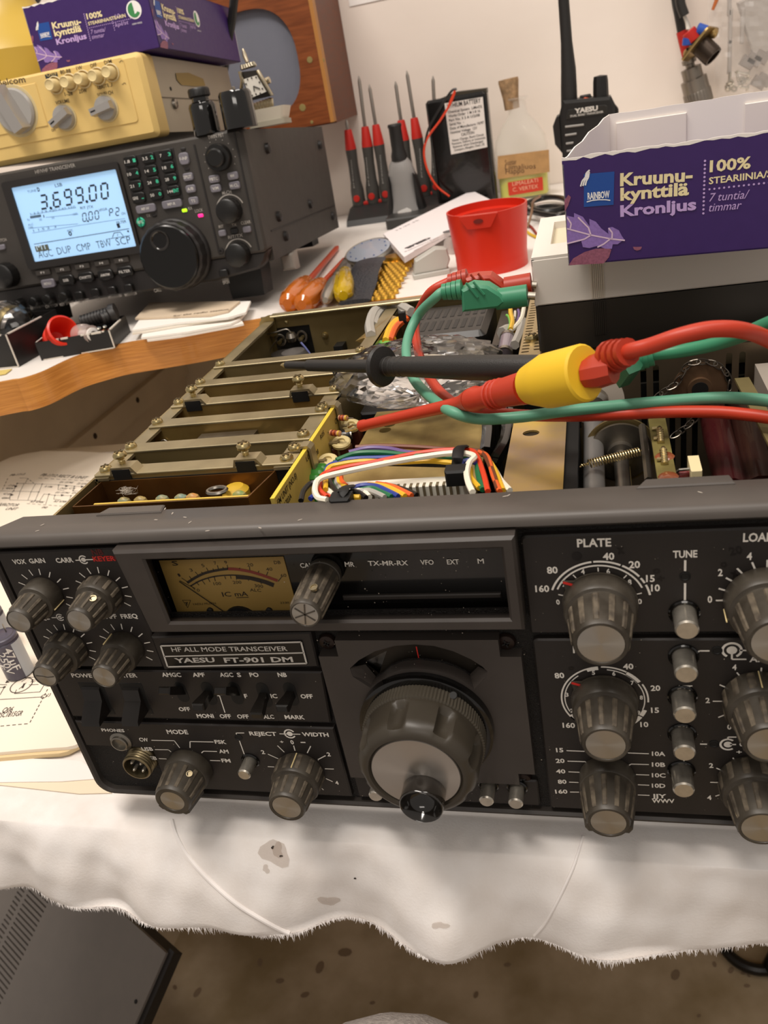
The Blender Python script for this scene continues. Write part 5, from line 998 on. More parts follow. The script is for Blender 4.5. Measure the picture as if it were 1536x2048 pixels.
# red clip probe in a yellow sleeve, with red plug
zq = lambda z, px, py: onz(px, py, z)
rp = thing('clip_probe', 'red test clip in a yellow sleeve touching the yellow circuit board', 'probe')
r0, r1, r2, r3 = zq(.1400, 722, 852), zq(.1560, 922, 806), zq(.1590, 942, 800), zq(.1700, 1052, 775)
ax = [r0, r0.lerp(r1, .04), r0.lerp(r1, .06), r0.lerp(r1, .9), r1, r2]
MB().tube(ax, [.0026, .0026, .0023, .0027, .0030, .0046], 18).build('clip_tube', M_TRED, rp)
MB().tube([r2, r2.lerp(r3, .12), r2.lerp(r3, .2), r2.lerp(r3, .6), r3], [.0046, .0050, .0042, .0053, .0060], 20).build('grip_body', M_TRED, rp)
for k in (.42, .5, .58): q = r2.lerp(r3, k); d = (r3 - r2).normalized(); MB().tube([q - d * .0004, q, q + d * .0004], [.0052, .0057, .0052], 18).build('grip_ring', M_TRED, rp)
s1_, s2_ = zq(.1720, 1058, 770), zq(.1800, 1172, 745); dd = (s2_ - s1_)
MB().tube([s1_, s1_ + dd * .06, s1_ + dd * .22, s1_ + dd * .35, s2_ - dd * .03, s2_], [.0068, .0073, .0084, .0094, .0095, .0088], 24).build('yellow_sleeve', M_TYEL, rp)
MB().tube(zl(.1400, (722, 852), (705, 858), (690, 862)), .0007, 6).build('clip_wire', M_SCREW, rp); MB().tube(zl(.1400, (722, 850), (706, 850), (697, 855)), .0006, 6).build('clip_wire', M_SCREW, rp)
u1, u2 = zq(.1790, 1172, 746), zq(.1810, 1228, 735)
MB().tube([u1, u1.lerp(u2, .5), u2], [.0066, .0074, .0066], 10, flat=.75).build('red_plug', M_TREDP, rp)
v1, v2 = zq(.1835, 1218, 716), zq(.1880, 1258, 703)
for k in range(4): q = v1.lerp(v2, (k + .5) / 4); d = (v2 - v1).normalized(); MB().tube([q - d * .0010, q + d * .0010], .0056 - .0004 * k, 14).build('strain_ring', M_TREDP, rp)
MB().tube(smoothpts([v1, v2] + [onz(1300, 692, .190), onz(1360, 672, .193), onz(1420, 659, .194), onz(1480, 660, .192), onz(1530, 676, .186), onz(1600, 715, .176), onz(1700, 780, .160)], 8), .0025, 12).build('cable', M_TRED, rp)
gp = thing('green_plug_lead', 'dark green plug and lead running behind the red one to the right', 'test lead')
w1, w2 = zq(.165, 1232, 738), zq(.166, 1266, 722); MB().tube([w1, w1.lerp(w2, .6), w2], [.0080, .0085, .0060], 4).build('green_plug', mat('plug_green_dark', '1F5A3E', .42), gp)
v1, v2 = zq(.166, 1264, 716), zq(.167, 1306, 708)
for k in range(4): q = v1.lerp(v2, (k + .5) / 4); d = (v2 - v1).normalized(); MB().tube([q - d * .0010, q + d * .0010], .0056 - .0004 * k, 14).build('strain_ring', M_TGRNP, gp)
MB().tube(smoothpts([v1, v2] + [onz(1360, 702, .168), onz(1430, 688, .172), onz(1490, 668, .178), onz(1545, 645, .186), onz(1680, 590, .20)], 8), .0025, 12).build('cable', M_TGRNP, gp)
# crumpled clear bag
def crumple(pts_c, rx, ry, rz, seed, n=26, amp=.22):
    b = MB(); r = random.Random(seed); ph = [(r.uniform(1, 5), r.uniform(1, 5), r.uniform(0, 6), r.uniform(.3, 1)) for _ in range(9)]; V = []
    for i in range(n + 1):
        th = math.pi * i / n
        for j in range(2 * n):
            f = 2 * math.pi * j / (2 * n); d = 1 + amp * sum(w_ * abs(math.sin(a * f + c * th * 2 + p)) for a, c, p, w_ in [(round(q[0]), q[1], q[2], q[3]) for q in ph]) / 4 - amp * .5 + r.uniform(-.03, .03)
            V.append(Vector(pts_c) + Vector((rx * d * math.sin(th) * math.cos(f), ry * d * math.sin(th) * math.sin(f), rz * d * math.cos(th))))
    m_ = 2 * n; F = [(i * m_ + j, i * m_ + (j + 1) % m_, (i + 1) * m_ + (j + 1) % m_, (i + 1) * m_ + j) for i in range(n) for j in range(m_)]
    return b.add(V, F)
def clear_plastic():
    if 'clear_film' in MATS: return MATS['clear_film']
    m = bpy.data.materials.new('clear_film'); m.use_nodes = True; nt = m.node_tree; N = nt.nodes; Lk = nt.links; N.remove(N['Principled BSDF'])
    t_ = N.new('ShaderNodeBsdfTransparent'); t_.inputs[0].default_value = (.93, .93, .93, 1); g = N.new('ShaderNodeBsdfGlossy'); g.inputs['Roughness'].default_value = .12; fz = N.new('ShaderNodeFresnel'); fz.inputs[0].default_value = 1.6
    mx = N.new('ShaderNodeMixShader'); Lk.new(fz.outputs[0], mx.inputs[0]); Lk.new(t_.outputs[0], mx.inputs[1]); Lk.new(g.outputs[0], mx.inputs[2]); Lk.new(mx.outputs[0], N['Material Output'].inputs[0])
    MATS['clear_film'] = m; return m
q = onz(835, 755, .136); bag = thing('plastic_bag', 'crumpled clear plastic bag lying on the transceiver under the probe', 'bag', (q.x, q.y, .1275))
crumple((0, 0, .0125), .0420, .0330, .0125, 11).build('bag_film', clear_plastic(), bag, ang=12)
b = MB(); b.tube(smoothpts([(-.012, .012, .010), (.002, .016, .012), (.016, .010, .012)], 4), .0030, 8); b.build('bag_content', mat('cream_part', 'D8CDB8', .5), bag)
b = MB(); b.box(.004, .020, .006, .014, .004, .014, .001); b.build('bag_content', mat('white_part', 'E6E2DC', .5), bag)
# ================================================================== things on the desk and at the wall
c3w = crop(640, 100, 3.072); f5c = crop(540, 380, 2.743); e6 = crop(1330, 0, 7.456)
M_SDB = mat('driver_grey', '46433F', .55); M_SDR = mat('driver_red', 'C0281E', .5); M_BLADE = mat('blade_steel', 'A39C94', .35, metal=.9)
YS = .885
rack = thing('screwdriver_rack', 'black sloped rack holding the red and grey precision screwdrivers by the wall', 'rack')
q0, q1 = onz(*c3w(172, 1098), ZD), onz(*c3w(640, 1080), ZD); x0, x1 = ony(*c3w(172, 1098), YS - .03).x, ony(*c3w(760, 1000), YS - .02).x
b = MB(); b.poly([(YS - .034, ZD), (YS + .022, ZD), (YS + .022, ZD + .020), (YS - .004, ZD + .018), (YS - .030, ZD + .007)], 'x', x0, x1); b.build('rack_base', mat('rack_black', '2B2A29', .45), rack)
b = MB(); b.box(x0 + .004, x1 - .004, YS + .006, YS + .016, ZD + .0185, ZD + .0230, .001); b.build('red_strip', M_SDR, rack)
drv = []
def driver(xb, ztip, label, ybase=YS, xt=None):
    zb_ = ZD + .0185; t = thing('precision_screwdriver', label, 'screwdriver', (xb, ybase, zb_), group='precision screwdrivers in the rack')
    xt = xb if xt is None else xt; M_ = fr((0, 0, 0), (xt - xb, 0, ztip - zb_), (0, 1, 0)); H = ztip - zb_
    MB().lathe([(.0085, 0), (.0090, .002), (.0088, .020), (.0072, .030), (.0066, .050), (.0070, .062), (.0075, .070)], M_, 16).build('handle', M_SDB, t)
    MB().lathe([(.0074, .070), (.0072, .073), (.0050, .092), (.0044, .094), (0, .094)], M_, 16).build('red_collar', M_SDR, t)
    MB().lathe([(.0024, .092), (.0022, H * .96), (.0005, H)], M_, 10).build('blade', M_BLADE, t)
    MB().lathe([(.0046, 0), (.0040, .0010), (0, .0012)], fr((0, -.0086, .010), (0, -1, 0)), 12).build('red_dot', M_SDR, t)
    b = MB(); b.text('precision', (-.0002, -.0092, .024), (.0022, -.0078, .058), .0016, nrm=(0, -1, 0), lift=.0006); b.flat('handle_lettering', mat('grey_print', 'B8B4AE', .6), t)
for (cx, cb, tx_, ty, lab) in ((235, 985, 148, 430, 'screwdriver half hidden by the dark radio, leftmost in the rack'), (328, 985, 225, 160, 'red collared screwdriver, second in the rack from the dark radio'), (412, 972, 290, 215, 'red collared screwdriver, third in the rack from the dark radio'), (562, 960, 452, 195, 'red collared screwdriver standing behind the grey glue bottle'), (648, 930, 522, 130, 'tallest screwdriver in the rack, right of the glue bottle'), (725, 945, 685, 158, 'screwdriver mostly hidden behind the black battery pack')):
    q = ony(*c3w(cx, cb), YS); qt = ony(*c3w(tx_, ty), YS); driver(q.x, qt.z, lab, YS + .011, qt.x)
# glue bottle
YG_ = .838; qb_ = ony(*c3w(540, 1010), YG_); gl = thing('glue_bottle', 'grey and black squeeze glue bottle standing before the screwdrivers', 'bottle', (qb_.x, YG_, ZD))
sc_ = lambda a, c: (ony(*c3w(a, c), YG_) - Vector((qb_.x, YG_, ZD)))
MB().lathe([(.0235, 0), (.0245, .002), (.0225, .014), (.0175, .026), (.0160, .045), (.0168, .058), (.0140, .068), (.0098, .074)], Matrix.Diagonal((1, .7, 1, 1)), 28).build('bottle_body', mat('glue_grey', '8C8986', .4), gl)
for s_ in (-1, 1): MB().poly([(s_ * .0150, .001), (s_ * .0262, .001), (s_ * .0220, .022), (s_ * .0178, .050), (s_ * .0150, .056)], 'y', -.011, .011, .002, .002).build('side_grip', mat('glue_black', '1E1C1B', .5), gl)
MB().lathe([(.0100, .072), (.0098, .078), (.0080, .084), (.0078, .108), (.0088, .111), (.0080, .113)], None, 18).build('nozzle_cap', MATS['glue_black'], gl)
b = MB(); b.poly([(-.0085, .006), (.0085, .006), (.0085, .015), (.0035, .018), (-.0085, .015)], 'y', -.0175, -.0160); lg = b.build('logo', mat('logo_white', 'E8E4DE', .5), gl)
b = MB(); b.text('Henkel', (-.0070, -.0176, .010), (.0070, -.0176, .010), .0030, bold=.02); b.flat('logo_lettering', M_SDR, lg)
b = MB(); b.box(-.0085, .0085, -.0178, -.0165, .0035, .0060); b.build('yellow_band', M_TYEL, gl)
# battery pack
YB_ = .860; A0, A1, A2, A3 = (ony(*c3w(*p), YB_) for p in ((672, 318), (1040, 262), (1090, 935), (735, 950)))
bt_ = thing('battery_pack', 'black wrapped lithium battery pack with a white printed label', 'battery', (A3.x, YB_, ZD)); off = Vector((A3.x, YB_, ZD))
wq = A2.x - A3.x; hq_ = (A0.z + A1.z) / 2 - ZD + .002
b = MB(); b.poly(rrect(-.002, wq, 0, .026, .006), 'z', 0, hq_, .003); o = b.build('wrap', mat('shrink_black', '161514', .18, coat=.3, bump=.1, bs=60), bt_); 
b = MB(); b.poly([(-.002, hq_ - .004), (wq * .5, hq_ + .004), (wq, hq_ + .002), (wq, hq_ - .003)], 'y', .004, .022, .001); b.build('top_fold', mat('fold_olive', '3A3428', .4), bt_)
lb = [ony(*c3w(*p), YB_ - .0006) - off for p in ((765, 328), (1000, 288), (1028, 596), (806, 642))]; n = Vector((0, -.0004, 0))
b = MB(); b.add(lb + [v + n for v in lb], [(0, 1, 2, 3), (7, 6, 5, 4), (0, 4, 5, 1), (1, 5, 6, 2), (2, 6, 7, 3), (3, 7, 4, 0)]); lab = b.build('paper_label', mat('label_paper', 'DED6CE', .7), bt_)
b = MB()
def lt(s_, u0, u1, v, h): 
    p = lambda u, v: (lb[0].lerp(lb[1], u)).lerp(lb[3].lerp(lb[2], u), v) + n * 1.2
    b.text(s_, p(u0, v), p(u1, v), h, lift=.0003, bold=.01)
for s_, u0, u1, v, h in (('LITHIUM BATTERY', .06, .94, .10, .0050), ('Chemical System  LiMnO2', .06, .96, .20, .0028), ('Works Order  1 M 3 8 16', .06, .90, .28, .0028), ('Part No. 3 3 A U/2/08', .06, .88, .36, .0028), ('Serial No.  -', .06, .45, .44, .0028), ('Date of Manufacture 10/97', .06, .97, .52, .0028), ('Nominal Voltage  12V', .06, .78, .60, .0028), ('CAUTION:', .34, .70, .68, .0032), ('Never Charge, Short Circuit', .08, .94, .755, .0026), ('Puncture, Deform or Incinerate', .06, .97, .82, .0026), ('Remove when Discharged', .08, .90, .885, .0026), ('Crompton, Abingdon, Oxon, UK', .1, .94, .95, .0026)): lt(s_, u0, u1, v, h)
b.flat('label_lettering', mat('label_ink', '2A2826', .7), lab)
for m_, pts in (('red', [(790, 345), (830, 250), (800, 330), (740, 430), (680, 510), (648, 570), (640, 650), (665, 750), (720, 840), (795, 900)]), ('black', [(840, 240), (810, 250), (760, 320), (700, 420), (665, 490), (645, 570)])):
    MB().tube(smoothpts([ony(*c3w(*p), YB_ - .012) - off for p in pts], 5), .0014, 7).build('wire', MW[m_], bt_)
# corked bottle
YQ = .885; qb_ = ony(*c3w(1262, 925), YQ); bo_ = thing('corked_bottle', 'flat clear glass bottle of yellow liquid with cork and old labels', 'bottle', (qb_.x, YQ, ZD))
X_ = lambda cx, cy: ony(*c3w(cx, cy), YQ).x - qb_.x; Z_ = lambda cx, cy: ony(*c3w(cx, cy), YQ).z - ZD
hw = (X_(1420, 800) - X_(1098, 800)) / 2; zn, zsh, zlip = Z_(1230, 390), Z_(1250, 600), Z_(1230, 285)
prb = [(hw * .93, 0, .85), (hw, .004, 1), (hw, zsh, 1), (hw * .93, zsh + (zn - zsh) * .3, 1), (hw * .70, zsh + (zn - zsh) * .65, 1.1), (.0115, zn, 1.6), (.0100, zlip - .004, 1.75), (.0135, zlip - .002, 1.75), (.0135, zlip, 1.75)]
def bottle_shell(k, top, inn=0.):
    b = MB(); V = []; N_ = 32
    rows = [r for r in prb if r[1] <= top]
    if top < zsh: rows = [r for r in prb if r[1] < top] + [(hw, top, 1)]
    for r, z, fl in rows:
        for i in range(N_):
            t = 2 * math.pi * i / N_; c, s_ = math.cos(t), math.sin(t); e = .5 if fl <= 1.05 else 1.
            rr = r - inn; V.append((rr * math.copysign(abs(c) ** e, c), rr * .55 * fl * math.copysign(abs(s_) ** e, s_), max(z, inn)))
    F = [(j * N_ + i, j * N_ + (i + 1) % N_, (j + 1) * N_ + (i + 1) % N_, (j + 1) * N_ + i) for j in range(len(rows) - 1) for i in range(N_)] + [tuple(range(N_))[::-1]]
    if top < zsh: F.append(tuple(range((len(rows) - 1) * N_, len(rows) * N_)))
    return b.add(V, F)
bottle_shell(1, 9).build('glass', mat('bottle_glass', 'E9E6DE', .06, alpha=.22, spec=.8), bo_, ang=60)
zli = Z_(1250, 735); bottle_shell(1, zli, .0022).build('liquid', mat('yellow_liquid', 'DEDA1E', .15, trans=.12, ior=1.33), bo_, ang=60)
zck = Z_(1215, 165); MB().lathe([(.0090, zlip - .012), (.0095, zlip), (.0122, zck - .003), (.0118, zck)], Matrix.Translation((-.001, 0, 0)) @ Matrix.Rotation(math.radians(-3), 4, 'Y'), 20).build('cork', mat('cork', 'A0815E', .85, var=.35, vs_=150, bump=.4, bs=300), bo_)
yl = -hw * .55 - .0006
def blabel(pts, m_, nm):
    q = [(X_(*p), Z_(*p)) for p in pts]; b = MB(); b.poly(q, 'y', yl, yl - .0004); return b.build(nm, m_, bo_)
l1 = blabel([(1100, 780), (1100, 640), (1410, 600), (1415, 735)], mat('tan_label', 'B98F5C', .7, var=.15, vs_=80), 'paper_label')
b = MB(); 
for s_, x0_, x1_, z in (('Suotar', 1145, 1215, 695), ('Liimaliuos', 1145, 1330, 722), ('Happo', 1148, 1262, 748)): b.text(s_, (X_(x0_, z), yl - .0006, Z_(x0_, z)), (X_(x1_, z - 8), yl - .0006, Z_(x1_, z - 8)), .0060, bold=-.004)
b.flat('handwriting', mat('pencil', '5E4430', .8), l1)
l2 = blabel([(1168, 880), (1160, 800), (1372, 765), (1376, 845)], mat('red_label', 'C83A22', .6), 'red_label')
b = MB(); b.text('LIMALEATI', (X_(1190, 820), yl - .0006, Z_(1190, 820)), (X_(1345, 796), yl - .0006, Z_(1345, 796)), .0046); b.text('C. VERTEX', (X_(1192, 855), yl - .0006, Z_(1192, 855)), (X_(1345, 832), yl - .0006, Z_(1345, 832)), .0046); b.flat('label_lettering', mat('label_pale', 'E8B090', .6), l2)
# handheld radio
YR = .735; wl = ony(*c4w(245, 700), YR); wr = ony(*c4w(592, 660), YR); zt2 = ony(*c4w(420, 650), YR).z
hr_ = thing('handheld_radio', 'black handheld radio with long antenna standing behind the open candle box', 'radio', ((wl.x + wr.x) / 2, YR, ZD)); H = zt2 - ZD + .007; hw2 = (wr.x - wl.x) / 2
M_HT = mat('handheld_black', '1A1918', .4); og = Vector(hr_.location)
HT = lambda cx, cy, dy=0.: ony(*c4w(cx, cy), YR + dy) - og
b = MB(); b.poly([(-hw2, 0), (hw2, 0), (hw2, H - .012), (hw2 - .004, H - .003), (-hw2 + .004, H + .001), (-hw2, H - .010)], 'y', .030, 0, .003, .002); b.build('radio_body', M_HT, hr_)
b = MB(); b.poly([(HT(285, 740).x, HT(285, 740).z), (HT(540, 705).x, HT(540, 705).z), (HT(540, 655).x, HT(540, 655).z), (HT(520, 648).x, HT(520, 648).z), (HT(295, 680).x, HT(295, 680).z)], 'y', .001, -.0012, .0006); np_ = b.build('name_plate', mat('plate_gloss', '2A2927', .2), hr_)
b = MB(); b.text('YAESU', HT(338, 702, -.0014), HT(482, 682, -.0014), .0042, bold=.05, lift=.0003); b.text('DUAL BAND TRANSCEIVER', HT(312, 726, -.0014), HT(516, 698, -.0014), .0020, lift=.0003, bold=.01); b.flat('name_lettering', mat('silver_print', 'C9C4BC', .45), np_)
for cx0, cy0, cx1, cy1 in ((280, 786, 395, 772), (280, 838, 350, 828), (285, 890, 330, 884), (290, 786 + 150, 395, 772 + 150)): MB().tube([HT(cx0, cy0, -.0005), HT(cx1, cy1, -.0005)], .0012, 6).build('grille_bar', mat('grille_grey', '8A8680', .4), hr_)
b = MB(); b.poly([(-hw2 - .007, H - .040), (-hw2, H - .050), (-hw2, H - .012), (-hw2 - .004, H - .014), (-hw2 - .008, H - .022)], 'y', .026, .004, .001); b.build('side_keys', M_HT, hr_)
b = MB(); b.poly([(hw2, H - .05), (hw2 + .003, H - .05), (hw2 + .003, H - .016), (hw2, H - .012)], 'y', .026, .004, .001); b.build('belt_clip_edge', M_HT, hr_)
a0, a1, a2 = HT(305, 640, .014), HT(300, 430, .014), HT(270, 0, .014); up = (a2 - a1)
MB().tube([a0 - Vector((0, 0, .004)), a0, a0.lerp(a1, .5), a1, a1 + up * .4, a2, a2 + up * .35], [.0088, .0085, .0082, .0076, .0058, .0054, .0050], 16).build('antenna', mat('rubber_black', '1E1C1A', .55), hr_)
k0 = HT(500, 610, .014); MB().lathe([(.0085, -.002), (.0078, .002), (.0074, .016), (.0066, .021), (0, .022)], fr(k0, (.02, 0, 1)), 18, rf=lambda t, r, h: r * (1 + .05 * math.cos(9 * t))).build('volume_knob', M_HT, hr_)
k1 = HT(405, 632, .010); MB().lathe([(.0052, -.003), (.0050, .003), (0, .0045)], fr(k1, (0, 0, 1)), 14).build('orange_button', mat('orange', 'D8562A', .4), hr_)
k2 = HT(405, 610, .016); MB().tube([(k2.x - .006, k2.y, k2.z - .006), (k2.x - .004, k2.y, k2.z + .002), (k2.x + .004, k2.y, k2.z + .002), (k2.x + .007, k2.y, k2.z - .004)], .0022, 8).build('button_guard', M_HT, hr_)
# red lid
qc = onz(975, 552, ZD); rl = thing('red_cup', 'red plastic cup with a pouring notch standing upright on the desk', 'cup')
dep = lambda p: (Vector(p) - CAM).dot(f_)
r_l = 73 * dep(qc) / F_PX; cL = qc + Vector((.0015, r_l * .98, 0)); cL.z = ZD; r_t = 78 * dep(cL) / F_PX; Hl = .0530
rl.location = cL; M_RLID = mat('lid_red', 'C92A17', .32)
b = MB(); b.lathe([(r_l, 0), (r_l * 1.005, .012), (r_l * 1.0, .0125), (r_t, Hl - .003), (r_t, Hl), (r_t - .0016, Hl), (r_t - .0018, Hl - .006), (r_l * .86, Hl - .007), (r_l * .84, Hl - .010), (r_l * .80, .010), (0, .010)], None, 72); b.build('lid_body', M_RLID, rl, ang=30)
nt = Vector((-.10, -1, 0)).normalized(); Mn = fr(nt * (r_t + .0004) + Vector((0, 0, Hl)), nt, (0, 0, 1))
b = MB(); b.add([(-.017, 0, 0), (.017, 0, 0), (.010, -.011, 0), (-.010, -.011, 0), (-.015, -.0005, -.010), (.015, -.0005, -.010), (.009, -.0095, -.010), (-.009, -.0095, -.010)], [(0, 1, 5, 4), (1, 2, 6, 5), (2, 3, 7, 6), (3, 0, 4, 7), (0, 3, 2, 1)], Mn); b.build('pour_notch', mat('lid_red_dark', 'C02A18', .4), rl)
b = MB(); b.lathe([(.0042, -.0004), (.0042, .0006), (0, .0006)], Mn @ Matrix.Translation((0, -.0050, .0002)) @ Matrix.Diagonal((1, .45, 1, 1)), 16); b.build('notch_hole', mat('lid_hole', '6A140C', .6), rl)
# white pad with print
pq = [onz(*f5c(*p), ZD + .0190) for p in ((622, 240), (1108, 2), (1240, 68), (735, 368))]
pd = thing('paper_pad', 'white printed card pad propped on the black tray before the red lid', 'pad'); dn = Vector((0, 0, -.0055))
pq[1] = pq[1] + Vector((0, 0, .0)); b = MB(); b.add(pq + [v + dn for v in pq], [(0, 1, 2, 3), (7, 6, 5, 4), (0, 4, 5, 1), (1, 5, 6, 2), (2, 6, 7, 3), (3, 7, 4, 0)]); b.build('pad_block', mat('pad_white', 'ECE4E4', .6), pd)
b = MB(); e = lambda cx, cy: onz(*f5c(cx, cy), ZD + .0190)
b.text('SPEED', e(758, 322), e(890, 262), .0055, nrm=(0, 0, 1), bold=.05, lift=.0003); b.text('Performance Parts', e(748, 340), e(930, 258), .0028, nrm=(0, 0, 1), lift=.0003); b.text('www.speedperf.com', e(790, 335), e(975, 255), .0022, nrm=(0, 0, 1), lift=.0003); b.text('11.21.15', e(700, 222), e(820, 165), .003, nrm=(0, 0, 1), lift=.0003); b.flat('pad_lettering', mat('pad_ink', '4A4648', .7), pd)
q = e(985, 228); b = MB(); b.disc(fr(q, (0, 0, 1)), .007, 18, .0004); b.flat('pad_emblem', mat('pad_grey', '5A5658', .6), pd)
# black tray under the pad
tq = onz(*f5c(640, 222), ZD); b = MB(); b.box(tq.x, tq.x + .12, tq.y, tq.y + .06, ZD, ZD + .0128, .002); tag(b.build('plastic_tray', mat('tray_dark', '343331', .4)), 'dark flat plastic tray under the white card pad', 'tray')
# round pocket watch with leather strap, gold bracelet watch
qw = onz(*f5c(548, 345), ZD + .010); pw = thing('wrist_watch', 'round silver watch with black leather strap lying by the pad', 'watch', (qw.x, qw.y, ZD))
Mw = Matrix.Translation((0, 0, .004)) @ Matrix.Rotation(math.radians(14), 4, 'X') @ Matrix.Rotation(math.radians(-4), 4, 'Y')
MB().lathe([(.0230, 0), (.0265, .003), (.0270, .008), (.0250, .0105), (.0240, .0100), (0, .0100)], Mw, 40).build('watch_case', M_STEEL, pw)
MB().lathe([(.0238, .0102), (.0150, .0112), (0, .0116)], Mw, 40).build('watch_glass', mat('watch_glass', '9AA0AC', .06, coat=.6, spec=.8), pw)
for k in range(12): a = math.radians(30 * k); MB().lathe([(.0010, .0108), (.0006, .0116), (0, .0117)], Mw @ Matrix.Translation((.0195 * math.cos(a), .0195 * math.sin(a), 0)), 6).build('hour_mark', mat('mark_blue', '5A6C94', .4), pw)
sp = [onz(*f5c(*p), ZD + h) - Vector(pw.location) for p, h in (((555, 385), .012), ((530, 420), .016), ((510, 470), .014), ((500, 520), .010), ((480, 570), .006), ((465, 615), .004))]
MB().tube(smoothpts(sp, 4), [.0150, .0150, .0148] + [.0145] * 18, 12, flat=.16).build('leather_strap', mat('leather_black', '24272E', .35, bump=.6, bs=500), pw)
MB().tube([onz(*f5c(*p), ZD + .012) - Vector(pw.location) for p in ((575, 405), (600, 430), (585, 460), (562, 440))], .0024, 8, True).build('buckle', M_CHROME, pw)
gw = thing('gold_bracelet', 'gold mesh watch bracelet lying beside the black leather strap', 'bracelet'); gm = MB()
gm.lathe([(.0022, -.0036), (.0031, -.0022), (.0031, .0022), (.0022, .0036)], Matrix.Rotation(math.pi / 2, 4, 'Y'), 8); gme_ = gm.mesh('bracelet_link', mat('gold', 'C79A3C', .28, metal=.9))
ga, gb = onz(*f5c(720, 385), ZD + .004), onz(*f5c(590, 590), ZD + .003); gu = (gb - ga); gn = 17; gside = gu.cross(Vector((0, 0, 1))).normalized()
for i in range(gn):
    for j in range(5):
        o = bpy.data.objects.new('bracelet_link', gme_); COL.objects.link(o); o.parent = gw; c = ga + gu * (i / (gn - 1)) + gside * ((j - 2) * .0062 + (.0031 if i % 2 else 0)); o.location = c + Vector((0, 0, .002 * math.sin(i * .25))); o.rotation_euler = (0, 0, math.atan2(gside.y, gside.x))
qh = onz(*f5c(690, 368), ZD + .009); MB().lathe([(.0110, -.008), (.0120, -.002), (.0110, .002), (0, .003)], fr(qh, (0, 0, 1)), 24).build('watch_head', mat('gold', 'C79A3C', .28, metal=.9), gw)
# grey mains clip
qk = onz(*f5c(905, 470), ZD); gk = thing('grey_clip', 'small pale grey plastic clip with clear cap in front of the red lid', 'clip', (qk.x, qk.y, ZD), (0, 0, math.radians(15)))
b = MB(); b.poly([(-.019, .004), (.012, .004), (.016, .012), (.014, .022), (.004, .024), (-.016, .016)], 'y', 0, .014, .001, .001); b.build('clip_body', mat('clip_grey', 'B8B6AE', .5), gk); b = MB(); b.box(-.020, .014, -.003, .012, 0, .0042, .0006); b.build('clip_foot', MATS['clip_grey'], gk)
MB().lathe([(.0055, 0), (.0060, .010), (.0045, .014), (0, .0145)], fr((.016, .007, .016), (.3, 0, 1)), 14).build('clear_cap', mat('clear_cap', 'DAD3CC', .1, alpha=.5), gk)
# hand tools with amber handles
M_AMB = mat('amber_handle', 'D8741A', .12, trans=.35, coat=.4); M_AMB2 = mat('yellow_handle', 'DDB61C', .12, trans=.35, coat=.4); M_RSH = mat('red_shaft', 'B8401C', .4)
def tool(name, label, tip, neck, butt, m_, sm, r=.0085, rs=.0026, zh=.010):
    t = thing(name, label, 'screwdriver'); a, n_, c = (onz(*f5c(*p), ZD + h) for p, h in ((tip, .0035), (neck, zh), (butt, zh))); d = (c - n_).normalized(); L = (c - n_).length
    MB().tube([a, a.lerp(n_, .06), n_ + d * .004], [rs * .5, rs, rs], 10).build('shaft', sm, t)
    MB().lathe([(r * .55, 0), (r * .7, .003), (r * .62, L * .15), (r * .95, L * .25), (r, L * .45), (r, L * .8), (r * .8, L * .95), (r * .4, L), (0, L)], fr(n_, d), 24, rf=lambda q, rr, h: rr * (1 - (.12 if (h > L * .2 and h < L * .85 and int(q / (2 * math.pi) * 24) % 4 == 0) else 0))).build('handle', m_, t)
    return t
tool('screwdriver', 'orange handled screwdriver with red shaft, nearest the dark radio', (372, 312), (205, 505), (95, 625), M_AMB, M_RSH, .0105, .0030)
tool('screwdriver', 'orange and yellow handled screwdriver lying between two other tools', (412, 378), (285, 515), (175, 630), M_AMB, M_RSH, .0100, .0028)
tool('hand_tool', 'silver metal handled tool beside the orange screwdrivers', (424, 392), (372, 470), (303, 605), mat('silver_handle', 'A9A49C', .3, metal=.8), M_STEEL, .0062, .0050)
tool('yellow_screwdriver', 'short yellow handled screwdriver beside the black watch strap', (420, 430), (414, 455), (402, 580), M_AMB2, M_STEEL, .0100, .0060)
# cables lying behind the lid
for k, (m_, r, pts, lab) in enumerate((('black', .0032, [(1240, 960), (1300, 930), (1400, 905), (1500, 915), (1520, 960), (1420, 990), (1330, 985), (1300, 950)], 'black cable coiled on the desk behind the red lid'), ('black', .0030, [(1270, 1000), (1340, 970), (1450, 960), (1530, 985), (1480, 1020), (1380, 1010), (1290, 990), (1250, 980)], 'second black cable lying under the coiled one behind the red lid'))):
    tag(MB().tube(smoothpts([onz(*c3w(*p), ZD + .004 + k * -.0005 + .0012 * i) for i, p in enumerate(pts)], 6), r, 8).build('black_cable', mat('cable_gloss', '1A1918', .3)), lab, 'cable')
for m_, pts, lab in (('brown', [(1275, 1090), (1300, 1000), (1310, 930), (1350, 900)], 'loose brown wire standing up behind the red lid'), ('yellow', [(1255, 1100), (1290, 1130), (1340, 1155)], 'loose yellow wire lying right of the red lid'), ('red', [(1260, 1060), (1300, 1090), (1335, 1135)], 'loose red wire lying right of the red lid')):
    tag(MB().tube(smoothpts([onz(*c3w(*p), ZD + .0016 + (.012 * i if m_ == 'brown' else 0)) for i, p in enumerate(pts)], 5), .0014, 6).build('loose_wire', mat('loose_' + m_, {'brown': '8A6A50', 'yellow': 'D8B02C', 'red': '8E2A1C'}[m_], .5)), lab, 'wire')
tag(MB().tube(smoothpts([onz(*c3w(*p), ZD + .005) for p in ((640, 955), (670, 965), (705, 985), (730, 1000))], 4), .0016, 6).build('loose_wire', mat('loose_yellow', 'D8B02C', .5)), 'loose yellow wire by the foot of the battery pack', 'wire')
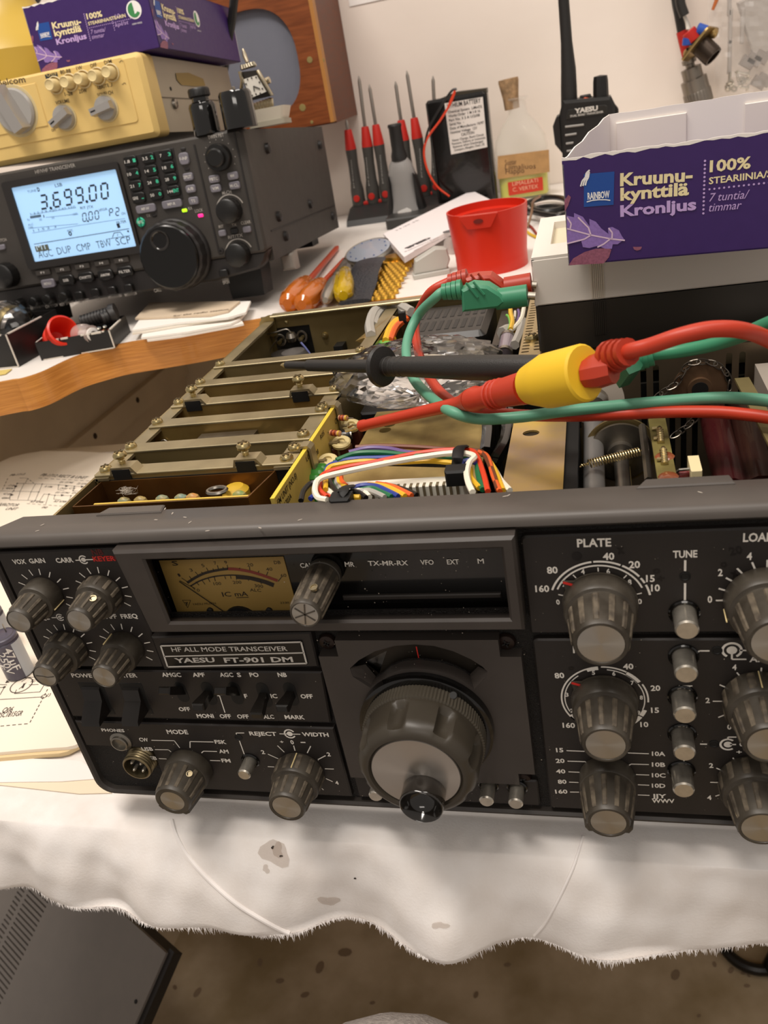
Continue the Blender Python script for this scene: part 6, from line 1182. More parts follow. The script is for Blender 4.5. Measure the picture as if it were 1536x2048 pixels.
# connectors hanging on the wall
YH = .925; hc = thing('hanging_connector', 'coax plug with knurled silver barrel hanging on a black cable with red sleeve', 'connector'); E6 = lambda x, y, dy=0.: ony(*e6(x, y), YH + dy)
MB().tube(smoothpts([E6(150, -7000, .02), E6(120, -1400, .02), E6(130, -400, .012), E6(165, 0, .004), E6(205, 220), E6(250, 470)], 5), .0052, 10).build('cable', M_TBLK, hc)
MB().tube([E6(250, 460), E6(290, 620), E6(330, 800), E6(348, 880)], [.0064, .0066, .0064, .0060], 12).build('red_sleeve', mat('sleeve_red', 'B8261E', .5), hc)
c0, c1 = E6(350, 870), E6(520, 1560); d = (c1 - c0); Lc = d.length
MB().lathe([(.0066, 0), (.0082, Lc * .02), (.0082, Lc * .10), (.0052, Lc * .12), (.0052, Lc * .18), (.0115, Lc * .2), (.0115, Lc * .42), (.0150, Lc * .44), (.0152, Lc * .70)], fr(c0, d), 28).build('plug_body', mat('nickel_dull', '8E867C', .35, metal=.85), hc)
MB().lathe([(.0156, Lc * .70), (.0160, Lc * .72), (.0160, Lc * .98), (.0130, Lc)], fr(c0, d), 64, rf=lambda t, r, h: r * (1 if int(round(t / (2 * math.pi) * 64)) % 2 else .97)).build('knurled_nut', mat('nickel_dull', '8E867C', .35, metal=.85), hc)
fc_ = thing('flange_connector', 'brass flange socket with red and blue crimp sleeves hanging on a black lead', 'connector')
MB().tube(smoothpts([E6(200, -7000, .0), E6(240, -1400, -.012), E6(225, -400, -.014), E6(222, 0, -.014), E6(290, 235, -.014)], 5), .0055, 10).build('cable', M_TBLK, fc_)
for dx in (-14, 0, 14): MB().tube([E6(290 + dx * .4, 235, -.014), E6(335 + dx, 340, -.014), E6(360 + dx * 2, 440, -.016)], .0014, 6).build('bare_wire', M_RINGW, fc_)
fa = E6(525, 660, -.016); fd = Vector((.62, -.35, -.70)).normalized(); Mf = fr(fa, fd, (0, 1, .3))
MB().poly(rrect(-.0210, .0210, -.0210, .0210, .006), 'z', -.0012, .0012, .0005, M=Mf).build('flange', mat('brass_flange', 'A88E5C', .32, metal=.9), fc_)
MB().lathe([(.0120, -.006), (.0130, -.002), (.0150, 0)], Mf, 24).build('flange_ring', mat('brass_flange', 'A88E5C', .32, metal=.9), fc_)
MB().lathe([(.0115, .001), (.0115, .018), (.0108, .022), (.0085, .022), (.0085, .016), (0, .016)], Mf, 28, rf=lambda t, r, h: r * (1 + (.03 * math.cos(14 * t) if h > .02 else 0))).build('threaded_barrel', mat('barrel_dark', '3E342C', .35, metal=.7), fc_)
for p0, p1, r, c in ((((350, 460)), (440, 600), .0078, 'B8261E'), ((475, 430), (620, 480), .0066, '2A55B0'), ((350, 560), (335, 680), .0062, '2A4A9C')): MB().cyl(E6(*p0, -.022), E6(*p1, -.022), r, 16, .0008).build('crimp_sleeve', mat('crimp_' + c, c, .4), fc_)
for p in ((720, 500), (340, 790)): MB().lathe([(.0045, -.003), (.0052, 0), (.0042, .004), (0, .005)], fr(E6(*p, -.018), (.4, -.6, .7)), 14).build('flange_bolt', mat('brass_flange', 'A88E5C', .32, metal=.9), fc_)
# clear bag of screws hanging on the wall
YZ = .938; E7 = lambda x, y, dy=0.: ony(*e6(x, y), YZ + dy)
hb_ = thing('hanging_bag', 'clear plastic bag with screws and grey hinges hanging on the wall', 'bag')
b = MB(); V = []; rnd = random.Random(8); NXb, NYb = 20, 26
for j in range(NYb + 1):
    for i in range(NXb + 1):
        u, v = i / NXb, j / NYb; px_b = 700 + 1300 * u - 60 * math.sin(v * 5) * (1 - u); py_b = -500 + 1960 * v - 60 * u * v
        V.append(E7(px_b, py_b, -.004 - .010 * math.sin(math.pi * u) * v + rnd.uniform(-.0022, .0022)))
b.add(V, [(j * (NXb + 1) + i, j * (NXb + 1) + i + 1, (j + 1) * (NXb + 1) + i + 1, (j + 1) * (NXb + 1) + i) for j in range(NYb) for i in range(NXb)]); b.build('bag_film', mat('bag_film', 'E8E2DC', .15, alpha=.20, spec=.9), hb_, ang=10)
M_HNG = mat('hinge_grey', 'B0A8A1', .4, metal=.4)
for p in ((970, 400), (1150, 390), (960, 850), (960, -30)): q = E7(*p); b = MB(); b.box(q.x - .0022, q.x + .0022, YZ - .004, YZ + .001, q.z - .018, q.z + .018, .0008); b.build('grey_strip', M_HNG, hb_)
q = E7(1450, 300); b = MB(); b.box(-.020, .020, -.003, .002, -.035, .03, .002); o = b.build('grey_plate', M_HNG, hb_); o.location = q; o.rotation_euler = (0, math.radians(-18), 0)
for p in ((1230, 930), (1330, 890), (1440, 850), (1480, 1190), (1400, 1230)): q = E7(*p); b = MB(); b.box(-.008, .008, -.004, .003, -.006, .006, .001); o = b.build('hinge_knuckle', mat('hinge_dark', '8A817A', .4, metal=.4), hb_); o.location = q; o.rotation_euler = (0, math.radians(35), 0)
for k, (p, q) in enumerate((((1060, 1060), (1110, 1270)), ((1080, 1075), (1230, 1110)), ((970, 1080), (960, 1230)), ((1120, 1300), (1220, 1310)), ((1030, 1250), (930, 1310)), ((1160, 1160), (1220, 1200)))):
    a, c = E7(*p, -.008), E7(*q, -.008); o = MB().cyl(a, c, .0016, 10).build('bag_screw', M_CHROME, hb_); MB().lathe([(.0042, 0), (.0036, .002), (0, .0026)], fr(c, c - a), 12).build('screw_head', M_CHROME, o)
for p in ((980, 1230), (940, 1320), (1150, 1180), (1030, 1330), (1170, 1210)): MB().tube([E7(p[0] + 34 * math.cos(t), p[1] + 34 * math.sin(t), -.009) for t in [2 * math.pi * i / 12 for i in range(12)]], .0012, 6, True).build('washer', M_CHROME, hb_)
tag(MB().tube([ony(*e6(710, 150), .93), ony(*e6(770, 0), .93), ony(*e6(900, -350), .93)], [.0016, .0022, .0024], 8).build('orange_wire', mat('orange_wire', 'B8642E', .5)), 'stiff orange wire end hanging over the clear bag on the wall', 'wire')
# paper note at the top of the wall
a, c = ony(698, 6, YW - .001), ony(760, -40, YW - .001); b = MB(); b.box(a.x, a.x + .075, YW - .0012, YW - .0006, a.z - .004, a.z + .06); tag(b.build('wall_note', mat('note_paper', 'F2EDE8', .8)), 'corner of a white paper note on the wall at the top', 'paper')
# ================================================================== dark radio on the desk (lit display)
IO = Vector((-0.169712, 0.48563334, 0.2513083)); IR = (-0.08117752, 0, 0.04289307)
from mathutils import Euler
MI = Euler(IR).to_matrix().to_4x4(); MI.translation = IO; MII = MI.inverted()
IX, IY, IZ = (MI.to_3x3() @ Vector(v) for v in ((1, 0, 0), (0, 1, 0), (0, 0, 1)))
def LQ(px, py, y=0.): return MII @ onp(px, py, IO + IY * y, IY)          # photo point on the radio's front plane, local
def LZ(px, py, z=0.): return MII @ onp(px, py, IO + IZ * z, IZ)          # ... on a plane parallel to its top
f2, f3, c1, c2b, e8 = crop(0, 300, 5.12), crop(240, 240, 4.8), crop(0, 0, 2.194), crop(0, 300, 2.194), crop(0, 580, 4.8)
ic = thing('desk_radio', 'dark grey radio with a glowing blue display showing 3.699.00, standing on the desk', 'radio', IO, IR)
M_IC = mat('radio_charcoal', '3C3834', .55, var=.06, vs_=80, bump=.08, bs=1500); M_ICD = mat('radio_dark', '242120', .5); M_ICK = mat('radio_key', '151413', .35); M_ICG = mat('key_grey', '75727A', .45); M_ICW = mat('key_print', 'D2CEC8', .6); M_ICGR = mat('key_green', '3FC29A', .5)
W_, D_, H_ = .292, .270, .111
b = MB(); b.box(-W_, 0, .014, D_, -H_, -.001, .0); b.build('cabinet', M_IC, ic)
b = MB(); b.poly(rrect(-W_, .0005, -H_ + .010, 0, .004), 'y', .015, -.003, .002); b.build('front_panel', M_IC, ic)
b = MB(); b.poly([(-W_, -H_ + .011), (0, -H_ + .011), (-.004, -H_ + .002), (-.012, -H_ - .004), (-.055, -H_ - .009), (-W_, -H_ - .011)], 'y', .016, -.001, .002); b.build('lower_lip', M_ICD, ic)
a = LQ(*f3(1140, 80)); c = LQ(*f3(1390, 1310)); b = MB(); b.box(-.0075, -.0060, -.0036, -.002, -H_ + .012, -.002); b.build('panel_seam', M_ICD, ic)
a = LQ(*f3(715, 190)); b = MB(); b.box(a.x - .0008, a.x + .0008, -.0036, -.002, -H_ + .014, -.006); b.build('panel_seam', M_ICD, ic)
# side screws on the cabinet
for px, py in ((533, 297), (638, 290), (556, 433), (619, 408), (570, 472), (664, 432)):
    q = MII @ onp(px, py, IO, IX); MB().lathe([(.0048, 0), (.0044, .0030), (.0030, .0038), (0, .0040)], fr((0, q.y, q.z), (1, 0, 0)), 16).build('side_screw', M_ICD, ic)
b = MB(); b.box(.0, .0006, .02, D_ - .004, -.0865, -.0855); b.build('side_crease', M_ICD, ic)
# display
def rq(cr, pts, y=0.): return [LQ(*cr(*p), y) for p in pts]
lc = rq(f2, [(137, 405), (1183, 208), (1387, 965), (368, 1135)], -.0042)
lx0, lx1, lz0, lz1 = (lc[0].x + lc[3].x) / 2, (lc[1].x + lc[2].x) / 2, (lc[2].z + lc[3].z) / 2, (lc[0].z + lc[1].z) / 2
b = MB(); plate_hole(b, rrect(lx0 - .0095, lx1 + .0045, lz0 - .0075, lz1 + .0070, .003), [rrect(lx0 - .0012, lx1 + .0012, lz0 - .0012, lz1 + .0012, .001)], -.003, -.0062); b.build('display_bezel', M_ICD, ic)
b = MB(); b.box(lx0 - .0014, lx1 + .0014, -.0044, -.0030, lz0 - .0014, lz1 + .0014); lcd = b.build('display', mat('lcd_blue', '9CC4E8', .3, emit=.55), ic)
YL_ = -.0045
LD = lambda cx, cy: LQ(*f2(cx, cy), YL_)
seg = MB(); segl = MB(); M_SEG = mat('lcd_ink', '1E2A3A', .5); M_SEG2 = mat('lcd_ink_faint', '5E7E9C', .5)
SEGS = {'0': 'abcdef', '1': 'bc', '2': 'abged', '3': 'abgcd', '6': 'afgedc', '9': 'abfgcd', 'P': 'abfge'}
def dig(b, ch, bl, br, tl, w_):
    o, ex, ez = LD(*bl), LD(*br) - LD(*bl), LD(*tl) - LD(*bl); ex.z = 0; g = w_ * .45; pp = lambda a, c: o + ex * a + ez * c
    for s_, (xa, za, xb, zb_) in dict(a=(0, 1, 1, 1), b=(1, 1, 1, .5), c=(1, .5, 1, 0), d=(0, 0, 1, 0), e=(0, 0, 0, .5), f=(0, .5, 0, 1), g=(0, .5, 1, .5)).items():
        if s_ in SEGS[ch]: a_, c_ = pp(xa, za), pp(xb, zb_); u = (c_ - a_).normalized() * g; b.line(a_ + u, c_ - u, w_)
for ch, bl_, br_, tl_ in (('3', (418, 606), (484, 596), (409, 470)), ('6', (553, 586), (617, 576), (543, 442)), ('9', (670, 566), (735, 555), (659, 413)), ('9', (788, 545), (852, 533), (777, 393)), ('0', (922, 523), (987, 512), (912, 369)), ('0', (1043, 502), (1107, 490), (1033, 348))): dig(seg, ch, bl_, br_, tl_, .0016)
for p in ((522, 595), (890, 528)): q = LD(*p); seg.disc(fr(q, (0, -1, 0)), .0014, 8, .0002)
for ch, bl_, br_, tl_ in (('0', (850, 733), (886, 727), (844, 650)), ('0', (914, 719), (950, 713), (907, 636)), ('0', (978, 710), (1013, 704), (970, 626)), ('P', (1124, 680), (1158, 675), (1118, 604)), ('2', (1188, 672), (1222, 666), (1182, 594))): dig(seg, ch, bl_, br_, tl_, .0008)
q = LD(902, 728); seg.disc(fr(q, (0, -1, 0)), .0009, 8, .0002)
def lt2(b, s_, a, c, h, bold=0): b.text(s_, LD(*a), LD(*c), h, bold=bold)
lt2(seg, 'LSB', (568, 382), (640, 368), .0028); lt2(seg, 'D', (388, 425), (412, 420), .0032, .04)
for s_, x0_, x1_, y0_, y1_ in (('AGC', 402, 548, 1108, 1085), ('DUP', 596, 738, 1072, 1048), ('CMP', 795, 938, 1042, 1018), ('TBW', 998, 1146, 1008, 984), ('SCP', 1198, 1346, 978, 954)): lt2(seg, s_, (x0_, y0_), (x1_, y1_), .0064, -.012)
lt2(seg, 'AGC', (690, 840), (748, 832), .0020); lt2(seg, '0', (708, 880), (742, 874), .0036, .03); lt2(seg, 'FILTER', (1198, 758), (1295, 742), .0022); lt2(seg, '1', (1206, 798), (1234, 790), .0034, .05); lt2(seg, 'RIT JTX', (826, 608), (958, 592), .0022); lt2(seg, 'VFOA', (1016, 632), (1102, 614), .0022); lt2(seg, 'CH', (1248, 664), (1285, 658), .002)
for a, c, w_ in (((348, 965), (1322, 805), .0005), ((1085, 914), (1330, 876), .0004), ((1152, 895), (1168, 850), .0005), ((1168, 850), (1230, 840), .0005), ((1230, 840), (1262, 878), .0005), ((1204, 882), (1206, 858), .0004)): seg.line(LD(*a), LD(*c), w_)
for i in range(8): seg.line(LD(318 + i * 14, 702 - i * 2.2), LD(314 + i * 14, 676 - i * 2.2), .0011)
seg.line(LD(452, 692), LD(446, 664), .0009); seg.disc(fr(LD(1312, 832), (0, -1, 0)), .0009, 8, .0002)
for a, c in (((330, 850), (820, 770)), ((820, 770), (1280, 700)), ((310, 800), (800, 755)), ((470, 690), (800, 655)), ((320, 660), (780, 590))): segl.line(LD(*a), LD(*c), .0003)
for s_, a, c in (('TUNE', (285, 440), (375, 424)), ('Po', (285, 728), (308, 724)), ('ALC', (290, 780), (345, 770)), ('SWR', (295, 812), (345, 803)), ('50', (532, 706), (560, 701)), ('100%', (750, 672), (800, 662)), ('30', (405, 726), (432, 722)), ('1 1.5 2  3', (345, 838), (580, 795)), ('1 3 5 7 9 +20 +40 +60', (315, 668), (775, 592))): lt2(segl, s_, a, c, .0020)
seg.flat('display_digits', M_SEG, lcd); segl.flat('display_scale', M_SEG2, lcd)
q0, q1 = LD(372, 1045), LD(488, 965); b = MB(); b.box(q0.x, q1.x, YL_ - .0001, YL_ + .0002, q0.z, q1.z); mb_ = b.build('menu_block', mat('lcd_olive', '5E6458', .5), lcd)
b = MB(); p_ = LD(376, 1040); r2 = LD(478, 1022); r2.z = p_.z = (q0.z + .0012); b.text('M1', p_ + Vector((.001, -.0001, 0)), r2 + Vector((-.0006, -.0001, 0)), .0056, bold=-.01); b.flat('menu_lettering', mat('lcd_pale', 'B8D4EA', .4, emit=.4), mb_)
# keys
def key(cr, cx, cy, w_, h_, m_, txt=None, th=.0020, r=None, tx2=None, hh=.0024, tm=None, nm='key'):
    q = LQ(*cr(cx, cy), -.003); s = {5.12: 5.12, 4.8: 4.8}; sc = 1639.31 / dep(MI @ q); k = sc * (5.12 if cr is f2 else 4.8); w_, h_ = w_ / k, h_ / k * 1.12; r = min(w_, h_) * .3 if r is None else r
    b = MB(); b.poly(rrect(q.x - w_ / 2, q.x + w_ / 2, q.z - h_ / 2, q.z + h_ / 2, r), 'y', -.002, -.003 - th, .0006); o = b.build(nm, m_, ic); yy = -.003 - th - .0001
    if txt or tx2:
        if txt:
            l = w_ * (.42 if tx2 else .8); x0_ = q.x - (w_ * .44 if tx2 else l / 2); n_ = min(l, .0019 * len(txt)); x0_ = x0_ if tx2 else q.x - n_ / 2
            b = MB(); b.text(txt, (x0_, yy, q.z - hh * .45), (x0_ + n_, yy, q.z - hh * .45), hh, bold=.01); b.flat('key_lettering', tm or M_ICW, o)
        if tx2: b = MB(); n_ = .0026 * len(tx2) if len(tx2) < 3 else .0052; b.text(tx2, (q.x + w_ * .44 - n_, yy, q.z - hh * .5), (q.x + w_ * .44, yy, q.z - hh * .5), hh * 1.15, bold=.025); b.flat('key_digit', M_ICGR, o)
    return o
pts = rq(f3, [(28, 360), (515, 265), (610, 760), (125, 800)], -.003); b = MB(); b.poly([(p.x, p.z) for p in pts], 'y', -.002, -.0034, .0003); b.build('keypad_inset', M_ICD, ic)
for i, (cx, cy, a_, d_) in enumerate(((110, 395, '1.8', '1'), (280, 365, '3.5', '2'), (447, 335, '7', '3'), (137, 515, '10', '4'), (305, 485, '14', '5'), (472, 452, '18', '6'), (163, 630, '21', '7'), (330, 595, '24', '8'), (498, 565, '28', '9'), (190, 745, 'GENE', '.'), (357, 715, '50', '0'), (523, 680, '144', 'ENT'))): key(f3, cx, cy, 132, 84, M_ICK, a_, .0026, tx2=d_)
for cx, cy, w_, h_, t_ in ((620, 370, 100, 95, 'F-INP'), (660, 545, 102, 62, 'SPLIT'), (685, 660, 100, 62, 'A/B'), (712, 775, 100, 62, 'TS'), (255, 850, 205, 66, 'MP-W'), (505, 805, 205, 66, 'MP-R'), (910, 565, 108, 62, 'PBTC'), (1088, 535, 108, 62, 'MW'), (925, 655, 108, 62, 'V/M'), (1105, 627, 108, 62, 'M-CL')): key(f3, cx, cy, w_, h_, M_ICG, t_, .0022)
for cx, cy, w_, h_ in ((988, 1085, 78, 50), (1222, 1050, 82, 50)): key(f3, cx, cy, w_, h_, M_ICG, th=.002)
key(f3, 1100, 1065, 78, 50, M_ICK, th=.0015); key(f3, 1000, 1470, 90, 60, M_ICK, th=.0022)
key(f3, 203, 980, 86, 84, M_ICGR, 'XFC', r=.0046, th=.0016, tm=M_ICW)
for cx, cy in ((607, 280), (645, 472), (330, 915)): key(f3, cx, cy, 52, 26, M_ICD, th=.0008)
key(f3, 620, 868, 54, 28, mat('led_green', 'A8E020', .3, emit=1.2), th=.0008, nm='lit_lamp'); key(f3, 775, 917, 54, 28, mat('led_pink', 'F02880', .3, emit=1.2), th=.0008, nm='lit_lamp')
for cx, cy, t_ in ((448, 1252, 'F1'), (650, 1220, 'F2'), (850, 1188, 'F3'), (1050, 1155, 'F4'), (1250, 1125, 'F5')): key(f2, cx, cy, 168, 52, M_IC, t_, .0022, r=.0006, hh=.0018)
key(f2, 500, 1365, 150, 76, M_ICG, 'MENU', r=.002)
for cx, cy, t_ in ((690, 1330, 'SSB'), (890, 1300, 'CW/RTTY'), (1090, 1275, 'AM/FM'), (1290, 1240, 'FILTER')): key(f2, cx, cy, 172, 86, M_ICK, t_, .0026, r=.003)
for cx, cy in ((825, 1485), (990, 1455), (1160, 1435), (1330, 1410)): key(f2, cx, cy, 90, 70, M_ICK, th=.0040)
key(f2, 20, 995, 90, 45, M_ICG)
IL = MB()
for s_, cr, a, c, h in (('HF/VHF TRANSCEIVER', f2, (365, 245), (775, 172), .0030), ('TWIN PBT', f3, (848, 186), (1000, 158), .0028), ('M-CH', f3, (986, 720), (1072, 704), .0028), ('RIT', f3, (952, 1040), (998, 1032), .0024), ('TX', f3, (1075, 1022), (1122, 1014), .0022), ('CLEAR', f3, (1164, 1006), (1258, 990), .0026), ('RIT/TX', f3, (1042, 1142), (1182, 1118), .0026), ('RX', f3, (660, 865), (698, 857), .0024), ('LOCK', f3, (724, 890), (800, 876), .0026), ('TX', f3, (256, 934), (296, 927), .0024), ('RF GAIN', f2, (158, 1662), (272, 1645), .0026), ('RF PWR', f2, (320, 1638), (420, 1618), .0026), ('CW PITCH', f2, (470, 1620), (592, 1600), .0026), ('KEY SPEED', f2, (618, 1598), (760, 1572), .0026), ('P.AMP/ATT', f2, (782, 1572), (916, 1550), .0026), ('NB', f2, (992, 1542), (1034, 1535), .0026), ('VOX/BK-IN', f2, (1112, 1525), (1248, 1502), .0026), ('MONITOR', f2, (1282, 1500), (1406, 1480), .0026), ('CALL', f3, (332, 1655), (402, 1642), .0030), ('LOCK/', f3, (988, 1552), (1050, 1540), .0024), ('SPCH', f3, (992, 1578), (1052, 1566), .0024), ('NOTCH', f2, (-40, 948), (70, 930), .0026)):
    yy = -.0032 if s_ not in ('RF GAIN', 'RF PWR', 'CW PITCH', 'KEY SPEED', 'P.AMP/ATT', 'NB', 'VOX/BK-IN', 'MONITOR', 'CALL', 'LOCK/', 'SPCH') else -.0032
    IL.text(s_, LQ(*cr(*a), yy), LQ(*cr(*c), yy), h, bold=.01)
def ik(cr, cx, cy, r, L, nm='radio_knob', steps=None, ribs=0, y=-.003, arc=False):
    q = LQ(*cr(cx, cy), -L); M_ = fr((q.x, y, q.z), (0, -1, 0)); L = L + y
    b = MB(); b.lathe(steps(r, L) if steps else [(r, 0), (r, L * .6), (r * .96, L * .9), (r * .8, L), (0, L * 1.02)], M_, 48, rf=(lambda t, rr, h: rr * (1 + (.02 * math.cos(ribs * t) if h < L * .85 else 0))) if ribs else None); o = b.build(nm, M_ICK, ic, ang=40)
    if arc: IL.arc(fr((q.x, y, q.z), (0, -1, 0)), r * 1.18, r * 1.28, 20, 165, 18, .0003)
    return o, q
o, q = ik(f3, 905, 365, .0105, .016, steps=lambda r, L: [(r * 1.05, 0), (r * 1.05, L * .4), (r * .98, L * .5), (r * .72, L * .52), (r * .72, L * .9), (r * .6, L), (0, L)])
for k in range(11): a = math.radians(210 - 24 * k); IL.disc(fr((q.x + .0140 * math.cos(a), -.003, q.z + .0140 * math.sin(a)), (0, -1, 0)), .0004, 6, .0003)
ik(f3, 1020, 880, .0105, .015, ribs=16, arc=True); ik(f3, 1105, 1305, .0105, .015, ribs=16, arc=True); ik(f2, 10, 1300, .0115, .016, ribs=16)
for cx, cy in ((165, 1590), (325, 1560), (470, 1535), (635, 1510)): ik(f2, cx, cy, .0050, .012, 'small_knob')
q = LQ(*f3(972, 1255), -.003); MB().lathe([(.0026, 0), (.0024, .0010), (.0010, .0012), (.0009, .0004), (0, .0004)], fr((q.x, -.003, q.z), (0, -1, 0)), 14).build('panel_screw', M_ICD, ic)
split_flat(IL, lambda c: (round(c.x / .03), round(c.z / .022)), 'radio_lettering', mat('radio_print', 'A8A29A', .6), ic)
# main dial
q = LQ(*f3(468, 1320), -.024); r = 63.5 * dep(MI @ q) / F_PX; M_ = fr((q.x, -.003, q.z), (0, -1, 0))
b = MB(); b.lathe([(r * 1.12, 0), (r * 1.12, .002), (r * 1.08, .004), (r * 1.02, .005)], M_, 56); dl = b.build('main_dial', M_ICD, ic)
b = MB(); b.lathe([(r, .004), (r * 1.04, .0052), (r * 1.04, .0165), (r, .0175), (r * .98, .0185)], M_, 120, rf=lambda t, rr, h: rr * (1 + (.016 if int(t / (2 * math.pi) * 40) % 2 else 0))); b.build('rubber_ring', M_ICD, dl, ang=25)
b = MB(); b.lathe([(r * .985, .018), (r * .97, .0205), (r * .93, .0215), (0, .0215)], M_, 56); b.build('dial_face', mat('dial_gloss', '0E0D0C', .22), dl)
a = math.radians(105); dc = M_ @ Vector((r * .56 * math.cos(a), r * .56 * math.sin(a), .0214)); b = MB(); b.lathe([(.0088, 0), (.0088, .0008), (.0075, .0008), (.0056, -.0006), (0, -.0015)], fr(dc, (0, -1, 0)), 28); b.build('finger_dimple', mat('dimple_black', '1E1A16', .12, coat=.6), dl)
# stand under the front
for x in (-.035, -.255):
    b = MB(); b.poly([(x - .016, -H_ - .030), (x + .016, -H_ - .030), (x + .018, -H_ - .002), (x - .018, -H_ - .002)], 'y', .020, .050, .002); b.build('front_foot', mat('foot_black', '0E0D0C', .5), ic)
    b = MB(); b.box(x - .012, x + .012, D_ - .045, D_ - .018, -H_ - .013, -H_); b.build('rear_foot', MATS['foot_black'], ic)
b = MB(); b.box(-.010, .004, .060, .074, -H_ - .016, -H_ - .0005, .002); b.build('side_foot', mat('foot_grey', '9A948C', .5), ic)
# ================================================================== yellow receiver on top
bp0 = LZ(319, 272, .006); BRo = MI @ bp0
MBL = MI.copy(); MBL.translation = BRo; MBLI = MBL.inverted()
BQ = lambda px, py, y=0.: MBLI @ onp(px, py, BRo + IY * y, IY)
Hb = BQ(268, 103).z
bl = thing('yellow_receiver', 'yellowed cream receiver with grey knobs on top of the dark radio', 'receiver', BRo, IR)
M_YEL = mat('aged_cream', 'E0C078', .45, var=.06, vs_=14); M_BSIDE = mat('receiver_side', 'A99F8C', .4, metal=.25, var=.06, vs_=20)
Wb, Db = .22, .215
b = MB(); b.poly(rrect(-Wb, 0, 0, Hb, .005), 'y', .024, 0, .004); b.build('front_bezel', M_YEL, bl)
b = MB(); b.box(-Wb + .003, -.0015, .022, Db, .003, Hb - .002); b.build('metal_cabinet', M_BSIDE, bl)
b = MB(); b.box(-.0016, -.0010, .022, Db, Hb * .47, Hb * .48); b.build('cabinet_seam', mat('seam_dark', '5E5648', .6), bl)
FB = lambda cx, cy, y=0.: BQ(*c1(cx, cy), y)
b = MB(); qf = [FB(*p) for p in ((0, 352), (560, 245), (612, 540), (0, 655))]; b.poly(rrect(-Wb + .006, qf[2].x, qf[2].z + .001, qf[1].z, .003), 'y', .0005, -.0008, .0004); b.build('front_plate', M_YEL, bl)
b = MB(); qa = FB(150, 365); b.box(-Wb + .008, qa.x + .002, -.0016, -.0008, FB(150, 565).z, qa.z, .0005); b.build('dial_plate', M_YEL, bl)
M_BK = mat('receiver_grey', 'A5A29E', .4, metal=.2); M_BLET = mat('brown_print', '4A3C2A', .6); BT = MB()
def bt3(s_, a, c, h, y=-.0010, b=None): (b or BT).text(s_, FB(*a, y), FB(*c, y), h, bold=.01)
bt3('Belcom', (-8, 378), (113, 360), .0050); bt3('80-88', (266, 326), (312, 318), .0030); bt3('1W', (337, 308), (362, 303), .0030); bt3('OFF', (398, 298), (426, 292), .0030); bt3('DIM', (460, 284), (492, 276), .0030); bt3('1-28', (286, 422), (320, 416), .0030); bt3('25W', (348, 410), (383, 404), .0030); bt3('BRITE', (438, 392), (480, 380), .0026); bt3('VOLUME', (246, 460), (306, 448), .0028); bt3('SQUELCH', (430, 426), (497, 412), .0028); bt3('OFF', (228, 578), (246, 574), .0022)
for pts in ([(522, 272), (528, 272), (530, 266), (536, 266), (540, 272)], [(535, 370), (541, 370), (543, 364), (549, 364), (552, 370)], [(428, 376), (430, 390), (436, 388)], [(490, 364), (491, 378), (484, 380)]):
    for p, q_ in zip(pts, pts[1:]): BT.line(FB(*p, -.001), FB(*q_, -.001), .0004)
BT.flat('receiver_lettering', M_BLET, bl)
q0, q1 = FB(203, 341), FB(252, 317); b = MB(); b.box(q0.x, q1.x, -.0012, -.0006, q0.z - .001, q1.z); chb = b.build('channel_block', mat('label_navy', '2C3036', .5), bl)
b = MB(); bt3('CH16', (206, 337), (248, 327), .0028, -.0013, b); b.flat('channel_lettering', mat('label_cream', 'C8B070', .6), chb)
for cx, cy in ((220, 372), (285, 360), (345, 345), (408, 333), (468, 316)):
    q = FB(cx, cy, -.010); b = MB(); b.lathe([(.0072, 0), (.0072, .0012), (.0064, .0016)], fr((q.x, -.0008, q.z), (0, -1, 0)), 20, cap=False); o = b.build('push_button', mat('button_ring', 'CBB98C', .45), bl)
    MB().lathe([(.0050, 0), (.0048, .0100), (.0040, .0112), (.0035, .0106), (0, .0100)], fr((q.x, -.0008, q.z), (0, -1, 0)), 20).build('button_cap', mat('button_cream', 'DCC894', .4), o)
def bknob(cx, cy, r, bar, ang, L=.012):
    q = FB(cx, cy, -.006); M_ = fr((q.x, -.0008, q.z), (0, -1, 0)); b = MB(); b.lathe([(r, 0), (r, .003), (r * .92, .0050), (0, .0050)], M_, 28); o = b.build('receiver_knob', M_BK, bl)
    a_ = math.radians(ang); u = Vector((math.cos(a_), math.sin(a_), 0)); v = Vector((-u.y, u.x, 0)); V = []
    for h, l, w_ in ((.0048, r * .95, r * .38), (L, r * .95, r * .28)): V += [tuple((u * sx * l + v * sy * w_).xy) + (h,) for sx, sy in ((-1, -1), (1.15, -1), (1.15, 1), (-1, 1))]
    MB().add(V, [(0, 3, 2, 1), (4, 5, 6, 7), (0, 1, 5, 4), (1, 2, 6, 5), (2, 3, 7, 6), (3, 0, 4, 7)], M_).build('knob_bar', mat('bar_silver', 'B4B0AC', .3, metal=.6), o)
    c = MB(); c.line(M_ @ (u * r * 1.0 + Vector((0, 0, L))), M_ @ (u * r * .5 + Vector((0, 0, L))), .0012); c.flat('knob_index', M_DARK, o)
    b = MB(); b.lathe([(r * 1.15, 0), (r * 1.12, .0010)], M_, 28); b.build('knob_skirt', MATS['button_ring'], o)
bknob(272, 515, .0098, 1, 205); bknob(455, 475, .0098, 1, 190); bknob(58, 488, .0185, 1, 110, .016)
b = MB(); q = MBLI @ onp(*c1(770, 455), BRo, IX); MB().lathe([(.0045, 0), (.0040, .0022), (.0015, .003), (.0012, .0016), (0, .0016)], fr((-.0012, q.y, q.z), (1, 0, 0)), 16).build('side_screw', M_STEEL, bl)
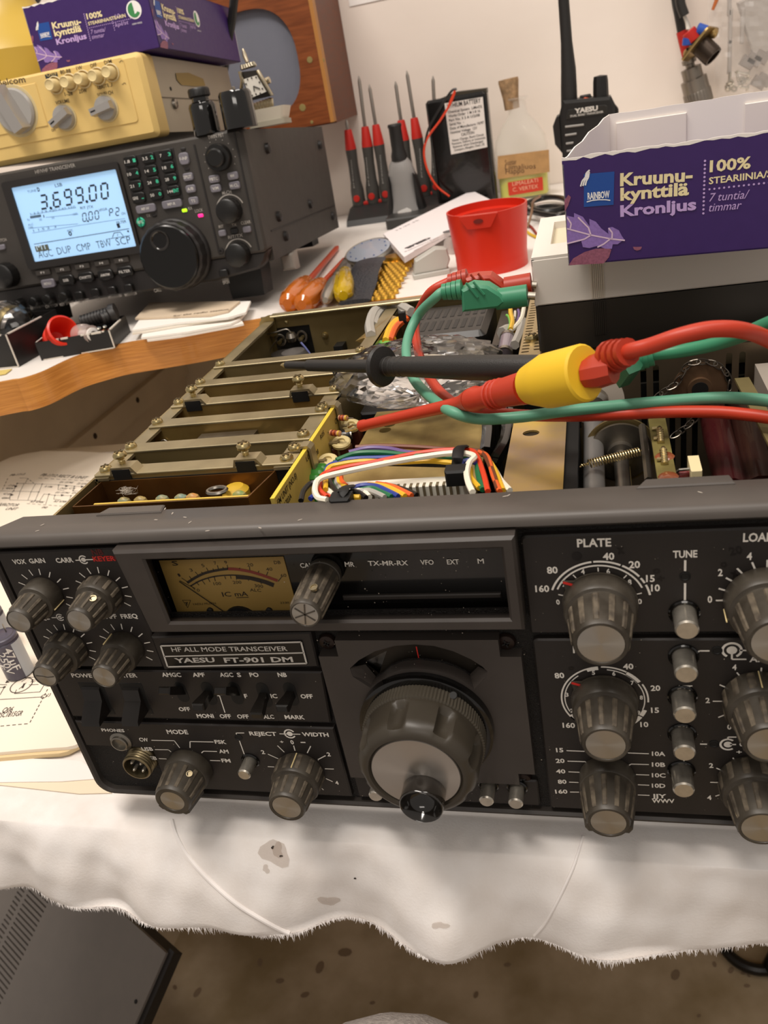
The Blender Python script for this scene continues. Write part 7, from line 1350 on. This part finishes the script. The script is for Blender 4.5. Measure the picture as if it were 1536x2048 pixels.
for cx, cy in ((688, 345), (755, 388), (722, 486)):
    q = MBLI @ onp(*c1(cx, cy), BRo, IX); MB().lathe([(.0018, 0), (.0016, .0004), (0, .0005)], fr((-.0014, q.y, q.z), (1, 0, 0)), 10).build('vent_hole', M_DARK, bl)
pts = [MBLI @ onp(*c1(cx, cy), BRo, IX) for cx, cy in ((775, 320), (830, 318), (895, 345), (905, 375), (860, 378), (800, 372), (780, 350))]; b = MB(); b.add([(-.0008, p.y, p.z) for p in pts], [tuple(range(len(pts)))]); b.flat('glue_stain', mat('glue_stain', '9A8040', .5), bl)
# candle box on the receiver
TQ = lambda px, py, z: MBLI @ onp(px, py, BRo + IZ * z, IZ)
cb = TQ(320, 95, Hb + .0006); kb_ = TQ(62, 141, Hb + .0006); ck = TQ(459, 129, Hb + .0006); Wc = BW; Dc = max(.15, min(.21, ck.y - cb.y))
t2, rp2 = candle_box('purple candle box with torn top, standing on the yellow receiver', MBL @ Vector((cb.x - Wc, cb.y, Hb + .0006)), IR[2], BH + .006, (BH + .006, BH + .006, [(0, BH + .006), (Dc, BH + .006)], [(0, BH + .006), (Dc, BH + .006)]), Wc, Dc)
t2.rotation_euler = IR
face_art(rp2, (1, 0, 0), lambda u, v: (Wc + .0001, u * 1.0, v), 1.0)
b = MB(); b.box(0, Wc, 0, Dc, BH + .0055, BH + .0062); b.build('top_panel', M_PUR, t2)
# ================================================================== speaker, jars, watch, jug, cables
M_SPW = mat('speaker_wood', '8A4A22', .45, var=.25, vs_=10, stretch=(3, 3, 30), col2='6E3818'); f1 = crop(440, 80, 5.908)
YSP = .835; s0 = ony(*f1(1350, 965), YSP); sp_ = thing('wooden_speaker', 'brown wooden loudspeaker with grey striped grille cloth mounted on the wall', 'speaker', (s0.x, YSP, s0.z))
SQ = lambda cx, cy, dy=0.: ony(*f1(cx, cy), YSP + dy) - Vector((s0.x, YSP, s0.z))
SW, SH = .170, .190
oc = SQ(430, 300); orx = SQ(958, 400).x - oc.x; orz = orx * 1.08
ov = [(oc.x + orx * math.copysign(abs(math.cos(t)) ** .8, math.cos(t)), oc.z + orz * math.copysign(abs(math.sin(t)) ** .8, math.sin(t))) for t in [2 * math.pi * i / 48 for i in range(48)]]
b = MB(); plate_hole(b, [(-SW, 0), (0, 0), (0, SH), (-SW, SH)], [ov], .010, 0); b.build('front_board', M_SPW, sp_)
b = MB(); b.box(-SW, 0, .0104, YW - YSP - .001, -.002, SH, 0); b.build('cabinet', mat('speaker_side', '6A3A24', .5, var=.2, vs_=12, stretch=(3, 3, 20)), sp_)
b = MB(); b.box(-.0045, .0002, -.0006, .0106, 0, SH); b.build('ply_edge', mat('ply_edge', 'B07A3E', .5), sp_)
b = MB(); xs_ = [(-SW + .01) + i * .0011 for i in range(int((SW - .02) / .0011))]
for i, x in enumerate(xs_): b.box(x, x + .0006, .0072, .0078, .01, SH - .01)
o = b.build('grille_stripes', mat('grille_light', '8A8C98', .8), sp_); o['kind'] = 'stuff'
b = MB(); b.box(-SW + .008, -.006, .0078, .0102, .006, SH - .006); b.build('grille_cloth', mat('grille_dark', '5E6270', .85), sp_)
for cx, cy, r in ((975, 800, .0042), (1060, 235, .0036), (1215, 240, .0022), (1085, 970, .0020)): q = SQ(cx, cy); MB().lathe([(r, 0), (r * .9, .0005), (0, .0006)], fr((q.x, 0, q.z), (0, -1, 0)), 12).build('wood_plug', mat('plug_olive', '8A7A48', .6), sp_)
M_JAR = mat('jar_black', '0E0D0C', .1, coat=.6)
def onic(px, py): return MI @ LZ(px, py, 0.0)
j1 = onic(*c1(892, 590)); jr = 27 * dep(j1) / F_PX; ja = thing('black_jar', 'glossy black cylinder with a ribbed cap on the dark radio', 'jar', j1, IR); ja.location = MI @ (LZ(*c1(892, 592), 0) + Vector((0, jr, 0)))
MB().lathe([(jr, 0), (jr * 1.02, .001), (jr * 1.02, .022), (jr * .92, .0245), (jr * .66, .026), (jr * .62, .030)], None, 32).build('jar_body', M_JAR, ja)
MB().lathe([(jr * .70, .029), (jr * .80, .030), (jr * .80, .0345), (jr * .72, .036), (0, .0363)], None, 40, rf=lambda t, r, h: r * (1 + .02 * math.cos(20 * t))).build('jar_cap', mat('cap_matt', '1A1918', .4), ja)
jb = thing('black_canister', 'plain glossy black canister right of the ribbed cap jar', 'canister', (0, 0, 0), IR); jr = 33 * dep(j1) / F_PX; jb.location = MI @ (LZ(*c1(1035, 562), 0) + Vector((0, jr, 0)))
MB().lathe([(jr * 1.02, 0), (jr * 1.02, .002), (jr, .0255), (jr * .9, .0280), (jr * .5, .0286), (0, .0288)], None, 36).build('canister_body', M_JAR, jb); MB().lathe([(.0015, .028), (.0015, .031), (0, .0315)], None, 8).build('top_pin', M_STEEL, jb)
# dish and standing wristwatch
dz = MI @ (LZ(*f1(560, 1008), 0) + Vector((-.004, .020, 0))); ds = thing('white_dish', 'small white square dish on the dark radio behind the black canister', 'dish', dz, IR)
MB().poly(rrect(-.016, .018, -.012, .012, .003), 'z', 0, .004, 0).build('dish_base', mat('dish_olive', '9A9484', .5), ds)
b = MB(); V = []
for k, (sx, sz) in enumerate(((.9, .004), (1.1, .014), (1.02, .014), (.86, .006))): V += [(x * sx, y * sx, sz) for x, y in rrect(-.016, .018, -.012, .012, .003)]
n = len(V) // 4; b.add(V, [(k * n + i, k * n + (i + 1) % n, (k + 1) * n + (i + 1) % n, (k + 1) * n + i) for k in range(3) for i in range(n)]); b.build('dish_wall', mat('dish_white', 'CFC8B8', .4), ds)
wz = dz.y - .004; WQ = lambda cx, cy, dy=0.: ony(*f1(cx, cy), wz + dy)
sw = thing('silver_watch', 'silver wristwatch with square white dial propped before the speaker grille', 'watch')
M_SIL = mat('watch_silver', 'B8AE98', .25, metal=.9)
def slab(pts, d0, d1, name, m_, par): 
    A_ = [WQ(*p, d0) for p in pts]; B_ = [WQ(*p, d0) + Vector((0, d1 - d0, 0)) for p in pts]; n = len(A_)
    return MB().add(A_ + B_, [tuple(range(n)), tuple(range(n, 2 * n))[::-1]] + [(i, (i + 1) % n, n + (i + 1) % n, n + i) for i in range(n)]).build(name, m_, par)
slab([(240, 380), (440, 355), (615, 660), (350, 720)], 0, .006, 'watch_case', mat('watch_dark', '3E3A36', .3, metal=.6), sw)
dlw = slab([(275, 465), (430, 418), (545, 610), (355, 690)], -.0015, .001, 'watch_dial', mat('dial_white', 'E4DFD4', .4), sw)
for k, (cx, cy) in enumerate(((325, 465), (373, 448), (425, 440), (465, 500), (500, 575), (475, 630), (425, 640), (380, 655), (330, 640), (318, 575), (308, 520))): q = WQ(cx, cy, -.0018); MB().box(q.x - .0006, q.x + .0006, q.y - .0002, q.y + .0002, q.z - .0006, q.z + .0006).build('hour_mark', mat('mark_dark', '4A4640', .5), dlw)
b = MB(); b.tube([WQ(395, 545, -.002), WQ(470, 575, -.002)], .0005, 4); b.tube([WQ(395, 545, -.002), WQ(405, 610, -.002)], .0004, 4); b.build('watch_hand', mat('mark_dark', '4A4640', .5), dlw)
MB().tube([WQ(445, 360, -.002), WQ(520, 490, -.003), WQ(612, 655, -.002)], .0016, 8).build('case_rail', M_SIL, sw); MB().tube([WQ(232, 370, -.002), WQ(262, 480, -.002), WQ(250, 600, -.001)], .0016, 8).build('case_rail', M_SIL, sw)
MB().lathe([(.0028, 0), (.0028, .004), (0, .0044)], fr(WQ(540, 490, .002), (1, 0, .2)), 12).build('crown', M_SIL, sw)
for k in range(6): MB().tube([WQ(258 + 26 * k, 300 - 6 * k, .003), WQ(265 + 30 * k, 350 - 9 * k, .002)], .0018, 8).build('band_link', M_SIL, sw)
for k in range(7): MB().tube([WQ(390 + 34 * k, 760 - 12 * k, .002), WQ(400 + 34 * k, 850 - 12 * k, .003)], .0026, 8).build('band_link', M_SIL, sw)
MB().tube([WQ(268, 105, .006), WQ(290, 180, .005), WQ(325, 265, .004)], [.0010, .0020, .0016], 8).build('band_clasp', M_SIL, sw)
# yellow jug and black cables at the left
jy = MBL @ Vector((cb.x - Wc - .072, .105, Hb)); jg = thing('yellow_jug', 'yellow plastic jug behind the candle box at the left edge', 'jug', jy, IR)
MB().lathe([(.060, 0), (.066, .003), (.068, .030), (.060, .042), (.040, .058), (.030, .075), (.028, .095)], None, 32).build('jug_body', mat('jug_yellow', 'C0A040', .4), jg)
tag(MB().tube(smoothpts([ony(190, -1100, .86), ony(160, -300, .82), ony(95, -60, .80), ony(62, 10, .80), ony(42, 55, .80), ony(30, 95, .80), ony(20, 140, .80), ony(10, 220, .80)], 5), .0065, 10).build('wall_cable', mat('cable_gloss', '1A1918', .3)), 'thick black cable hanging behind the candle box at top left', 'cable')
tag(MB().tube(smoothpts([ony(500, -1200, .80), ony(482, -300, .72), ony(474, -60, .70), ony(468, 0, .70), ony(463, 45, .70), ony(456, 85, .70), ony(450, 130, .72), ony(440, 200, .76)], 5), .0045, 10).build('speaker_cable', mat('cable_gloss', '1A1918', .3)), 'black cable hanging between the candle box and the wooden speaker', 'cable')
# ================================================================== trays, papers, schematic, capacitors, floor things
M_TRAY = mat('tray_black', '1C1A19', .4); M_WORN = mat('worn_edge', 'D6CEC2', .8)
def tray(label, b0, b1, depth, h, wall=.0012):
    p, q = onz(*b0, ZD), onz(*b1, ZD); u = (q - p); L = u.length; t = thing('card_tray', label, 'tray', p, (0, 0, math.atan2(u.y, u.x)))
    for nm, bx in (('front_wall', (0, L, 0, wall, 0, h)), ('back_wall', (0, L, depth - wall, depth, 0, h)), ('side_wall', (0, wall, wall, depth - wall, 0, h)), ('side_wall', (L - wall, L, wall, depth - wall, 0, h)), ('tray_floor', (wall, L - wall, wall, depth - wall, 0, .001))):
        b = MB(); b.box(*bx); b.build(nm, M_TRAY, t)
    b = MB(); r = random.Random(2)
    x = 0
    while x < L - .004:
        l = r.uniform(.002, .010); 
        if r.random() < .75: b.box(x, min(L, x + l), -.0002, wall + .0001, h - .0006 - r.random() * .0012, h + .0003)
        x += l + r.uniform(0, .003)
    b.box(L - .0008, L + .0002, -.0002, .0008, .0005, h); b.box(L - .0014, L + .0002, .003, depth * .7, h - .0008, h + .0003); b.box(0, .0010, .002, depth * .8, h - .0008, h + .0003); b.box(.002, L * .3, -.0002, .0004, .0002, .0010); b.box(L * .55, L - .001, -.0002, .0004, .0002, .0012)
    o = b.build('worn_edges', M_WORN, t); o['kind'] = 'stuff'; return t, p, u.normalized(), L
pA, pB = e8(400, 680), e8(1105, 560)
t, p, u, L = tray('shallow black card tray of connectors, with white worn rim, on the desk edge', pA, pB, .050, .0165)
nv = Vector((-u.y, u.x, 0)); TL = lambda s_, d_, z: p + u * s_ + nv * d_ + Vector((0, 0, z))
rb_ = thing('rubber_boot', 'bright red rubber boot lying in the card tray', 'boot', TL(L * .22, .016, .015), (0, 0, 0)); ax_ = Vector((.80, -.45, .45))
MB().lathe([(.0098, -.022), (.0105, -.016), (.0100, -.010), (.0118, -.008), (.0124, -.002), (.0105, .000), (.0100, .004), (.0130, .006), (.0138, .016), (.0120, .017), (.0105, .012), (.0060, -.004), (0, -.006)], fr((0, 0, 0), ax_), 32).build('boot_body', mat('rubber_red', 'D8301C', .35), rb_)
for k, (s_, d_, r, lab) in enumerate(((.56, .034, .0062, 'black ribbed hose piece lying at the back of the card tray'), (.86, .030, .0066, 'short black hose piece in the right corner of the card tray'))):
    c = TL(L * s_, d_, .020); hx_ = thing('hose_piece', lab, 'hose', c); pr = [(r * .8, 0)]
    n_ = 9 if k == 0 else 2
    for i in range(n_): pr += [(r, .0005 + i * .0030), (r, .0020 + i * .0030), (r * .88, .0022 + i * .0030), (r * .88, .0033 + i * .0030)]
    pr += [(r * 1.25, pr[-1][1] + .0010), (r * 1.25, pr[-1][1] + .0060)]; pr = [(r * .7, .008), (r * .72, 0), (r * .8, -.0003)] + pr[1:]
    MB().lathe(pr, fr((-.006, 0, 0), (.93, .30, .10) if k == 0 else (.7, .6, .12)), 20).build('hose_body', mat('hose_black', '2B2826', .45), hx_)
cpl = thing('clear_coupler', 'clear plastic coupler with white core in the card tray', 'coupler', TL(L * .62, .014, .013))
MB().lathe([(.0085, 0), (.0095, .003), (.0095, .012), (.0080, .016), (.0080, .022)], fr((-.010, .002, 0), (.9, -.4, .05)), 24).build('clear_shell', mat('clear_shell', 'D8C4BC', .12, alpha=.45), cpl)
MB().lathe([(.0042, 0), (.0048, .018), (.0062, .0195), (.0062, .0215), (.0034, .0220), (.0032, .014), (0, .014)], fr((-.008, .001, 0), (.9, -.4, .05)), 20).build('white_core', mat('core_white', 'E8E2DC', .4), cpl)
for s_, d_, r, c, lab in ((.80, .012, .0042, 'C8A860', 'small brass nut in the card tray beside the clear coupler'), (.47, .034, .0050, 'C8B46A', 'small yellow bulb behind the red boot in the card tray'), (.86, .016, .0040, '9A3A2A', 'small dark red bead in the card tray corner')):
    q = TL(L * s_, d_, .011); o = thing('small_fitting', lab, 'fitting', q); MB().lathe([(r * .5, -r), (r, -r * .4), (r * .9, r * .5), (r * .3, r)], fr((0, 0, 0), (.3, -.3, .8)), 12).build('fitting_body', mat('fit_' + c, c, .3, metal=.5 if c != '9A3A2A' else 0), o); MB().lathe([(r * .45, r * .8), (r * .45, r * 1.9), (r * .2, r * 2.0)], fr((0, 0, 0), (.3, -.3, .8)), 10).build('fitting_stem', M_STEEL, o)
pC, pD = e8(-420, 800), e8(182, 742)
t, p, u, L = tray('taller black card tray at the left edge holding a wrapped silver part', pC, pD, .075, .0300)
nv = Vector((-u.y, u.x, 0)); q = p + u * (L - .030) + nv * .040 + Vector((0, 0, .030)); wp = thing('wrapped_part', 'silver metal part in clear wrap sticking out of the left tray', 'part', q)
MB().lathe([(.016, -.03), (.0185, -.028), (.0185, .010), (.0160, .014), (0, .015)], fr((0, 0, 0), (.85, -.2, -.30)), 32).build('metal_can', mat('can_silver', 'A09A94', .2, metal=.85), wp)
MB().lathe([(.0188, .004), (.0190, .006), (.0190, .009), (.0188, .011)], fr((0, 0, 0), (.85, -.2, -.30)), 32).build('brass_band', M_SCREW, wp)
crumple((-.004, -.002, 0), .030, .022, .018, 21, 16, .3).build('clear_wrap', clear_plastic(), wp, ang=12)
tag(MB().poly([(lambda v: (v.x, v.y))(onz(*e8(*pp), ZD)) for pp in ((-20, 785), (120, 768), (60, 815), (-20, 830))], 'z', ZD + .0006, ZD + .0012).build('yellow_slip', mat('slip_yellow', 'D8C070', .7)), 'pale yellow paper slip on the desk under the left tray', 'paper')
# stack of papers under the dark radio
c6b = crop(300, 560, 3.339)
prv = 0
for k, (pts, col, lab) in enumerate((([(-20, 400), (200, 372), (560, 305), (625, 290), (600, 250), (0, 250)], 'E8E0D6', 'lowest white sheet of the paper stack under the dark radio'), ([(-60, 385), (250, 345), (540, 290), (600, 262), (640, 215), (0, 220)], 'EFE9E0', 'second white sheet from the bottom of the paper stack under the dark radio'), ([(-120, 355), (200, 300), (480, 262), (560, 250), (660, 180), (0, 180)], 'EAE2D4', 'middle white sheet of the paper stack under the dark radio'), ([(-120, 335), (180, 285), (520, 250), (640, 215), (672, 140), (0, 160)], 'F1ECE4', 'fourth white sheet of the paper stack under the dark radio'), ([(-100, 255), (200, 240), (400, 232), (520, 205), (600, 140), (0, 150)], 'D6C2A8', 'brown printed card on top of the paper stack under the dark radio'))):
    z0 = ZD + .0010 + k * .0022; P_ = [(lambda v: (v.x, v.y))(onz(*c6b(*pp), z0 + .0018)) for pp in pts]; o = tag(MB().poly(P_, 'z', z0, z0 + .0018).build('paper_sheet', mat('paper_' + col, col, .75)), lab, 'paper', 'papers stacked under the dark radio')
    if k == 4: b = MB(); b.text('for the radio station', onz(*c6b(150, 245), z0 + .002), onz(*c6b(520, 200), z0 + .002), .0040, nrm=(0, 0, 1), lift=.0002, bold=.01); b.flat('card_print', mat('card_ink', '5A4A3A', .7), o)
# circuit diagram manual on the table, under the radio's left side
e4, e5 = crop(0, 880, 5.908), crop(0, 1160, 5.689)
mn = thing('circuit_manual', 'large cream circuit diagram sheet on the table left of the transceiver', 'manual')
M_PAGE = mat('page_cream', 'F2E6D4', .75, var=.02, vs_=8); M_INK = mat('print_ink', '3E342E', .7)
zp1 = ZT + .0062
bk_ = [onz(*e4(*pp), zp1) for pp in ((1500, 165), (900, 132), (500, 130), (300, 160), (120, 205), (0, 260), (-60, 330), (-160, 520))]
fl = [onz(*e5(*pp), zp1) for pp in ((-600, 2010), (0, 1960), (400, 1925), (760, 1900), (850, 1880))]
page = [(v.x, v.y) for v in bk_[::-1]]; 
poly_ = [(v.x, v.y) for v in fl] + [(fl[-1].x + .012, fl[-1].y + .012), (-.128, fl[-1].y + .02), (-.1130, .12), (-.1120, bk_[0].y)] + [(v.x, v.y) for v in bk_]
MB().poly(poly_, 'z', zp1 - .0022, zp1).build('page', M_PAGE, mn)
poly2 = [(x - .004 if x > -.4 else x, y - .0025 if y < .2 else y - .003) for x, y in poly_]; MB().poly(poly2, 'z', zp1 - .0048, zp1 - .0023).build('page_block', mat('page_edge', 'DFC79A', .8), mn)
PR = MB(); E4 = lambda x, y: onz(*e4(x, y), zp1); E5 = lambda x, y: onz(*e5(x, y), zp1); UP = (0, 0, 1)
def pt(s_, a, c, h): PR.text(s_, a, c, h, nrm=UP, bold=.005, lift=.0002)
def pl2(f, *pts, w=.0004):
    for a, c in zip(pts, pts[1:]): PR.line(f(*a), f(*c), w, nrm=UP, lift=.0002)
def dash(f, a, c, n):
    for i in range(n): t0, t1 = (i + .1) / n, (i + .7) / n; PR.line(f(a[0] + (c[0] - a[0]) * t0, a[1] + (c[1] - a[1]) * t0), f(a[0] + (c[0] - a[0]) * t1, a[1] + (c[1] - a[1]) * t1), .0005, nrm=UP, lift=.0002)
pt('PB-1712 RECT B UNIT', E4(472, 425), E4(1010, 462), .0048); pt('PB-1713', E4(112, 428), E4(282, 415), .0040); pt('CAPACITOR', E4(-70, 782), E4(205, 785), .0046); pt('UNIT', E4(55, 828), E4(185, 830), .0046)
dash(E4, (450, 452), (1080, 488), 9); dash(E4, (310, 752), (760, 785), 7); dash(E4, (95, 450), (25, 600), 4); dash(E4, (0, 748), (180, 755), 4); dash(E4, (320, 450), (410, 520), 3)
for pts in ([(205, 515), (420, 520), (690, 530), (880, 548), (1010, 555)], [(0, 605), (250, 608), (460, 615)], [(115, 710), (330, 715), (470, 722), (520, 640), (650, 655), (840, 660)], [(205, 515), (160, 605), (120, 650), (115, 710)], [(500, 520), (460, 615), (415, 720)], [(580, 640), (540, 760)], [(290, 510), (240, 605), (210, 700)], [(420, 520), (370, 610), (330, 715)], [(695, 530), (685, 590), (760, 600)], [(880, 548), (865, 600), (940, 610)], [(650, 655), (635, 700), (720, 712)], [(840, 660), (820, 715)], [(230, 450), (330, 455), (300, 510)]): pl2(E4, *pts)
for s_, x, y, w_ in (('D1 1S1941', 700, 508, 150), ('D2 1S1941', 905, 525, 110), ('R1 470K', 520, 560, 90), ('C4 0.01', 700, 580, 80), ('C5', 805, 580, 70), ('D3 1S1941', 650, 630, 155), ('D4', 845, 635, 60), ('R2 470K', 630, 735, 155), ('R3 470K', 350, 740, 160), ('GND', 485, 805, 60), ('C1 100', 95, 545, 60), ('450V', 60, 580, 90), ('C2', 30, 645, 80), ('450WV', 10, 695, 90)): pt(s_, E4(x, y), E4(x + w_, y + 6), .0030)
for x, y in ((500, 522), (205, 515), (460, 615), (415, 720), (695, 533), (880, 550), (580, 642), (650, 655), (840, 660), (160, 605), (865, 602), (820, 715)): PR.disc(fr(E4(x, y), UP), .0009, 8, .0003)
for x, y in ((790, 545), (975, 553), (740, 655), (190, 550), (145, 650)): a = E4(x - 18, y - 12); c = E4(x - 18, y + 14); d = E4(x + 20, y); PR.add([a + Vector((0, 0, .0003)), c + Vector((0, 0, .0003)), d + Vector((0, 0, .0003))], [(0, 1, 2)])
pt('Q06', E5(15, 1510), E5(132, 1500), .0042); pt('2SC1815GR', E5(-40, 1570), E5(240, 1545), .0042); pt('R17 1K', E5(345, 1170), E5(455, 1162), .0032); pt('13', E5(528, 1332), E5(560, 1330), .003)
qc = E5(245, 1200); PR.arc(fr(qc, UP), .0064, .0069, 0, 360, 28, .0003); pl2(E5, (215, 1245), (300, 1170)); pl2(E5, (255, 1232), (280, 1178), w=.0012)
pl2(E5, (0, 1362), (490, 1332)); dash(E5, (545, 1240), (335, 1635), 9); dash(E5, (0, 1665), (335, 1635), 5); pl2(E5, (165, 1295), (455, 1275), (500, 1200)); pl2(E5, (165, 1295), (190, 1250)); pl2(E5, (-20, 1190), (80, 1195)); pl2(E5, (50, 1222), (0, 1310)); pl2(E5, (50, 1222), (-20, 1226)); pl2(E5, (245, 1160), (320, 1110), (440, 1105)); pl2(E5, (330, 1195), (440, 1190))
for x, y in ((50, 1222),): PR.disc(fr(E5(x, y), UP), .0009, 8, .0003)
for x, y in ((385, 1050), (85, 1165)): a = E5(x - 25, y + 12); c = E5(x + 25, y); d = E5(x - 4, y - 22); PR.add([v + Vector((0, 0, .0003)) for v in (a, c, d)], [(0, 1, 2)])
PR.arc(fr(E5(500, 1327), UP), .0014, .0018, 0, 360, 14, .0003)
split_flat(PR, lambda c: c.y > .2, 'diagram_print', M_INK, mn)
for k, (pts, lab) in enumerate((([(-900, 2060), (250, 2030), (720, 2040), (930, 2060), (1010, 2130), (1100, 2260), (700, 2290), (0, 2300), (-900, 2310)], 'plain white sheet under the circuit diagram sheet'), ([(-900, 2100), (500, 2120), (1180, 2230), (1270, 2420), (900, 2430), (0, 2330), (-900, 2320)], 'cream folded sheet lowest under the papers beside the transceiver'))):
    zz = ZT + .0008 + (1 - k) * .0006; P_ = [(lambda v: (min(v.x, -.128), v.y))(onz(*e5(*pp), zz)) for pp in pts]; tag(MB().poly(P_[:1] + P_[1:], 'z', zz - .0005, zz).build('loose_sheet', mat('sheet_%d' % k, 'F1EAE6' if k == 0 else 'EBDCC2', .75)), lab, 'paper')
# standing capacitors
M_CAPB = mat('capacitor_sleeve', '4E4A58', .35); M_CAPS = mat('capacitor_stripe', 'A8ACB4', .4)
def capac(label, base, r, h, full):
    t = thing('capacitor', label, 'capacitor', base, (0, 0, 0), 'grey electrolytic capacitors on the diagram')
    MB().lathe([(r * .9, 0), (r, .001), (r, h * .86), (r * .92, h * .89), (r, h * .92), (r * .97, h - .0006), (r * .84, h)], None, 36).build('sleeve', M_CAPB, t)
    MB().lathe([(r * .84, h - .0001), (r * .80, h + .0002), (r * .76, h - .0010), (0, h - .0010)], None, 32).build('rubber_top', mat('rubber_grey', '4A4542', .7), t)
    b = MB()
    for i in range(7):
        t0 = math.radians(-30 + i * 9); t1 = math.radians(-30 + (i + 1) * 9); b.add([((r + .0002) * math.cos(a), (r + .0002) * math.sin(a), z) for a, z in ((t0, .001), (t1, .001), (t1, h * .86), (t0, h * .86))], [(0, 1, 2, 3)])
    b.flat('stripe', M_CAPS, t)
    b = MB()
    for s_, a_, z0, hh in (('47µF', -62, .006, .0042), ('250V', -92, .004, .0042), ('47µF', -122, .008, .0042)):
        V_, Fc, Wg = glyph(s_, .01, 0.); out = []
        for x, y in V_: ang = math.radians(a_) + y / CAPH * hh / r; out.append(((r + .0003) * math.cos(ang + .0), (r + .0003) * math.sin(ang), z0 + h * .62 - x / Wg * h * .55))
        b.add(out, Fc)
    b.flat('capacitor_lettering', mat('cap_print', 'D8D4D0', .6), t)
    for a_ in (60, 240): MB().cyl((r * .35 * math.cos(math.radians(a_)), r * .35 * math.sin(math.radians(a_)), h - .001), (r * .35 * math.cos(math.radians(a_)), r * .35 * math.sin(math.radians(a_)), h + .006), .0004, 6).build('lead_pin', M_STEEL, t)
qb1 = onz(*e5(235, 1060), zp1); capac('grey 250 volt capacitor standing on the diagram nearest the transceiver', (qb1.x, qb1.y, zp1), 27 * dep(qb1) / F_PX, .0300, True)
qb2 = onz(*e5(150, 860), zp1); capac('grey capacitor standing just behind the nearest capacitor on the diagram', (qb2.x - .012, qb2.y + .008, zp1), 27 * dep(qb2) / F_PX, .0300, False)
# ---- black computer case on the floor
k0 = onz(332, 1906, -.40); ex = Vector((.8835, -.4685, 0)); ey = Vector((.3651, .6884, .6268)).normalized(); ez = ex.cross(ey)
pcs = thing('equipment_case', 'dark grey metal case with vent slots leaning on the floor under the table', 'panel'); Wp, Dp, Hp = .42, .58, .024
mp_ = Matrix((ex, ey, ez)).transposed().to_4x4(); mp_.translation = k0 - ez * Hp; pcs.matrix_world = mp_
sl = []
for xo, hw3 in ((-.199, .019), (-.229, .006)):
    for i in range(56): y = -.008 - i * .0050; sl.append(rrect(xo - hw3, xo + hw3, y - .0009, y + .0009, .0006, 1))
b = MB(); plate_hole(b, [(-Wp, -Dp), (0, -Dp), (0, 0), (-Wp, 0)], sl, Hp - .004, Hp, 'z'); b.build('top_cover', mat('pc_grey', '77706A', .45, var=.04, vs_=60), pcs)
b = MB(); b.box(-Wp + .002, -.002, -Dp + .002, -.002, 0, Hp - .0045, .001); b.build('case_body', mat('pc_dark', '1E1A18', .45), pcs)
b = MB(); b.box(-.001, .006, -Dp, .004, .02, Hp - .003, .001); b.build('side_rail', MATS['pc_dark'], pcs)
MB().lathe([(.002, 0), (.0018, .0006), (0, .0008)], fr((-.010, -.050, Hp), (0, 0, 1)), 12).build('cover_screw', M_DARK, pcs)
# ---- stool base at the right and knee at the bottom
zs_ = -.772; A3_ = [onz(*pp, zs_) for pp in ((1447, 1893), (1487, 1931), (1532, 1940))]
def circ3(a, b_, c):
    ax_, ay, bx, by, cx_, cy_ = a.x, a.y, b_.x, b_.y, c.x, c.y; d = 2 * (ax_ * (by - cy_) + bx * (cy_ - ay) + cx_ * (ay - by))
    ux_ = ((ax_ ** 2 + ay ** 2) * (by - cy_) + (bx ** 2 + by ** 2) * (cy_ - ay) + (cx_ ** 2 + cy_ ** 2) * (ay - by)) / d; uy = ((ax_ ** 2 + ay ** 2) * (cx_ - bx) + (bx ** 2 + by ** 2) * (ax_ - cx_) + (cx_ ** 2 + cy_ ** 2) * (bx - ax_)) / d
    return Vector((ux_, uy, a.z)), (a - Vector((ux_, uy, a.z))).length
rc, rr_ = circ3(*A3_); st = thing('floor_stand', 'black tubular stand with a round base lying on the floor at lower right', 'stand', (rc.x, rc.y, -.78))
M_STB = mat('stand_black', '14110F', .35)
MB().tube([Vector((rr_ * math.cos(t), rr_ * math.sin(t), .008)) for t in [2 * math.pi * i / 44 for i in range(44)]], .0070, 10, True).build('base_ring', M_STB, st)
hb2 = onz(1546, 1936, zs_) - Vector((rc.x, rc.y, -.78)); hb2.z = .008
MB().lathe([(.010, -.008), (.013, 0), (.010, .016), (.007, .03), (.007, .45)], fr(hb2, (0, 0, 1)), 16).build('upright', M_STB, st)
kk_ = CAM + ray(800, 2330) * .34
pn = thing('person', 'knee of a person in light grey woven trousers at the bottom edge', 'person', (kk_.x, kk_.y, -.78))
of = Vector((kk_.x, kk_.y, -.78)); rel = kk_ - of
path = [rel + Vector((-.05, -.42, -.01)), rel + Vector((-.035, -.28, -.008)), rel + Vector((-.015, -.12, -.004)), rel + Vector((-.003, -.03, .0)), rel + Vector((.0, .0, -.020)), rel + Vector((.002, .004, -.07)), rel + Vector((.002, .000, -.18)), rel + Vector((.002, -.02, -.34)), rel + Vector((.002, -.03, -.50))]
MB().tube(smoothpts(path, 6), [.082 - .0 * i for i in range(13)] + [.081, .080, .079, .077, .075, .073, .071, .069, .067, .065] + [.064 - .0006 * i for i in range(26)], 24).build('trouser_leg', mat('grey_tweed', 'A79E98', .9, var=.3, vs_=500, bump=.5, bs=700), pn, ang=80)
MB().poly(rrect(-.045, .050, -.10, .16, .04), 'z', 0, .05, .02).build('shoe', mat('shoe_dark', '2A2624', .6), pn)
